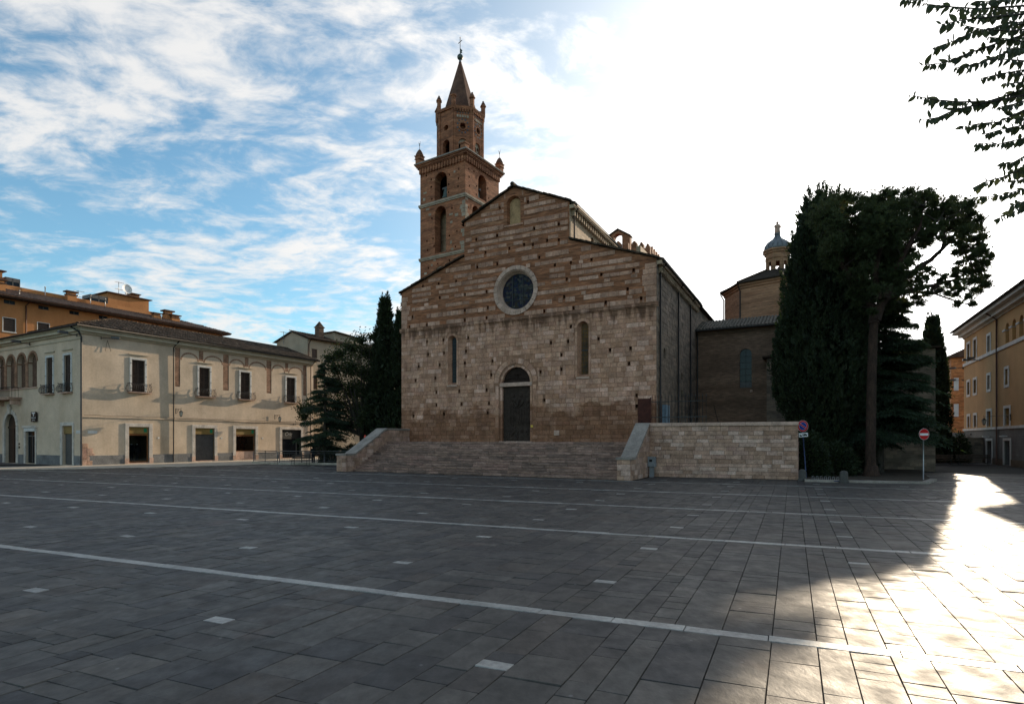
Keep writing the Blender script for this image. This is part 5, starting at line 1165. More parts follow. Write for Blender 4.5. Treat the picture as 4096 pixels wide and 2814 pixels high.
    # cornice and eaves on both faces, back walls
    part(house, 'cornice', 'cornice_plaster', lambda m: (m.box(-.18, Lx, -.18, .0, 11.2, 11.36), m.ext([(-.18, 11.36), (Lx, 11.36), (Lx, 11.62), (-.45, 11.62)], -.42, .0), m.box(-.55, Lx + .1, -.55, .0, 11.62, 11.75), m.box(-.18, .0, .0, Ly, 11.2, 11.36), m.box(-.42, .0, .0, Ly, 11.36, 11.62), m.box(-.55, .0, .0, Ly, 11.62, 11.75)))
    part(house, 'back_wall', 'cream_plaster', lambda m: (m.quad((Lx, 0, 0), (Lx, 10.1, 0), (Lx, 10.1, ZE), (Lx, 0, ZE)), m.poly([(Lx, 0, ZE), (Lx, 10.1, ZE), (Lx, 5.06, 13.6)]), m.quad((0, Ly, 0), (10, Ly, 0), (10, Ly, ZE), (0, Ly, ZE)), m.quad((10, 10.1, 0), (Lx, 10.1, 0), (Lx, 10.1, ZE), (10, 10.1, ZE)), m.quad((10, 10.1, 0), (10, Ly, 0), (10, Ly, ZE), (10, 10.1, ZE))))
    e, d, zr = -.62, 5.06, 13.72; ze = 11.8
    part(house, 'roof_deck', 'roof_under', lambda m: (m.quad((e, e, ze), (Lx + .4, e, ze), (Lx + .4, d, zr), (d, d, zr)), m.quad((e, Ly, ze), (e, e, ze), (d, d, zr), (d, Ly, zr)), m.quad((d, d, zr), (Lx + .4, d, zr), (Lx + .4, 10.7, ze), (10.7, 10.7, ze)), m.quad((d, d, zr), (d, Ly, zr), (10.7, Ly, ze), (10.7, 10.7, ze)), m.box(e, Lx + .4, e, e + .1, ze - .06, ze - .002), m.box(e, e + .1, e, Ly, ze - .06, ze - .002)))
    run, ris = d - e, zr - ze; sl = math.hypot(run, ris)
    tiled_slope(house, (e, e - .06, ze + .03), (Lx + .5, e - .06, ze + .03), (0, run / sl, ris / sl), sl, rn, 'roof_tile', nmax=300, trim=lambda a, b: a > b * run / sl + .05)
    tiled_slope(house, (e - .06, 8.0, ze + .03), (e - .06, e, ze + .03), (run / sl, 0, ris / sl), sl, rn, 'roof_tile', nmax=0, trim=lambda a, b: (8.0 - e) - a > b * run / sl + .05)
    n = 22
    for k in range(n):
        t0, t1 = k / n, (k + 1.15) / n; f = lambda t: (e + (d - e) * t, e + (d - e) * t, ze + .1 + (zr - ze) * t)
        part(house, 'hip_tile', 'roof_tile', lambda m: m.tube([f(t0), f(t1)], [.13, .11], 7))
    for k in range(50):
        x0 = d + (Lx + .4 - d) * k / 50; part(house, 'ridge_tile', 'roof_tile', lambda m: m.tube([(x0, d, zr + .08), (x0 + .46, d, zr + .1)], [.13, .11], 7))
    part(house, 'gutter', 'pipe_metal', lambda m: (m.tube([(e - .08, e - .1, ze - .03), (Lx + .4, e - .1, ze - .03)], .06, 6), m.tube([(e - .1, e - .08, ze - .03), (e - .1, Ly, ze - .03)], .06, 6)))
M('sign_grey', [(.32, .31, .29)], rough=.5, bump=0, amt=.1)
M('loggia_brick', [(.10, .055, .036), (.13, .075, .05)], rnd=False, sc=2, amt=.4, fine=9, post=brick_post(.28, .075, (1.3, 1.25, 1.2)))
make_house()
# tobacconist's sign
sg = thing('shop_sign', 'small black sign with a white T on the cream house wall', 'sign', hw(0, 8.22, 0), HA)
part(sg, 'board', 'sign_black', lambda m: m.box(-.5, .5, -.16, -.1, 3.85, 4.75), **PL)
part(sg, 'letter', 'sign_white', lambda m: (m.box(-.3, .3, -.172, -.158, 4.58, 4.7), m.box(-.08, .08, -.172, -.158, 4.36, 4.6)), **PL)
def _sgt(s, z, sz):
    o = text_part(sg, 'lettering', s, sz, 'sign_white', (-.172, 0, z), R(-90)); return o
_sgt('TABACCHI', 4.2, .17); _sgt('LOTTO', 3.98, .16)
wall_lamp('iron wall lantern beside the downpipe on the cream house', hw(7.95, -.1, 5.15), HA + 0, .85)
wall_lamp('iron wall lantern left of the last shop on the cream house', hw(19.3, -.1, 4.98), HA, .85)
floodlight('black floodlight under the eaves above the loggia arches', hw(-.1, 9.1, 11.0), HA - 90)
floodlight('black floodlight under the eaves at the house corner, loggia side', hw(-.15, .5, 11.05), HA - 90)
floodlight('black floodlight under the eaves at the house corner, shop side', hw(1.4, -.15, 11.0), HA + 60)
part(house, 'cable_bracket', 'iron', lambda m: m.tube([(1.95, -.05, 10.9), (1.75, -.1, 9.95), (2.2, -.1, 9.95), (1.95, -.05, 10.9)], .012, 4))

# ------------------------------------------------------------------ orange apartment building
OA = 240.5; OO = (-42.61, 85.0)
apt = thing('apartment_building', 'long orange apartment building with dark tiled roof rising behind the cream house', 'building', (OO[0], OO[1], 0), 60.5)
# local x runs away from the viewer's left to the right end at 0, so measured distances are -x
def make_apt():
    rn = random.Random(61); Ln = 42.0; ZE = 17.5
    WS = [(24.2, 25.2, 16.97, 17.4), (21.1, 22.1, 16.98, 17.4), (18.05, 19.05, 16.98, 17.4), (14.95, 15.95, 17.0, 17.42), (11.85, 12.8, 17.0, 17.42), (8.7, 9.7, 17.0, 17.42), (5.5, 6.5, 17.0, 17.42), (2.35, 3.35, 17.0, 17.42)]
    WB = [(24.2, 25.26, 13.98, 15.42), (21.06, 22.15, 13.98, 15.43), (17.9, 18.98, 13.98, 15.43)] + [(27.3, 28.4, 13.98, 15.43)]
    holes = [rect(-b, -a, c, d) for a, b, c, d in WS + WB]
    part(apt, 'wall', 'orange_plaster', lambda m: (m.panel(rect(-Ln, 0, 0, ZE), holes), [m.reveal(h, h, 0, .2) for h in holes], m.quad((0, 0, 0), (0, 14, 0), (0, 14, ZE), (0, 0, ZE))))
    for a, b, c, d in WS:
        w = part(apt, 'attic_window', 'glass_dark', lambda m: m.box(-b, -a, .12, .15, c, d)); part(w, 'casement', 'roller_metal', lambda m: (m.box(-(a + b) / 2 + .02, -a, .06, .1, c, c + .05), m.box(-(a + b) / 2 + .02, -a, .06, .1, d - .05, d), m.box(-(a + b) / 2 - .03, -(a + b) / 2 + .03, .06, .1, c, d), m.box(-a - .05, -a, .06, .1, c, d)))
    for a, b, c, d in WB:
        w = part(apt, 'window', 'shutter_wood', lambda m: [m.box(-b, -a, .1 + .01 * (i % 2), .14, z, z + .06) for i, z in enumerate(np.arange(c, d, .062))]); surround(apt, {}, -b, -a, c, d, .07, 'white_trim', .03)
    part(apt, 'eave', 'roof_under', lambda m: (m.box(-Ln, 1.0, -1.08, .0, 17.52, 17.70), m.box(.0, 1.0, 0, 14, 17.52, 17.68), m.box(-Ln, -.2, 3.6, 3.8, 17.4, 19.2)))
    part(apt, 'gutter', 'copper_pipe', lambda m: m.tube([(-Ln, -1.1, 17.7), (1.05, -1.1, 17.7)], .1, 6))
    part(apt, 'downpipe', 'copper_pipe', lambda m: m.tube([(-23.1, -1.0, 17.6), (-23.25, -.1, 17.1), (-23.25, -.1, 8)], .07, 6)); part(apt, 'downpipe', 'copper_pipe', lambda m: m.tube([(-7.0, -1.0, 17.6), (-7.15, -.1, 17.1), (-7.15, -.1, 12)], .07, 6))
    part(apt, 'roof_deck', 'roof_under', lambda m: (m.quad((-Ln, -1.1, 17.68), (1.05, -1.1, 17.68), (-3.2, 3.9, 19.25), (-Ln, 3.9, 19.25)), m.quad((1.05, -1.1, 17.68), (1.05, 14, 17.68), (-3.2, 10, 19.25), (-3.2, 3.9, 19.25))))
    sl = math.hypot(5.0, 1.57); tiled_slope(apt, (-34.0, -1.15, 17.7), (1.05, -1.15, 17.7), (0, 5.0 / sl, 1.57 / sl), sl, rn, 'dark_tile', nmax=0, w=.3, ln=.5, trim=lambda a, b: (35.05 - a) > b * .82)
    part(apt, 'parapet', 'orange_plaster', lambda m: m.box(-Ln, -6.8, 3.9, 4.1, 19.0, 19.85))
    pz = dict()
    for a, b, y0, y1, z1 in ((7.2, 12.4, 5.2, 10, 21.6), (23.5, 40, 5.2, 10, 21.55)):
        ph = part(apt, 'penthouse', 'orange_plaster', lambda m: m.box(-b, -a, y0, y1, 19.0, z1)); part(ph, 'roof_slab', 'copper_pipe', lambda m: m.box(-b - .3, -a + .3, y0 - .35, y1 + .3, z1, z1 + .1))
    for a, b, y0, z0, z1 in ((12.55, 14.6, 5.0, 19.4, 20.9), (21.9, 23.3, 5.0, 19.4, 21.0)):
        lb = part(apt, 'glazed_lobby', 'roller_metal', lambda m: (m.box(-b, -a, y0, y0 + 2, z1 - .45, z1), m.box(-b, -a, y0, y0 + 2, z0, z0 + .5), *[m.box(x - .05, x + .05, y0, y0 + .1, z0, z1) for x in (-b + .05, -(a + b) / 2, -a - .05)])); part(lb, 'pane', 'glass_blue', lambda m: m.box(-b + .05, -a - .05, y0 + .05, y0 + .1, z0 + .5, z1 - .45))
    for x, y, zb, h, w in ((-17.3, 3.7, 19.0, 1.45, .5), (-6.2, 2.4, 18.4, 1.7, .55), (-5.5, 2.0, 18.3, 1.25, .55), (-8.3, 1.4, 18.3, .95, .45), (-25.2, 1.5, 18.3, 1.5, .55), (-8.6, 6.5, 21.6, .8, .6)):
        c_ = part(apt, 'chimney', 'orange_plaster', lambda m: (m.box(x - w, x + w, y - w * .7, y + w * .7, zb, zb + h * .72), m.box(x - w * .85, x + w * .85, y - w * .6, y + w * .6, zb + h * .72, zb + h * .9))); part(c_, 'chimney_cap', 'copper_pipe', lambda m: (m.box(x - w * 1.3, x + w * 1.3, y - w, y + w, zb + h * .9, zb + h), m.box(x - w * 1.15, x + w * 1.15, y - w * .85, y + w * .85, zb + h * .66, zb + h * .74)))
    for x, y, zb, h in ((-20.0, 3.6, 19.4, .9), (-15.2, 3.6, 19.4, .95), (-13.5, 3.6, 19.4, .9), (-23.5, .9, 18.3, .5), (-7.9, 1.0, 18.2, .5)):
        part(apt, 'vent_pipe', 'steel', lambda m: (m.tube([(x, y, zb), (x, y, zb + h)], .05, 6), m.tube([(x, y, zb + h), (x, y, zb + h + .1)], .08, 6)))
    return
M('dark_tile', [(.085, .045, .03), (.11, .062, .042), (.065, .038, .027), (.13, .08, .055)], sc=2.5, amt=.5, fine=12, bump=.4, rough=.9)
make_apt()
def antenna(label, loc, h):
    t = thing('antenna', label, 'antenna', loc, 60.5); part(t, 'mast', 'steel', lambda m: m.tube([(0, 0, 0), (0, 0, h)], .03, 5))
    part(t, 'elements', 'steel', lambda m: (m.tube([(-.5, 0, h - .1), (.7, 0, h - .05)], .02, 4), *[m.tube([(-.4 + .2 * k, -.25 + .02 * k, h - .08), (-.4 + .2 * k, .25 - .02 * k, h - .08)], .014, 4) for k in range(6)], m.tube([(-.4, 0, h * .45), (.5, 0, h * .4)], .02, 4), *[m.tube([(-.35 + .2 * k, -.3, h * .43), (-.35 + .2 * k, .3, h * .43)], .014, 4) for k in range(5)]))
def dish(label, loc, rz, r=.5):
    t = thing('satellite_dish', label, 'satellite dish', loc, rz); part(t, 'mast', 'steel', lambda m: m.tube([(0, 0, 0), (0, 0, .9)], .04, 6))
    def bowl(m):
        m.smooth = True; rg = []
        for j in range(5):
            q = r * j / 4; rg.append([m.V(q * math.cos(2 * math.pi * k / 16), -.12 - .16 * (q / r) ** 2 + .12 * math.sin(2 * math.pi * k / 16) * q / r, 1.0 + q * 1.05 * math.sin(2 * math.pi * k / 16)) for k in range(16)])
        for j in range(4):
            for k in range(16): w = (k + 1) % 16; m.Fc(rg[j][k], rg[j][w], rg[j + 1][w], rg[j + 1][k])
    part(t, 'bowl', 'sign_white', bowl); part(t, 'feed_arm', 'steel', lambda m: (m.tube([(0, -.2, .55), (0, -.75, .75)], .02, 4), m.box(-.06, .06, -.82, -.7, .7, .84)))
def aw_(x, y, z): c, s_ = math.cos(R(60.5)), math.sin(R(60.5)); return (OO[0] + c * x - s_ * y, OO[1] + s_ * x + c * y, z)
antenna('tv antenna with many rods on the orange rooftop room beside the white dish', aw_(-10.9, 5.6, 21.65), 1.75)
antenna('short tv antenna on the orange roof parapet beside a chimney', aw_(-16.2, 4.4, 19.6), 1.3)
dish('white satellite dish on the orange rooftop room', aw_(-10.0, 5.5, 21.6), 60, .62)
dish('white satellite dish at the left end of the orange roof', aw_(-25.6, 5.3, 21.5), 60, .6)

# ------------------------------------------------------------------ beige house row along the side street, added house behind the cypresses that shades the square
bh = thing('gabled_house', 'beige gabled house with brick chimney behind the trees left of the church', 'house', (-25.63, 73.0, 0), 57)
def make_bh():
    rn = random.Random(71); Lx = 20.0; ZE = 14.85
    ws = [rect(.65, 1.45, 12.55, 13.7), rect(4.3, 5.1, 12.55, 13.7), rect(.7, 1.5, 8.6, 10.4), rect(4.3, 5.1, 8.6, 10.4), rect(8.0, 8.8, 8.6, 10.4), rect(11.5, 12.3, 8.6, 10.4), rect(8.0, 8.8, 12.5, 13.7), rect(1.0, 2.8, .1, 3.0), rect(9.0, 11.2, .1, 3.2)]
    part(bh, 'wall', 'beige_plaster', lambda m: (m.panel(rect(0, Lx, 0, ZE), ws), [m.reveal(w, w, 0, .2) for w in ws], m.poly([(0, 0, 0), (0, 6.2, 0), (0, 6.2, 14.95), (0, 3.0, 15.95), (0, 0, ZE)]), m.quad((Lx, 0, 0), (Lx, 6.2, 0), (Lx, 6.2, ZE), (Lx, 0, ZE))))
    for w in ws[:7]: sh = part(bh, 'window', 'shutter_wood', lambda m: (m.box(w[0][0], (w[0][0] + w[1][0]) / 2 - .01, .05, .1, w[0][1], w[2][1]), m.box((w[0][0] + w[1][0]) / 2 + .01, w[1][0], .05, .1, w[0][1], w[2][1]))); surround(bh, {}, w[0][0], w[1][0], w[0][1], w[2][1], .06, 'beige_plaster', .03)
    part(bh, 'shop_front', 'glass_dark', lambda m: (m.box(1.0, 2.8, .15, .2, .1, 3.0), m.box(9.0, 11.2, .15, .2, .1, 2.2)))
    part(bh, 'red_shop_sign', 'shop_red', lambda m: m.box(8.9, 11.3, -.08, .02, 2.3, 3.2))
    part(bh, 'roof_deck', 'roof_under', lambda m: (m.quad((-.35, -.5, ZE - .05), (Lx, -.5, ZE - .05), (Lx, 3.0, 16.05), (-.35, 3.0, 16.05)), m.quad((-.35, 3.0, 16.05), (Lx, 3.0, 16.05), (Lx, 6.7, 14.9), (-.35, 6.7, 14.9))))
    sl = math.hypot(3.5, 1.2); tiled_slope(bh, (-.35, -.55, ZE), (Lx, -.55, ZE), (0, 3.5 / sl, 1.2 / sl), sl, rn, 'roof_tile', w=.27, ln=.45)
    part(bh, 'raised_roof', 'beige_plaster', lambda m: (m.ext([(4.9, 15.3), (9.5, 15.3), (9.5, 16.2), (4.9, 16.5)], .8, 4)))
    part(bh, 'raised_roof_tiles', 'roof_tile', lambda m: m.ext([(4.7, 16.5), (9.7, 16.18), (9.7, 16.3), (4.7, 16.65)], .5, 4.3))
    c_ = part(bh, 'chimney', 'chapel_brick', lambda m: (m.box(2.85, 3.65, 1.4, 2.2, 15.0, 16.9), m.box(2.75, 3.75, 1.3, 2.3, 16.9, 17.02))); part(c_, 'chimney_cap', 'roof_tile', lambda m: m.lathe([(.62, 17.02), (.05, 17.75)], 3.25, 1.8, 4, R(45)))
    part(bh, 'downpipe', 'copper_pipe', lambda m: m.tube([(.15, -.5, ZE - .1), (.15, -.08, ZE - .6), (.15, -.08, 4)], .06, 6))
make_bh()
antenna('tv antenna on the beige house roof behind the cream house', (-29.6, 75.5, 14.6), 1.6)
ah = thing('added_shade_house', 'added plain beige house hidden behind the cypresses to shade the square', 'house', (-14.0, 73.5, 0), -27.5)  # unseen building added to keep the left of the square in shade
part(ah, 'wall', 'beige_plaster', lambda m: (m.box(0, 15.5, 0, 9, 0, 13.2),)); part(ah, 'roof', 'roof_tile', lambda m: m.ext([(-.4, 13.2), (15.5, 13.2), (15.5, 13.4), (7.5, 14.8), (-.4, 13.4)], -.4, 9.4))
for x in (2, 6): part(ah, 'window', 'shutter_wood', lambda m: m.box(x, x + .9, -.04, .02, 8.5, 10.3))

# ------------------------------------------------------------------ ochre palace on the right
YO = (48.607, 62.642); YA = 243.5
pal = thing('ochre_palace', 'long ochre palace with white window frames, arched loggia and grey ground floor', 'building', (YO[0], YO[1], 0), YA)
def make_pal():
    rn = random.Random(81); Lx = 34.0; ZE = 13.3
    up = [(1.25, 2.7, 10.42, 12.45), (3.82, 5.28, 10.42, 12.5), (8.69, 10.05, 10.42, 12.12), (1.25, 2.68, 6.68, 8.48), (3.82, 5.28, 6.66, 8.48), (8.69, 10.03, 6.66, 8.44), (14.02, 15.31, 6.64, 8.45), (1.36, 2.7, 3.5, 4.9), (3.9, 5.33, 3.5, 4.91), (8.55, 10.36, 3.45, 5.1), (13.87, 15.7, 3.45, 5.11), (19.5, 20.9, 6.64, 8.45), (19.4, 21.1, 3.45, 5.1), (24.5, 25.9, 6.64, 8.45), (24.5, 26.0, 3.45, 5.1)]
    t = .24
    op = [rect(a + t, b - t, c + (t if c < 10 and c > 6 else .02), d - t) for a, b, c, d in up]
    lg = [arch(14.3 + 1.78 * k, 15.3 + 1.78 * k, 10.42, 11.6, 12) for k in range(6)]
    gd = [rect(1.3, 2.8, .05, 2.5), rect(4.35, 5.2, 1.83, 2.43), rect(8.65, 10.35, .05, 2.1), rect(13.95, 15.6, .05, 2.12), rect(20, 21.6, .05, 2.2)]
    part(pal, 'wall', 'ochre_plaster', lambda m: (m.panel(rect(0, Lx, 3.2, ZE), op + lg), [m.reveal(o, o, 0, .42) for o in op], [m.reveal(o, o, 0, .9) for o in lg], m.quad((0, 0, 0), (0, 14, 0), (0, 14, ZE), (0, 0, ZE))))
    part(pal, 'loggia_back', 'ochre_plaster', lambda m: m.box(14, 26, .85, .9, 10.3, 12.6))
    part(pal, 'ground_floor', 'grey_plaster', lambda m: (m.panel(rect(0, Lx, -.05, 3.2), gd), [m.reveal(o, o, 0, .5, True) for o in gd]))
    for a, b, c, d in up:
        w = part(pal, 'window', 'glass_blue' if a < 5 else 'glass_dark', lambda m: m.box(a + t, b - t, .38, .41, c, d - t)); part(w, 'sash', 'iron' if c < 6 else 'shutter_wood', lambda m: (m.box((a + b) / 2 - .03, (a + b) / 2 + .03, .33, .38, c, d - t), m.box(a + t, b - t, .33, .38, (c + d) / 2 - .03, (c + d) / 2 + .03)))
        def sr(m):
            z0 = c if 6 < c < 10 else c - .05
            m.box(a, a + t, -.05, .1, z0, d); m.box(b - t, b, -.05, .1, z0, d); m.box(a + t, b - t, -.05, .1, d - t, d)
            if 6 < c < 10: m.box(a + t, b - t, -.05, .1, z0, z0 + t)
        part(w, 'surround', 'white_trim', sr)
    for k in range(7): x = 13.6 + 1.78 * k; part(pal, 'impost', 'white_trim', lambda m: m.box(x + .0, x + .7, -.06, .3, 11.5, 11.66))
    for z, h in ((10.0, .3), (3.12, .22)): part(pal, 'string_course', 'white_trim', lambda m: m.box(-.1, Lx, -.1, .0, z + .02, z + h + .02))
    part(pal, 'cornice', 'white_trim', lambda m: (m.box(-.12, Lx, -.12, 0, 12.98, 13.14), m.ext([(-.2, 13.14), (Lx, 13.14), (Lx, 13.5), (-.2, 13.5)], -.5, 0), m.box(-.6, Lx, -.95, .0, 13.5, 13.72), m.box(-.6, 0, 0, 14, 13.3, 13.72)))
    part(pal, 'roof_deck', 'roof_under', lambda m: m.quad((-.8, -1.1, 13.74), (Lx, -1.1, 13.74), (Lx, 6, 16), (5, 6, 16)))
    sl = math.hypot(7.1, 2.26); tiled_slope(pal, (-.8, -1.15, 13.76), (Lx, -1.15, 13.76), (0, 7.1 / sl, 2.26 / sl), 2.2, rn, 'roof_tile', w=.3, ln=.5)
    part(pal, 'downpipe', 'copper_pipe', lambda m: m.tube([(12.15, -.85, 13.5), (12.15, -.1, 12.9), (12.15, -.09, .0)], .07, 7))
    for g_ in gd[2:]:
        a, b, c, d = g_[0][0], g_[1][0], g_[0][1], g_[2][1]
        dr = part(pal, 'door', 'dark_door', lambda m: m.box(a, b, .4, .45, c, d - .45)); part(dr, 'notice_board', 'sign_white', lambda m: m.box(a, b, .35, .4, d - .43, d - .02)); surround(pal, {}, a, b, c, d, .22, 'white_trim', .05, False, 'door_surround')
        part(dr, 'print_line', 'plinth_grey', lambda m: [m.box(a + .15, b - .2 - .2 * (i % 2), .342, .35, z, z + .035) for i, z in enumerate((d - .14, d - .24, d - .34))])
    part(pal, 'door', 'dark_door', lambda m: m.box(1.3, 2.8, .35, .4, .05, 2.5)); part(pal, 'door_hood', 'grey_plaster', lambda m: m.box(1.0, 3.1, -.12, .0, 2.72, 2.82)); part(pal, 'grille', 'iron', lambda m: [m.tube([(x, .1, 1.83), (x, .1, 2.43)], .02, 4) for x in np.arange(4.45, 5.2, .15)])
    for z in (.95, 1.75, 2.55): part(pal, 'rustication_line', 'plinth_grey', lambda m: [m.box(a, b, -.012, .0, z, z + .03) for a, b in ((5.3, 8.4), (10.6, 13.7), (15.9, 19.7), (21.9, 30))])
    for a, b in ((.0, 1.25), (2.85, 8.4), (10.6, 13.7), (15.85, 19.7), (21.85, Lx)): part(pal, 'plinth', 'plinth_brown', lambda m: m.box(a, b, -.05, .0, -.02, .55))
    for x in (9.5, 14.8): part(pal, 'door_lamp', 'white_trim', lambda m: (m.tube([(x, .0, 2.5), (x, -.35, 2.55)], .04, 6), m.box(x - .2, x + .2, -.5, -.25, 2.46, 2.56)))
make_pal()
def pw(x, y, z): c, s_ = math.cos(R(YA)), math.sin(R(YA)); return (YO[0] + c * x - s_ * y, YO[1] + s_ * x + c * y, z)
wall_lamp('iron wall lantern on long scrolled bracket on the ochre palace', pw(15.9, -.05, 4.25), YA - 72, 3.4, group=None)
floodlight('pair of black floodlights on the ochre palace string course', pw(6.7, -.1, 9.95), YA, pair=True)
floodlight('black floodlight at the far corner of the ochre palace', pw(.1, -.1, 9.9), YA - 35)
floodlight('lower black floodlight at the far corner of the ochre palace', pw(.1, -.1, 8.6), YA - 35)
brh = thing('brick_house', 'brick house coloured as if lit orange, closing the street beside the ochre palace', 'house', (63.2, 83.0, 0), -30)
part(brh, 'wall', 'lit_orange_brick', lambda m: m.box(-.5, 22, 0, 12, 3.2, 13.9)); part(brh, 'base', 'grey_plaster', lambda m: m.box(-.5, 22, -.05, 12, 0, 3.2))
part(brh, 'roof', 'dark_tile', lambda m: m.ext([(-1.0, 13.9), (22, 13.9), (22, 16.2), (3.2, 16.2), (-1.0, 14.1)], -.5, 12)); part(brh, 'downpipe', 'pipe_metal', lambda m: m.tube([(1.3, -.1, 13.8), (1.3, -.1, 3)], .1, 6))
for z in (5.5, 9.2): part(brh, 'window', 'white_trim', lambda m: m.box(-.2, .35, -.06, .05, z, z + 1.8))
# low wall and gate posts at the end of the street
ew = thing('garden_wall', 'low stone garden wall at the far end of the street', 'wall', (40.5, 58.5, 0), -27.5); part(ew, 'wall', 'side_stone', lambda m: (m.box(-3, 7, 0, .5, -.05, 2.3), m.box(-3.1, 7.1, -.08, .58, 2.3, 2.42)))

# ------------------------------------------------------------------ street furniture
M('cabinet_blue', [(.20, .27, .33)], rough=.5, sc=2, amt=.2, bump=.05)
def sign_post(t, h, mat='steel', r=.03): part(t, 'pole', mat, lambda m: m.tube([(0, 0, -.02), (0, 0, h)], r, 8))
def disc(m, cz, r, y0, y1, n=28): m.ext(circ(0, cz, r, n), y0, y1)
ns = thing('no_parking_sign', 'leaning round no-parking sign with tow-away plate beside the retaining wall', 'road sign', (16.62, 32.9, 0.0), 6); ns.rotation_euler = (0, R(-4.6), R(6))
part(ns, 'pole', 'blue_paint', lambda m: m.tube([(0, 0, -.02), (0, 0, 3.05)], .032, 8))
dn = part(ns, 'disc', 'sign_red', lambda m: disc(m, 2.98, .315, -.05, -.036)); part(dn, 'rim', 'sign_white', lambda m: (m.ring(circ(0, 2.98, .325, 28), circ(0, 2.98, .316, 28), -.052), disc(m, 2.98, .325, -.036, -.03)))
part(dn, 'white_ring', 'sign_white', lambda m: disc(m, 2.98, .226, -.054, -.05)); part(dn, 'blue_field', 'sign_blue', lambda m: disc(m, 2.98, .218, -.058, -.054))
def bar(m, w, y0, y1):
    c, s_ = math.cos(R(-38)), math.sin(R(-38)); L_ = .235; m.ext([(c * a - s_ * b, 2.98 + s_ * a + c * b) for a, b in ((-L_, -w), (L_, -w), (L_, w), (-L_, w))], y0, y1)
part(dn, 'bar_edge', 'sign_white', lambda m: bar(m, .042, -.061, -.058)); part(dn, 'bar', 'sign_red', lambda m: bar(m, .034, -.064, -.061))
pt_ = part(ns, 'plate', 'sign_white', lambda m: m.box(-.27, .27, -.05, -.038, 2.37, 2.6))
part(pt_, 'tow_symbol', 'sign_black', lambda m: (m.ext([(-.02, 2.44), (.22, 2.44), (.22, 2.49), (.17, 2.5), (.13, 2.54), (.04, 2.54), (.0, 2.5), (-.02, 2.49)], -.054, -.05), m.ext([(-.23, 2.42), (-.08, 2.42), (-.08, 2.47), (-.17, 2.47), (-.17, 2.52), (-.23, 2.52)], -.054, -.05), m.ext([(-.1, 2.46), (-.07, 2.46), (-.01, 2.55), (-.04, 2.55)], -.054, -.05), *[m.ext(circ(x, 2.43, .025, 10), -.055, -.05) for x in (.03, .17, -.19, -.11)]))
ne = thing('no_entry_sign', 'round red no-entry sign on grey pole by the planted bed', 'road sign', (22.0, 31.15, 0.0), 8)
sign_post(ne, 2.85); d2 = part(ne, 'disc', 'sign_red', lambda m: disc(m, 2.5, .29, -.05, -.036)); part(d2, 'rim', 'sign_white', lambda m: (m.ring(circ(0, 2.5, .3, 28), circ(0, 2.5, .291, 28), -.052), disc(m, 2.5, .3, -.036, -.03)))
part(d2, 'bar', 'sign_white', lambda m: m.box(-.245, .245, -.056, -.05, 2.43, 2.55)); part(ne, 'clamp', 'steel', lambda m: (m.box(-.06, .06, -.03, .04, 2.3, 2.34), m.box(-.06, .06, -.03, .04, 2.64, 2.68)))
def bollard(label, x, y):
    t = thing('stone_bollard', label, 'bollard', (x, y, 0), rng.uniform(0, 90), 'stone bollards by the cycle rack')
    part(t, 'shaft', 'bollard_stone', lambda m: m.lathe([(.2, -.03), (.2, .05), (.19, .3), (.185, .5), (.17, .56), (.12, .61), (.03, .63)], 0, 0, 20, smooth=True)); part(t, 'collar', 'bollard_stone', lambda m: m.lathe([(.225, -.03), (.225, .09), (.2, .12)], 0, 0, 20))
bollard('squat stone bollard next to the end of the retaining wall', 15.55, 31.2); bollard('squat stone bollard at the right end of the cycle rack', 16.95, 29.75)
rk = thing('cycle_rack', 'low metal cycle rack between the two bollards', 'cycle rack', (15.85, 30.95, 0), -46)
part(rk, 'rail', 'blue_paint', lambda m: (m.tube([(0, 0, .08), (1.55, 0, .08)], .025, 6), m.tube([(0, .35, .08), (1.55, .35, .08)], .025, 6)))
for k in range(8): part(rk, 'hoop', 'steel', lambda m: m.tube([(.08 + .2 * k, 0, .08), (.08 + .2 * k, .05, .28), (.08 + .2 * k, .3, .28), (.08 + .2 * k, .35, .08)], .012, 5))
ub = thing('utility_box', 'small grey utility box on a post against the retaining wall', 'utility box', ch_world(20.95, -3.05), -27.5)
part(ub, 'post', 'box_paint', lambda m: m.box(-.11, .13, -.12, .1, -.02, .6)); cb = part(ub, 'cabinet', 'box_paint', lambda m: m.block(-.2, .24, .6, 1.2, -.2, .14, .02)); part(cb, 'window', 'sign_black', lambda m: m.box(-.1, .08, -.206, -.2, .9, 1.05)); part(cb, 'door_seam', 'grey_iron', lambda m: m.box(-.18, .22, -.204, -.2, .62, .628))
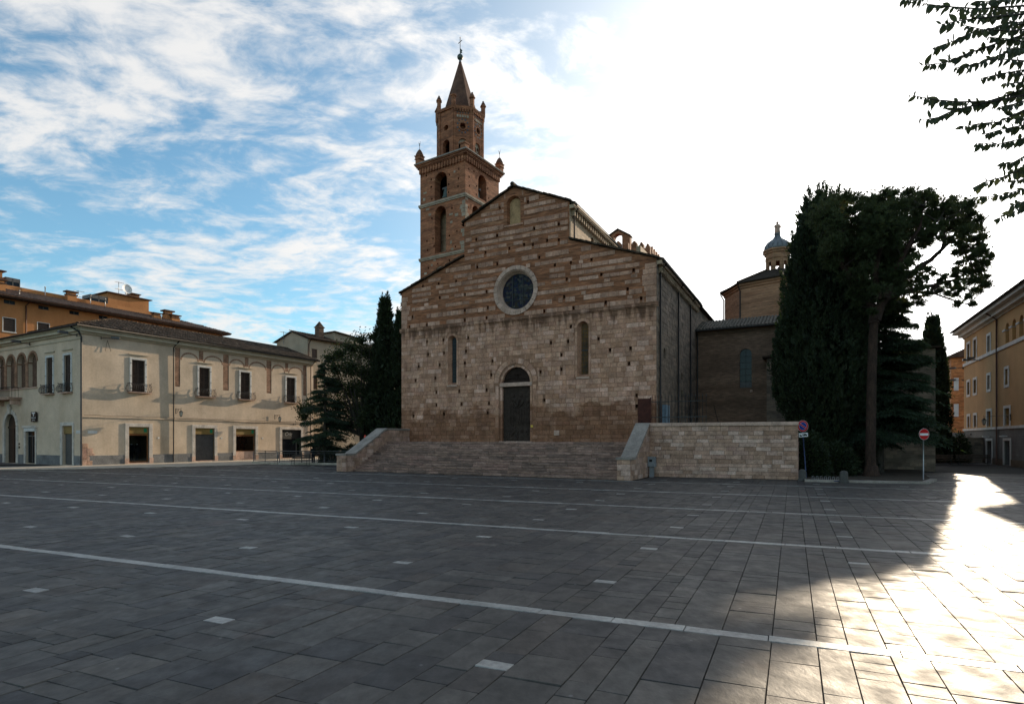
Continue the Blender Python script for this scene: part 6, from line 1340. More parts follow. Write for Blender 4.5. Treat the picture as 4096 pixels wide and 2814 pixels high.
# iron gate and railing on the terrace beside the church corner
gt = thing('terrace_gate', 'rusty red iron gate with spiked bars beside the church corner', 'gate', ch_world(20.62, -1.75), -27.5)
part(gt, 'leaf', 'rust_iron', lambda m: (m.box(-.86, -.1, .0, .05, 2.1, 4.75), m.box(-.1, -.04, -.04, .08, 2.1, 4.8)))
for k in range(17): part(gt, 'bar', 'iron' if k > 3 else 'rust_iron', lambda m: (m.tube([(.02 + k * .2, .02, 2.1), (.02 + k * .2, .02, 4.75)], .016, 5), m.lathe([(.016, 4.75), (.028, 4.8), (.003, 4.98)], .02 + k * .2, .02, 5)))
part(gt, 'rail', 'iron', lambda m: (m.box(0, 3.25, .0, .04, 2.6, 2.64), m.box(0, 3.25, .0, .04, 3.55, 3.6), m.box(0, 3.25, .0, .04, 4.5, 4.54)))
ec = thing('electric_cabinet', 'pale blue cabinet on the flank behind the iron gate', 'cabinet', ch_world(20.6, 1.6), 62.5); part(ec, 'cabinet', 'cabinet_blue', lambda m: m.block(-.55, .45, 2.9, 4.5, -.3, .0, .015)); part(ec, 'duct', 'cabinet_blue', lambda m: m.box(.0, .3, -.25, .0, 2.1, 2.9)); part(ec, 'door_seam', 'grey_iron', lambda m: m.box(-.06, -.04, -.304, -.3, 2.95, 4.45))
# railing before the left trees
def railing(label, p0, p1, n, group='railings before the trees'):
    dx, dy = p1[0] - p0[0], p1[1] - p0[1]; L_ = math.hypot(dx, dy); t = thing('street_railing', label, 'railing', (p0[0], p0[1], 0), math.degrees(math.atan2(dy, dx)), group)
    part(t, 'base_kerb', 'pale_stone', lambda m: m.box(-.1, L_ + .1, -.12, .12, -.02, .18))
    part(t, 'top_rail', 'grey_iron', lambda m: m.tube([(0, 0, .2), (0, 0, 1.08), (.12, 0, 1.2), (L_ - .12, 0, 1.2), (L_, 0, 1.08), (L_, 0, .2)], .035, 7)); part(t, 'mid_rail', 'grey_iron', lambda m: (m.tube([(0, 0, 1.0), (L_, 0, 1.0)], .02, 5), m.tube([(0, 0, .3), (L_, 0, .3)], .02, 5)))
    for k in range(1, int(L_ / .16)): part(t, 'baluster', 'grey_iron', lambda m: m.tube([(k * .16, 0, .3), (k * .16, 0, 1.0)], .011, 4))
    for k in range(1, n): part(t, 'post', 'grey_iron', lambda m: m.tube([(L_ * k / n, 0, .1), (L_ * k / n, 0, 1.2)], .035, 6))
railing('grey iron railing section nearest the cream house shops', (-24.0, 54.1), (-20.9, 51.9), 2); railing('long grey iron railing section running to the church steps', (-20.7, 51.85), (-12.3, 50.6), 4)
def bench(name, label, loc, rz, L_=1.8, back=True):
    t = thing(name, label, 'bench', loc, rz)
    for k in range(4): part(t, 'seat_slat', 'bench_wood', lambda m: m.block(-L_ / 2, L_ / 2, .41, .45, -.24 + k * .12, -.14 + k * .12, .006))
    if back:
        for k in range(3): part(t, 'back_slat', 'bench_wood', lambda m: m.box(-L_ / 2, L_ / 2, .27 + k * .02, .30 + k * .02, .55 + k * .13, .65 + k * .13))
    for x in (-L_ / 2 + .2, L_ / 2 - .2): part(t, 'leg', 'iron', lambda m: m.tube([(x, -.2, -.01), (x, -.15, .41), (x, .24, .41), (x, .3, -.01), (x, .24, .41), (x, .33, .95)], .022, 5))
M('bench_wood', [(.06, .045, .035), (.08, .055, .04)], rough=.7, sc=4, amt=.4)
bench('park_bench', 'dark slatted bench standing in front of the long iron railing', (-18.4, 50.6, 0), -8)
bench('park_bench', 'dark bench near the far cypresses, left one', (37.3, 50.6, 0), -25); bench('park_bench', 'dark bench near the ochre palace end door', (39.8, 50.2, 0), -25, 2.4)

# ------------------------------------------------------------------ person behind the railing
def make_person():
    t = thing('person', 'person in dark clothes standing behind the long iron railing under the cedar', 'person', (-17.95, 52.6, .03), 160)
    bm = bmesh.new()
    J = {'pelvis': (0, 0, .92), 'chest': (0, .02, 1.22), 'neck': (0, .0, 1.44), 'head': (0, -.02, 1.56), 'top': (0, -.02, 1.68), 'shL': (-.19, 0, 1.36), 'elL': (-.26, -.02, 1.10), 'haL': (-.22, -.14, .90), 'shR': (.19, 0, 1.36), 'elR': (.26, -.02, 1.10), 'haR': (.22, -.14, .90), 'hiL': (-.09, 0, .88), 'knL': (-.10, -.02, .48), 'anL': (-.10, .02, .08), 'toL': (-.11, -.15, .04), 'hiR': (.09, 0, .88), 'knR': (.10, -.02, .48), 'anR': (.10, .02, .08), 'toR': (.11, -.15, .04)}
    Rr = {'pelvis': .15, 'chest': .16, 'neck': .06, 'head': .095, 'top': .07, 'shL': .08, 'elL': .055, 'haL': .04, 'shR': .08, 'elR': .055, 'haR': .04, 'hiL': .1, 'knL': .07, 'anL': .05, 'toL': .04, 'hiR': .1, 'knR': .07, 'anR': .05, 'toR': .04}
    E = [('pelvis', 'chest'), ('chest', 'neck'), ('neck', 'head'), ('head', 'top'), ('chest', 'shL'), ('shL', 'elL'), ('elL', 'haL'), ('chest', 'shR'), ('shR', 'elR'), ('elR', 'haR'), ('pelvis', 'hiL'), ('hiL', 'knL'), ('knL', 'anL'), ('anL', 'toL'), ('pelvis', 'hiR'), ('hiR', 'knR'), ('knR', 'anR'), ('anR', 'toR')]
    names = list(J); me = bpy.data.meshes.new('body'); me.from_pydata([J[k] for k in names], [(names.index(a), names.index(b)) for a, b in E], [])
    o = bpy.data.objects.new('body', me); COL.objects.link(o)
    sk = o.modifiers.new('skin', 'SKIN'); ss = o.modifiers.new('sub', 'SUBSURF'); ss.levels = ss.render_levels = 1
    for i, k in enumerate(names): me.skin_vertices[0].data[i].radius = (Rr[k], Rr[k] * (.75 if k in ('pelvis', 'chest') else 1))
    me.skin_vertices[0].data[0].use_root = True
    dg = bpy.context.evaluated_depsgraph_get(); m2 = bpy.data.meshes.new_from_object(o.evaluated_get(dg)); bpy.data.objects.remove(o)
    m2.materials.clear(); b = obj('body', m2, 'cloth_black', t); bm.free()
    part(t, 'hair', 'cloth_black', lambda m: m.lathe([(.1, 1.5), (.115, 1.58), (.1, 1.67), (.05, 1.73)], 0, .01, 12, smooth=True)); part(t, 'face', 'skin', lambda m: (m.lathe([(.03, 1.47), (.07, 1.5), (.085, 1.57), (.07, 1.63)], 0, -.045, 12, smooth=True), m.tube([(0, -.13, 1.57), (0, -.148, 1.545)], [.01, .016], 5)))
M('skin', [(.35, .21, .15)], rough=.6, bump=0)
make_person()

# ------------------------------------------------------------------ trees
def leaf_obj(name, mat, P, D, Ln, Wd, parent, fold=0.0, kind=None):
    """many small diamond leaves as one part: base P, direction D, length Ln, width Wd"""
    N = len(P); D = D / (np.linalg.norm(D, axis=1, keepdims=True) + 1e-9)
    rv = nrg.normal(size=(N, 3)); S = np.cross(D, rv); S /= (np.linalg.norm(S, axis=1, keepdims=True) + 1e-9)
    Ln = np.broadcast_to(np.asarray(Ln, float), (N,))[:, None]; Wd = np.broadcast_to(np.asarray(Wd, float), (N,))[:, None]
    V = np.empty((N, 4, 3)); V[:, 0] = P; V[:, 1] = P + D * Ln * .45 + S * Wd * .5; V[:, 2] = P + D * Ln; V[:, 3] = P + D * Ln * .45 - S * Wd * .5
    me = bpy.data.meshes.new(name); me.vertices.add(N * 4); me.vertices.foreach_set('co', V.reshape(-1).astype(np.float32))
    me.loops.add(N * 4); me.loops.foreach_set('vertex_index', np.arange(N * 4, dtype=np.int32))
    me.polygons.add(N); me.polygons.foreach_set('loop_start', np.arange(0, N * 4, 4, dtype=np.int32)); me.polygons.foreach_set('loop_total', np.full(N, 4, np.int32))
    me.update(); me.validate()
    at = me.attributes.new('rnd', 'FLOAT', 'FACE'); at.data.foreach_set('value', nrg.random(N).astype(np.float32))
    return obj(name, me, mat, parent, kind)
def unit(n): v = nrg.normal(size=(n, 3)); return v / np.linalg.norm(v, axis=1, keepdims=True)
def cypress(label, loc, H, prof_pts, nc, per, group=None, lean=0.0, tops=((0, 0, 1.0),), sz=1.0, z0=.3):
    """dense columnar tree of upright plumes; tops give (dx, dy, height share) of its leaders"""
    t = thing('cypress_tree', label, 'tree', loc, 0, group)
    zs = np.array([p[0] for p in prof_pts]); rs = np.array([p[1] for p in prof_pts])
    part(t, 'trunk', 'bark_grey', lambda m: m.tube([(0, 0, -.05), (0, 0, .8), (.05, 0, H * .5), (tops[0][0] * .7, tops[0][1] * .7, H * .9)], [.32 * sz, .26 * sz, .16 * sz, .03], 8))
    PP, DD, LL, WW = [], [], [], []
    zz = z0 + (H - z0) * nrg.random(nc * 3) ** .85; rad = np.interp(zz / H, zs, rs)
    keep = nrg.random(nc * 3) < (rad / rs.max() + .12); zz, rad = zz[keep][:nc], rad[keep][:nc]
    for z, r in zip(zz, rad):
        q = tops[nrg.integers(len(tops))]; f = z / H
        if z > H * q[2] - .3: continue
        a = nrg.random() * 2 * math.pi; k = math.sqrt(nrg.random()) * .28 + .74 if nrg.random() < .8 else nrg.random()
        shr = np.interp(f, [0, .75, 1], [1, 1, .75 if len(tops) > 1 else 1])
        c = np.array([math.cos(a) * r * k * shr + q[0] * f ** 2, math.sin(a) * r * k * shr + q[1] * f ** 2, z])
        ax = np.array([math.cos(a) * .28, math.sin(a) * .28, 1.0]); ax /= np.linalg.norm(ax)
        Lc, Wc = nrg.uniform(.55, 1.05) * sz, nrg.uniform(.16, .30) * sz
        u = nrg.random(per); off = unit(per) * (nrg.random(per) ** .5 * Wc)[:, None] * (1 - .75 * u)[:, None]
        PP.append(c + ax * (u * Lc - Lc * .4)[:, None] + off); DD.append(ax + off / Wc * .8 + nrg.normal(size=(per, 3)) * .25); LL.append(nrg.uniform(.14, .26, per) * sz); WW.append(nrg.uniform(.05, .09, per) * sz)
    n2 = nc * 10; z = z0 + (H * .93 - z0) * nrg.random(n2); r = np.interp(z / H, zs, rs) * .82 * np.sqrt(nrg.random(n2)); a = nrg.random(n2) * 2 * math.pi; f = z / H
    qx = np.array([q[0] for q in tops])[nrg.integers(len(tops), size=n2)]
    PP.append(np.stack([np.cos(a) * r + qx * f ** 2, np.sin(a) * r, z], 1)); DD.append(np.stack([np.cos(a) * .3, np.sin(a) * .3, np.ones(n2)], 1) + nrg.normal(size=(n2, 3)) * .4); LL.append(nrg.uniform(.4, .7, n2) * sz); WW.append(nrg.uniform(.18, .3, n2) * sz)
    leaf_obj('crown', 'leaf_cypress', np.concatenate(PP), np.concatenate(DD), np.concatenate(LL), np.concatenate(WW), t)
    return t
CP = [(0, .35), (.06, .75), (.18, 1.0), (.35, .96), (.55, .78), (.75, .5), (.9, .26), (1, .04)]
def cp(r): return [(a, b * r) for a, b in CP]
cypress('tall dark cypress just left of the church front, tallest of its group', (-11.75, 54.0, 0), 16.2, cp(1.75), 420, 46, 'cypresses left of the church', sz=.9)
cypress('shorter cypress half hidden behind the church corner', (-10.1, 53.0, 0), 14.6, cp(1.6), 330, 46, 'cypresses left of the church', sz=.9)
cypress('slim cypress between the trees and the church corner', (-12.9, 56.0, 0), 12.0, cp(1.3), 260, 44, 'cypresses left of the church', sz=.9)
big = cypress('huge dark cypress with two tips left of the pine', (20.0, 37.6, 0), 18.6, [(0, .5), (.1, 1.0), (.17, 1.8), (.25, 2.8), (.39, 2.95), (.52, 2.5), (.65, 2.2), (.775, 1.85), (.91, 1.05), (.97, .6), (1, .1)], 1700, 52, tops=((-.3, 0, 1.0), (.45, 0, .985), (.1, 0, .92)), z0=1.6)
cypress('far cypress at the street end, slimmer and taller of the pair', (39.7, 55.0, 0), 14.5, [(0, .5), (.1, .95), (.4, 1.15), (.65, .95), (.85, .6), (1, .05)], 380, 46, 'cypresses at the street end')
cypress('far cypress at the street end nearest the ochre palace', (41.0, 56.5, 0), 13.2, [(0, .5), (.1, 1.1), (.3, 1.35), (.55, 1.15), (.8, .75), (1, .05)], 380, 46, 'cypresses at the street end')
def shrub(label, loc, r, h, n=2500):
    t = thing('shrub', label, 'shrub', loc); part(t, 'stem', 'bark_grey', lambda m: m.tube([(0, 0, -.02), (.05, 0, h * .6)], [.06, .03], 5))
    d = unit(n); d[:, 2] = np.abs(d[:, 2]); P = d * (nrg.random(n) ** .4)[:, None] * np.array([r, r, h]); leaf_obj('foliage', 'leaf_cypress', P + np.array([0, 0, .1]), d + nrg.normal(size=(n, 3)) * .5, nrg.uniform(.14, .28, n), nrg.uniform(.05, .1, n), t)
shrub('dark round shrub at the foot of the far cypresses', (42.3, 55.0, 0), .9, 2.9); shrub('low dark shrub behind the no-parking sign', (17.6, 34.2, 0), 1.0, 2.6, 3500); shrub('low dark hedge shrub behind the long railing, right part', (-14.6, 53.2, 0), 1.1, 1.7, 3000); shrub('low dark hedge shrub behind the long railing, left part', (-16.6, 53.4, 0), 1.1, 1.5, 3000); shrub('low dark shrub under the huge cypress', (19.6, 35.4, 0), 1.4, 2.0, 4000); shrub('dark shrub against the stone building under the cedar', (23.2, 39.5, 0), 1.6, 2.4, 4000)

def limb(m, pts, r0, r1, n=7):
    k = len(pts); m.tube(pts, [r0 + (r1 - r0) * i / (k - 1) for i in range(k)], n)
def bez(p0, p1, sag, n=5):
    p0, p1 = np.array(p0), np.array(p1); return [tuple(p0 + (p1 - p0) * s + np.array([0, 0, sag * 4 * s * (1 - s)])) for s in np.linspace(0, 1, n)]
# ---- umbrella pine
pine = thing('pine_tree', 'tall umbrella pine with reddish trunk and wide crown before the sun', 'tree', (21.1, 34.2, 0))
def make_pine():
    rn = random.Random(91); O = np.array([21.1, 34.2, 0])
    q = lambda x, y, Y: np.array(pix(3250 + x * .3383, 720 + y * .3383, Y)) - O
    part(pine, 'trunk', 'bark_pine', lambda m: limb(m, [(0.02, 0, -.05), (-.02, 0, .4), (-.06, 0, 1.5), (-.02, 0, 3.5), (.02, 0, 6), (.1, 0, 8.4), (.22, 0, 9.7)], .30, .22, 14) or m.lathe([(.55, -.05), (.42, .2), (.33, .7)], 0, 0, 14, smooth=True))
    fork = np.array([.2, 0, 9.4])
    LIMBS = [([(790, 1500), (900, 1330), (1050, 1180), (1250, 1030), (1400, 940)], 0, .25), ([(720, 1500), (560, 1330), (440, 1150), (380, 800), (350, 420), (390, 260)], .8, .2), ([(780, 1400), (740, 1100), (800, 800), (850, 500), (840, 330)], -.8, .2), ([(860, 1380), (1000, 1050), (1130, 780), (1270, 560), (1320, 300)], -1.6, .2), ([(850, 1400), (1150, 1300), (1400, 1250), (1620, 1190), (1880, 1160), (2000, 1100)], .6, .16), ([(1250, 1030), (1400, 945), (1530, 820), (1620, 730), (1730, 570), (1850, 440)], 0, .17), ([(1530, 820), (1565, 700), (1555, 560), (1560, 380)], 0, .1), ([(1380, 1320), (1600, 1400), (1760, 1450), (1900, 1480)], .5, .06), ([(820, 1430), (1100, 1330), (1380, 1320)], .5, .12), ([(900, 1330), (950, 900), (1000, 600), (1080, 300)], 1.8, .18), ([(560, 1330), (480, 1000), (600, 650), (640, 330)], 2.0, .14), ([(1620, 730), (1800, 760), (1950, 830), (2040, 950)], -.6, .09), ([(1130, 780), (1350, 640), (1480, 480)], -1.2, .1), ([(440, 1150), (280, 900), (220, 600), (210, 420)], -.8, .14)]
    nodes = []
    def lf(m):
        for pts, dy, r in LIMBS:
            P = [q(x, y, 34.2 + dy * min(1, i / 2 + .2)) for i, (x, y) in enumerate(pts)]
            limb(m, [tuple(p) for p in P], r, .035)
            for i, p in enumerate(P): nodes.append(p)
            for a, b in zip(P, P[1:]): nodes.append((a + b) / 2)
    part(pine, 'limbs', 'bark_pine', lf)
    part(pine, 'fork', 'bark_pine', lambda m: (limb(m, [(.2, 0, 9.2), tuple(q(790, 1500, 34.2)), tuple(q(850, 1420, 34.2))], .32, .24), limb(m, [(.15, 0, 9.0), tuple(q(720, 1500, 34.4))], .3, .22)))
    CL = [(390,240,95),(280,330,110),(200,430,150),(150,380,90),(250,590,140),(230,790,120),(200,930,100),(330,480,80),(600,240,55),(720,260,95),(700,420,150),(850,350,120),(960,170,60),(1130,170,80),(1050,300,110),(1180,300,100),(1340,220,90),(1300,330,80),(1420,300,60),(1560,320,80),(1500,420,100),(1700,320,80),(1830,320,90),(1750,420,80),(1880,410,70),(1900,560,70),(1980,600,60),(1800,620,80),(1850,720,70),(1950,690,55),(2020,850,65),(1950,900,70),(2040,980,65),(1860,940,55),(1800,1090,60),(1980,1080,60),(1950,1200,65),(2050,1260,55),(1850,1220,60),(1690,1150,45),(1600,1250,45),(1740,990,40),(1680,880,35),(600,600,170),(800,560,170),(950,500,140),(1080,580,120),(1200,520,100),(650,780,140),(850,800,140),(1000,750,120),(700,950,140),(900,1000,140),(1080,900,100),(1130,1000,80),(600,1100,110),(800,1150,130),(1000,1150,120),(1200,1110,70),(1270,1060,50),(1400,650,90),(1300,700,80),(1480,600,60),(1350,480,90),(1420,560,60),(560,1250,70),(750,1300,70),(950,1290,90),(1150,1250,80),(1300,1290,60),(1440,1270,45),(1000,1430,60),(1200,1400,65),(1600,1350,30),(1700,1370,30),(1850,1390,40),(1700,1480,30),(1900,1480,35),(620,1400,45),(450,1350,50),(1560,1150,30),(1430,1130,35),(1520,1060,28),(480,240,50),(1000,880,90),(760,680,120),(500,720,70),(470,900,60),(900,640,110),(520,480,60),(880,1420,80),(1050,1350,80),(1250,1200,60),(780,1420,60),(1350,1180,45),(640,1500,50),(1100,1500,50),(1000,1540,55),(1260,1480,45),(900,1520,55)]
    
    OUT = [(40,420),(120,330),(260,230),(400,180),(600,200),(800,190),(960,120),(1180,110),(1350,140),(1500,260),(1650,240),(1850,290),(1950,400),(1980,520),(2050,620),(2060,780),(2110,880),(2080,1100),(2100,1260),(2000,1330),(1800,1310),(1600,1350),(1400,1400),(1200,1500),(1000,1580),(700,1580),(520,1450),(430,1250),(180,1000),(100,750)]
    def inside(x, y):
        c = False
        for (x0, y0), (x1, y1) in zip(OUT, OUT[1:] + OUT[:1]):
            if (y0 > y) != (y1 > y) and x < (x1 - x0) * (y - y0) / (y1 - y0) + x0: c = not c
        return c
    pts = [(c[0], c[1]) for c in CL]
    for _ in range(4000):
        x, y = rn.uniform(40, 2110), rn.uniform(110, 1580)
        if inside(x, y) and all((x - a) ** 2 + (y - b) ** 2 > (76 if x > 1250 else 90) ** 2 for a, b in pts): pts.append((x, y)); CL.append((x, y, rn.uniform(42, 62) * (.7 if y > 1150 and x > 1300 else 1)))
    CL = [c for c in CL if math.hypot((c[0] - 1480) / 1.15, c[1] - 900) > 150 + c[2] * .5]
    PP, DD, LL, WW = [], [], [], []
    def twigs(m):
        nd = np.array(nodes)
        for x, y, r in CL:
            for rep in range(2 if r > 85 else 1):
                Y = 34.2 + rn.uniform(-2.6, 2.6) * (1 if r > 60 else .6); c = q(x + rn.uniform(-.2, .2) * r, y + rn.uniform(-.2, .2) * r, Y); rr = r * .3383 / F_PX * Y * (1.18 if rep == 0 else 1.0)
                k = nd[np.argmin(np.linalg.norm(nd - c - np.array([0, 0, -.3]), axis=1))]
                m.tube(bez(k, c, -.1, 4), [.04, .03, .022, .012], 5)
                n = int(26 + 120 * (rr / .6) ** 2); d = unit(n); rad = np.minimum(np.abs(nrg.normal(size=n)) * .62 + .05, 1.5)
                tc_ = c + d * (rad * rr)[:, None] * np.array([1, 1, .8]) + np.array([0, 0, rr * .1])
                for j in range(0, n, 9): m.tube([tuple(c - d[j] * rr * .1), tuple(c + (tc_[j] - c) * .9)], [.014, .006], 4, cap=False)
                ax = d * .55 + np.array([0, 0, .75]); per = 12
                D = np.repeat(ax, per, 0) + nrg.normal(size=(n * per, 3)) * .55; PP.append(np.repeat(tc_, per, 0)); DD.append(D); LL.append(nrg.uniform(.16, .28, n * per)); WW.append(nrg.uniform(.024, .044, n * per))
    part(pine, 'twigs', 'bark_grey', twigs)
    leaf_obj('crown', 'leaf_pine', np.concatenate(PP), np.concatenate(DD), np.concatenate(LL), np.concatenate(WW), pine)
make_pine()
# ---- cedars: tiers of drooping sprays
def cedar(label, loc, H, Rm, nb, dens, zlow=.8, pw_=.75, up=1.0, lim=None):
    t = thing('cedar_tree', label, 'tree', loc); rn = random.Random(int(loc[0] * 10) + 5)
    part(t, 'trunk', 'bark_grey', lambda m: limb(m, [(0, 0, -.05), (.02, 0, H * .4), (0, 0, H * .97)], .022 * H + .04, .02, 9))
    PP, DD, LL, WW = [], [], [], []
    def br(m):
        for b in range(nb):
            z = zlow + (H - zlow) * (b + rn.random()) / nb; f = z / H; a = rn.random() * 2 * math.pi; r = Rm * (1 - f) ** pw_ * rn.uniform(.65, 1.12) + .25
            if lim: r *= lim(a, f)
            tip = np.array([math.cos(a) * r, math.sin(a) * r, z + r * .08 * up - .18 * r * r / max(Rm, 1)])
            base = np.array([0, 0, z]); pts = bez(base, tip, r * .07); m.tube(pts, [.045, .035, .028, .018, .008], 5)
            n = int(dens * r); s = nrg.random(n) ** .7 * .92 + .08; P = base + (tip - base) * s[:, None]; P[:, 2] += .28 * r * s * (1 - s)
            side = np.array([-math.sin(a), math.cos(a), 0]); w = nrg.normal(size=n) * .30 * r * np.sin(np.clip(s, .1, 1) * 2.6); P += side * w[:, None]; P[:, 2] -= np.abs(w) * .28 + nrg.random(n) * .10
            D = (tip - base) / r * .5 + side * np.sign(w)[:, None] * .5 + nrg.normal(size=(n, 3)) * .3; D[:, 2] -= .5
            PP.append(P); DD.append(D); LL.append(nrg.uniform(.14, .30, n)); WW.append(nrg.uniform(.03, .06, n))
    part(t, 'branches', 'bark_grey', br)
    leaf_obj('crown', 'leaf_cedar', np.concatenate(PP), np.concatenate(DD), np.concatenate(LL), np.concatenate(WW), t)
cedar('layered young cedar in front of the cream house end', (-17.0, 52.9, 0), 9.4, 2.9, 52, 420, zlow=1.5)
cedar('big dark cedar behind the pine trunk', (24.3, 38.6, 0), 12.8, 3.75, 150, 620, zlow=2.6, pw_=.5)
cedar('second dark cedar filling the gap beside the huge cypress', (22.4, 39.6, 0), 12.0, 3.4, 110, 520, zlow=2.2, pw_=.6)
# ---- broadleaf trees
def broadleaf(label, loc, trunk_h, clumps, n_per, leaf, mat='leaf_broad', name='broadleaf_tree', tr=.2):
    t = thing(name, label, 'tree', loc); rn = random.Random(int(abs(loc[0]) * 7)); O = np.array(loc)
    fork = np.array([0, 0, trunk_h]); part(t, 'trunk', 'bark_grey', lambda m: limb(m, [(0, 0, -.05), (.05, .02, trunk_h * .5), tuple(fork)], tr, tr * .7, 9))
    PP, DD, LL, WW = [], [], [], []
    def br(m):
        for c, r in clumps:
            c = np.array(c) - O; m.tube(bez(fork, c, .2), [tr * .55, tr * .4, tr * .25, .03, .012], 6)
            n = int(n_per * r * r); d = unit(n); P = c + d * (np.minimum(np.abs(nrg.normal(size=n)) * .6 + .05, 1.45) * r)[:, None] * np.array([1, 1, .85])
            for k in range(0, n, 40): m.tube([tuple(c), tuple(P[k])], [.02, .006], 4, cap=False)
            PP.append(P); D = d * .6 + nrg.normal(size=(n, 3)) * .5; D[:, 2] -= .45; DD.append(D); LL.append(nrg.uniform(.7, 1.3, n) * leaf); WW.append(nrg.uniform(.5, .8, n) * leaf)
    part(t, 'branches', 'bark_grey', br); leaf_obj('crown', mat, np.concatenate(PP), np.concatenate(DD), np.concatenate(LL), np.concatenate(WW), t)
def pxc(x, y, r, Y): return (pix(x, y, Y), r / F_PX * Y)
dn_ = random.Random(3)
CLB = [(1445,1355,38),(1400,1390,45),(1360,1415,45),(1460,1410,50),(1500,1420,45),(1340,1470,45),(1400,1470,60),(1460,1490,60),(1510,1500,55),(1340,1540,55),(1410,1560,65),(1470,1570,65),(1525,1580,50),(1350,1620,60),(1420,1640,65),(1480,1650,65),(1530,1660,45),(1240,1630,42),(1205,1632,24),(1330,1690,50),(1400,1700,50),(1455,1690,34),(1510,1715,45),(1215,1665,25),(1485,1345,25),(1320,1430,30)]
broadleaf('dense broadleaf tree between the cream house and the cypresses', (-14.2, 55.0, 0), 2.6, [pxc(x, y, r, 55.0 + dn_.uniform(-2, 2)) for x, y, r in CLB], 820, .19, tr=.3)

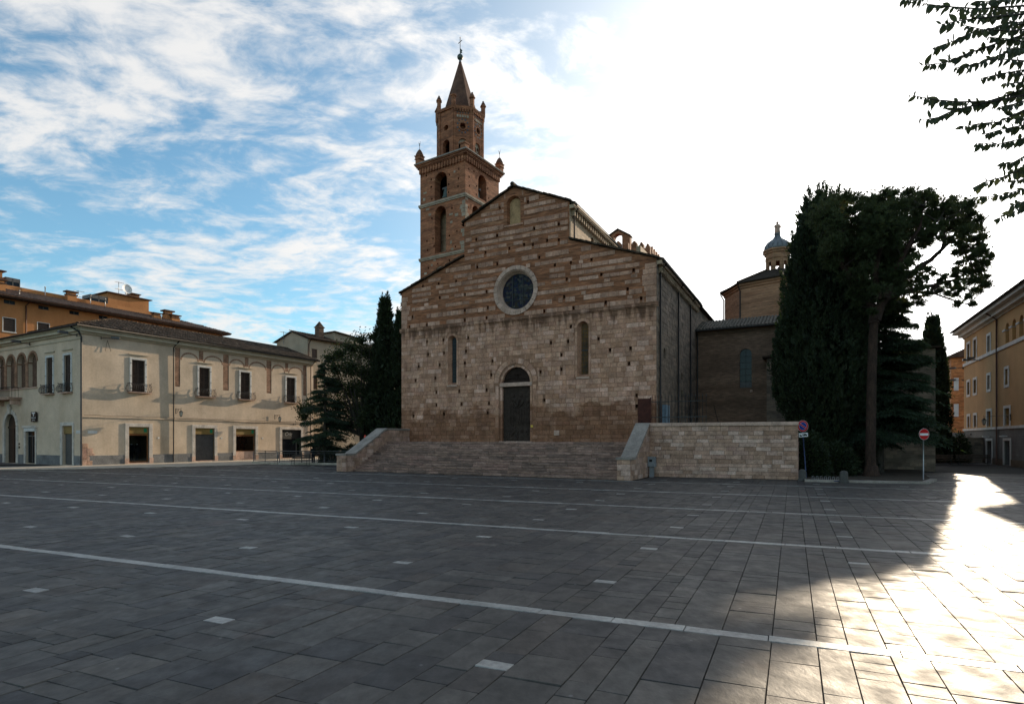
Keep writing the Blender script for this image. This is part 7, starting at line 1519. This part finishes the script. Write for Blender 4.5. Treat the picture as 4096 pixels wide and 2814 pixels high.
# ---- leafy boughs hanging in from a tree just outside the view
near = thing('overhanging_tree', 'leafy boughs of a nearby tree hanging in at the top right', 'tree', (7.6, 5.6, 0))
def make_near():
    rn = random.Random(13); O = np.array([7.6, 5.6, 0.0])
    q = lambda x, y, Y: np.array(pix(3500 + x * .5954, y * .5954, Y)) - O
    part(near, 'trunk', 'bark_grey', lambda m: limb(m, [(0, 0, -.05), (.05, 0, 2), (0, .1, 4.5), (-.1, 0, 7.5)], .2, .06, 10))
    TW = [[(325,25),(480,45),(700,60),(1000,40),(1300,0)],[(440,165),(600,135),(750,118),(1000,95),(1300,60)],[(385,325),(520,280),(640,225),(800,190),(1000,160),(1300,120)],[(310,440),(480,420),(640,355),(800,300),(1000,235),(1300,200)],[(540,455),(700,430),(850,365),(1000,330),(1300,260)],[(715,525),(830,500),(1000,470),(1300,400)],[(230,637),(400,670),(560,685),(750,685),(900,640),(1000,600),(1300,520)],[(295,810),(420,790),(520,745),(700,700),(1000,640),(1300,560)],[(570,855),(700,830),(830,820),(1000,740),(1300,640)],[(680,962),(820,970),(1000,930),(1300,850)],[(720,905),(850,870),(1000,840),(1300,760)],[(840,1112),(930,1090),(1000,1050),(1300,950)],[(645,1268),(740,1220),(860,1190),(1000,1130),(1300,1010)],[(690,1320),(820,1320),(1000,1270),(1300,1150)],[(800,1475),(900,1440),(1000,1390),(1300,1250)],[(165,-5),(270,5),(500,-40),(800,-80)],[(650,20),(800,10),(1000,-30),(1300,-60)],[(760,250),(880,260),(1000,280),(1300,300)],[(780,400),(900,400),(1000,410),(1300,420)],[(860,560),(940,560),(1000,550),(1300,500)],[(830,720),(930,700),(1000,680),(1300,600)],[(560,60),(700,100),(900,90),(1300,40)],[(600,170),(720,200),(900,210),(1300,170)],[(850,130),(950,150),(1050,150),(1300,130)],[(880,320),(960,330),(1050,340),(1300,330)],[(900,480),(980,500),(1050,500),(1300,460)],[(920,620),(1000,640),(1100,640),(1300,590)],[(950,800),(1000,800),(1100,780),(1300,700)],[(870,1230),(950,1220),(1050,1180),(1300,1080)],[(900,1390),(980,1360),(1060,1330),(1300,1200)]]
    leaves = []
    def tw(m):
        for pts in TW:
            Y = 5.5 + rn.uniform(-.45, .45); P = [q(x, y, Y + .1 * i) for i, (x, y) in enumerate(pts)]
            m.tube([tuple(p) for p in P], [.0028 + .002 * i for i in range(len(P))], 5)
            tgt = [p for p in ((0, .1, 5.2), (-.05, .05, 6.3), (0, .1, 3.9))]; b = min(tgt, key=lambda z: abs(z[2] - P[-1][2])); m.tube([tuple(P[-1]), tuple((P[-1] + np.array(b)) / 2 + np.array([0, 0, .1])), b], [.012, .025, .05], 6)
            seg = [np.linalg.norm(b_ - a_) for a_, b_ in zip(P, P[1:])]; tot = sum(seg); s = .01; side = 1
            while s < tot:
                d = s; i = 0
                while i < len(seg) - 1 and d > seg[i]: d -= seg[i]; i += 1
                p = P[i] + (P[i + 1] - P[i]) * min(1, d / seg[i]); ax = (P[i] - P[i + 1]) / seg[i]
                dirv = ax * rn.uniform(.2, .7) + np.array([0, rn.uniform(-.6, .6), -rn.uniform(.5, 1.1)]) + np.array([rn.uniform(-.25, .25), 0, 0.0])
                if rn.random() < .22: dirv[2] = rn.uniform(-.2, .35)
                leaves.append((p, dirv / np.linalg.norm(dirv), rn.uniform(.045, .1) * (.6 if s < .05 else 1))); s += rn.uniform(.013, .032)
    part(near, 'twigs', 'bark_grey', tw)
    # one leaf: pointed oval, creased along the midrib
    mb = MB(); w = [0, .2, .33, .36, .28, .13, 0]; L7 = [0, .12, .3, .5, .72, .9, 1.05]
    A = [mb.V(x, 0, -.0 + .02 * math.sin(x * 3)) for x in L7]; Bp = [mb.V(x, wy * .66, .07 * wy) for x, wy in zip(L7[1:-1], w[1:-1])]; Bn = [mb.V(x, -wy * .66, .07 * wy) for x, wy in zip(L7[1:-1], w[1:-1])]
    for S_ in (Bp, Bn):
        mb.Fc(A[0], A[1], S_[0])
        for i in range(4): mb.Fc(A[i + 1], A[i + 2], S_[i + 1], S_[i])
        mb.Fc(A[5], A[6], S_[4])
    me = mb.mesh('leaf'); me.materials.append(MATS['leaf_near'])
    rn.shuffle(leaves); vis = lambda l: (l[0] + O)[0] < .885 * (l[0] + O)[1]
    leaves.sort(key=lambda l: (not vis(l))); vis_n = sum(1 for l in leaves if vis(l))
    rest = MB()
    for k, (p, d, s) in enumerate(leaves):
        X = Vector(d); Z = Vector((rn.uniform(-.5, .5), rn.choice((-1, 1)) * rn.uniform(.3, 1), rn.uniform(-.4, .4))); Yv = Z.cross(X).normalized(); Z = X.cross(Yv).normalized()
        mt = Matrix(((X.x * s, Yv.x * s, Z.x * s, p[0]), (X.y * s, Yv.y * s, Z.y * s, p[1]), (X.z * s, Yv.z * s, Z.z * s, p[2]), (0, 0, 0, 1)))
        if k < 300: o = obj('leaf', me, None, near); o.matrix_local = mt
        else:
            b0 = len(rest.v); rest.cur = rn.random()
            for v in mb.v: rest.v.append(tuple(mt @ Vector(v)))
            for f in mb.f: rest.f.append(tuple(b0 + i for i in f)); rest.r.append(rest.cur); rest.sm.append(False)
    rest.build('leaf_mass', 'leaf_near', near, 'stuff')
make_near()
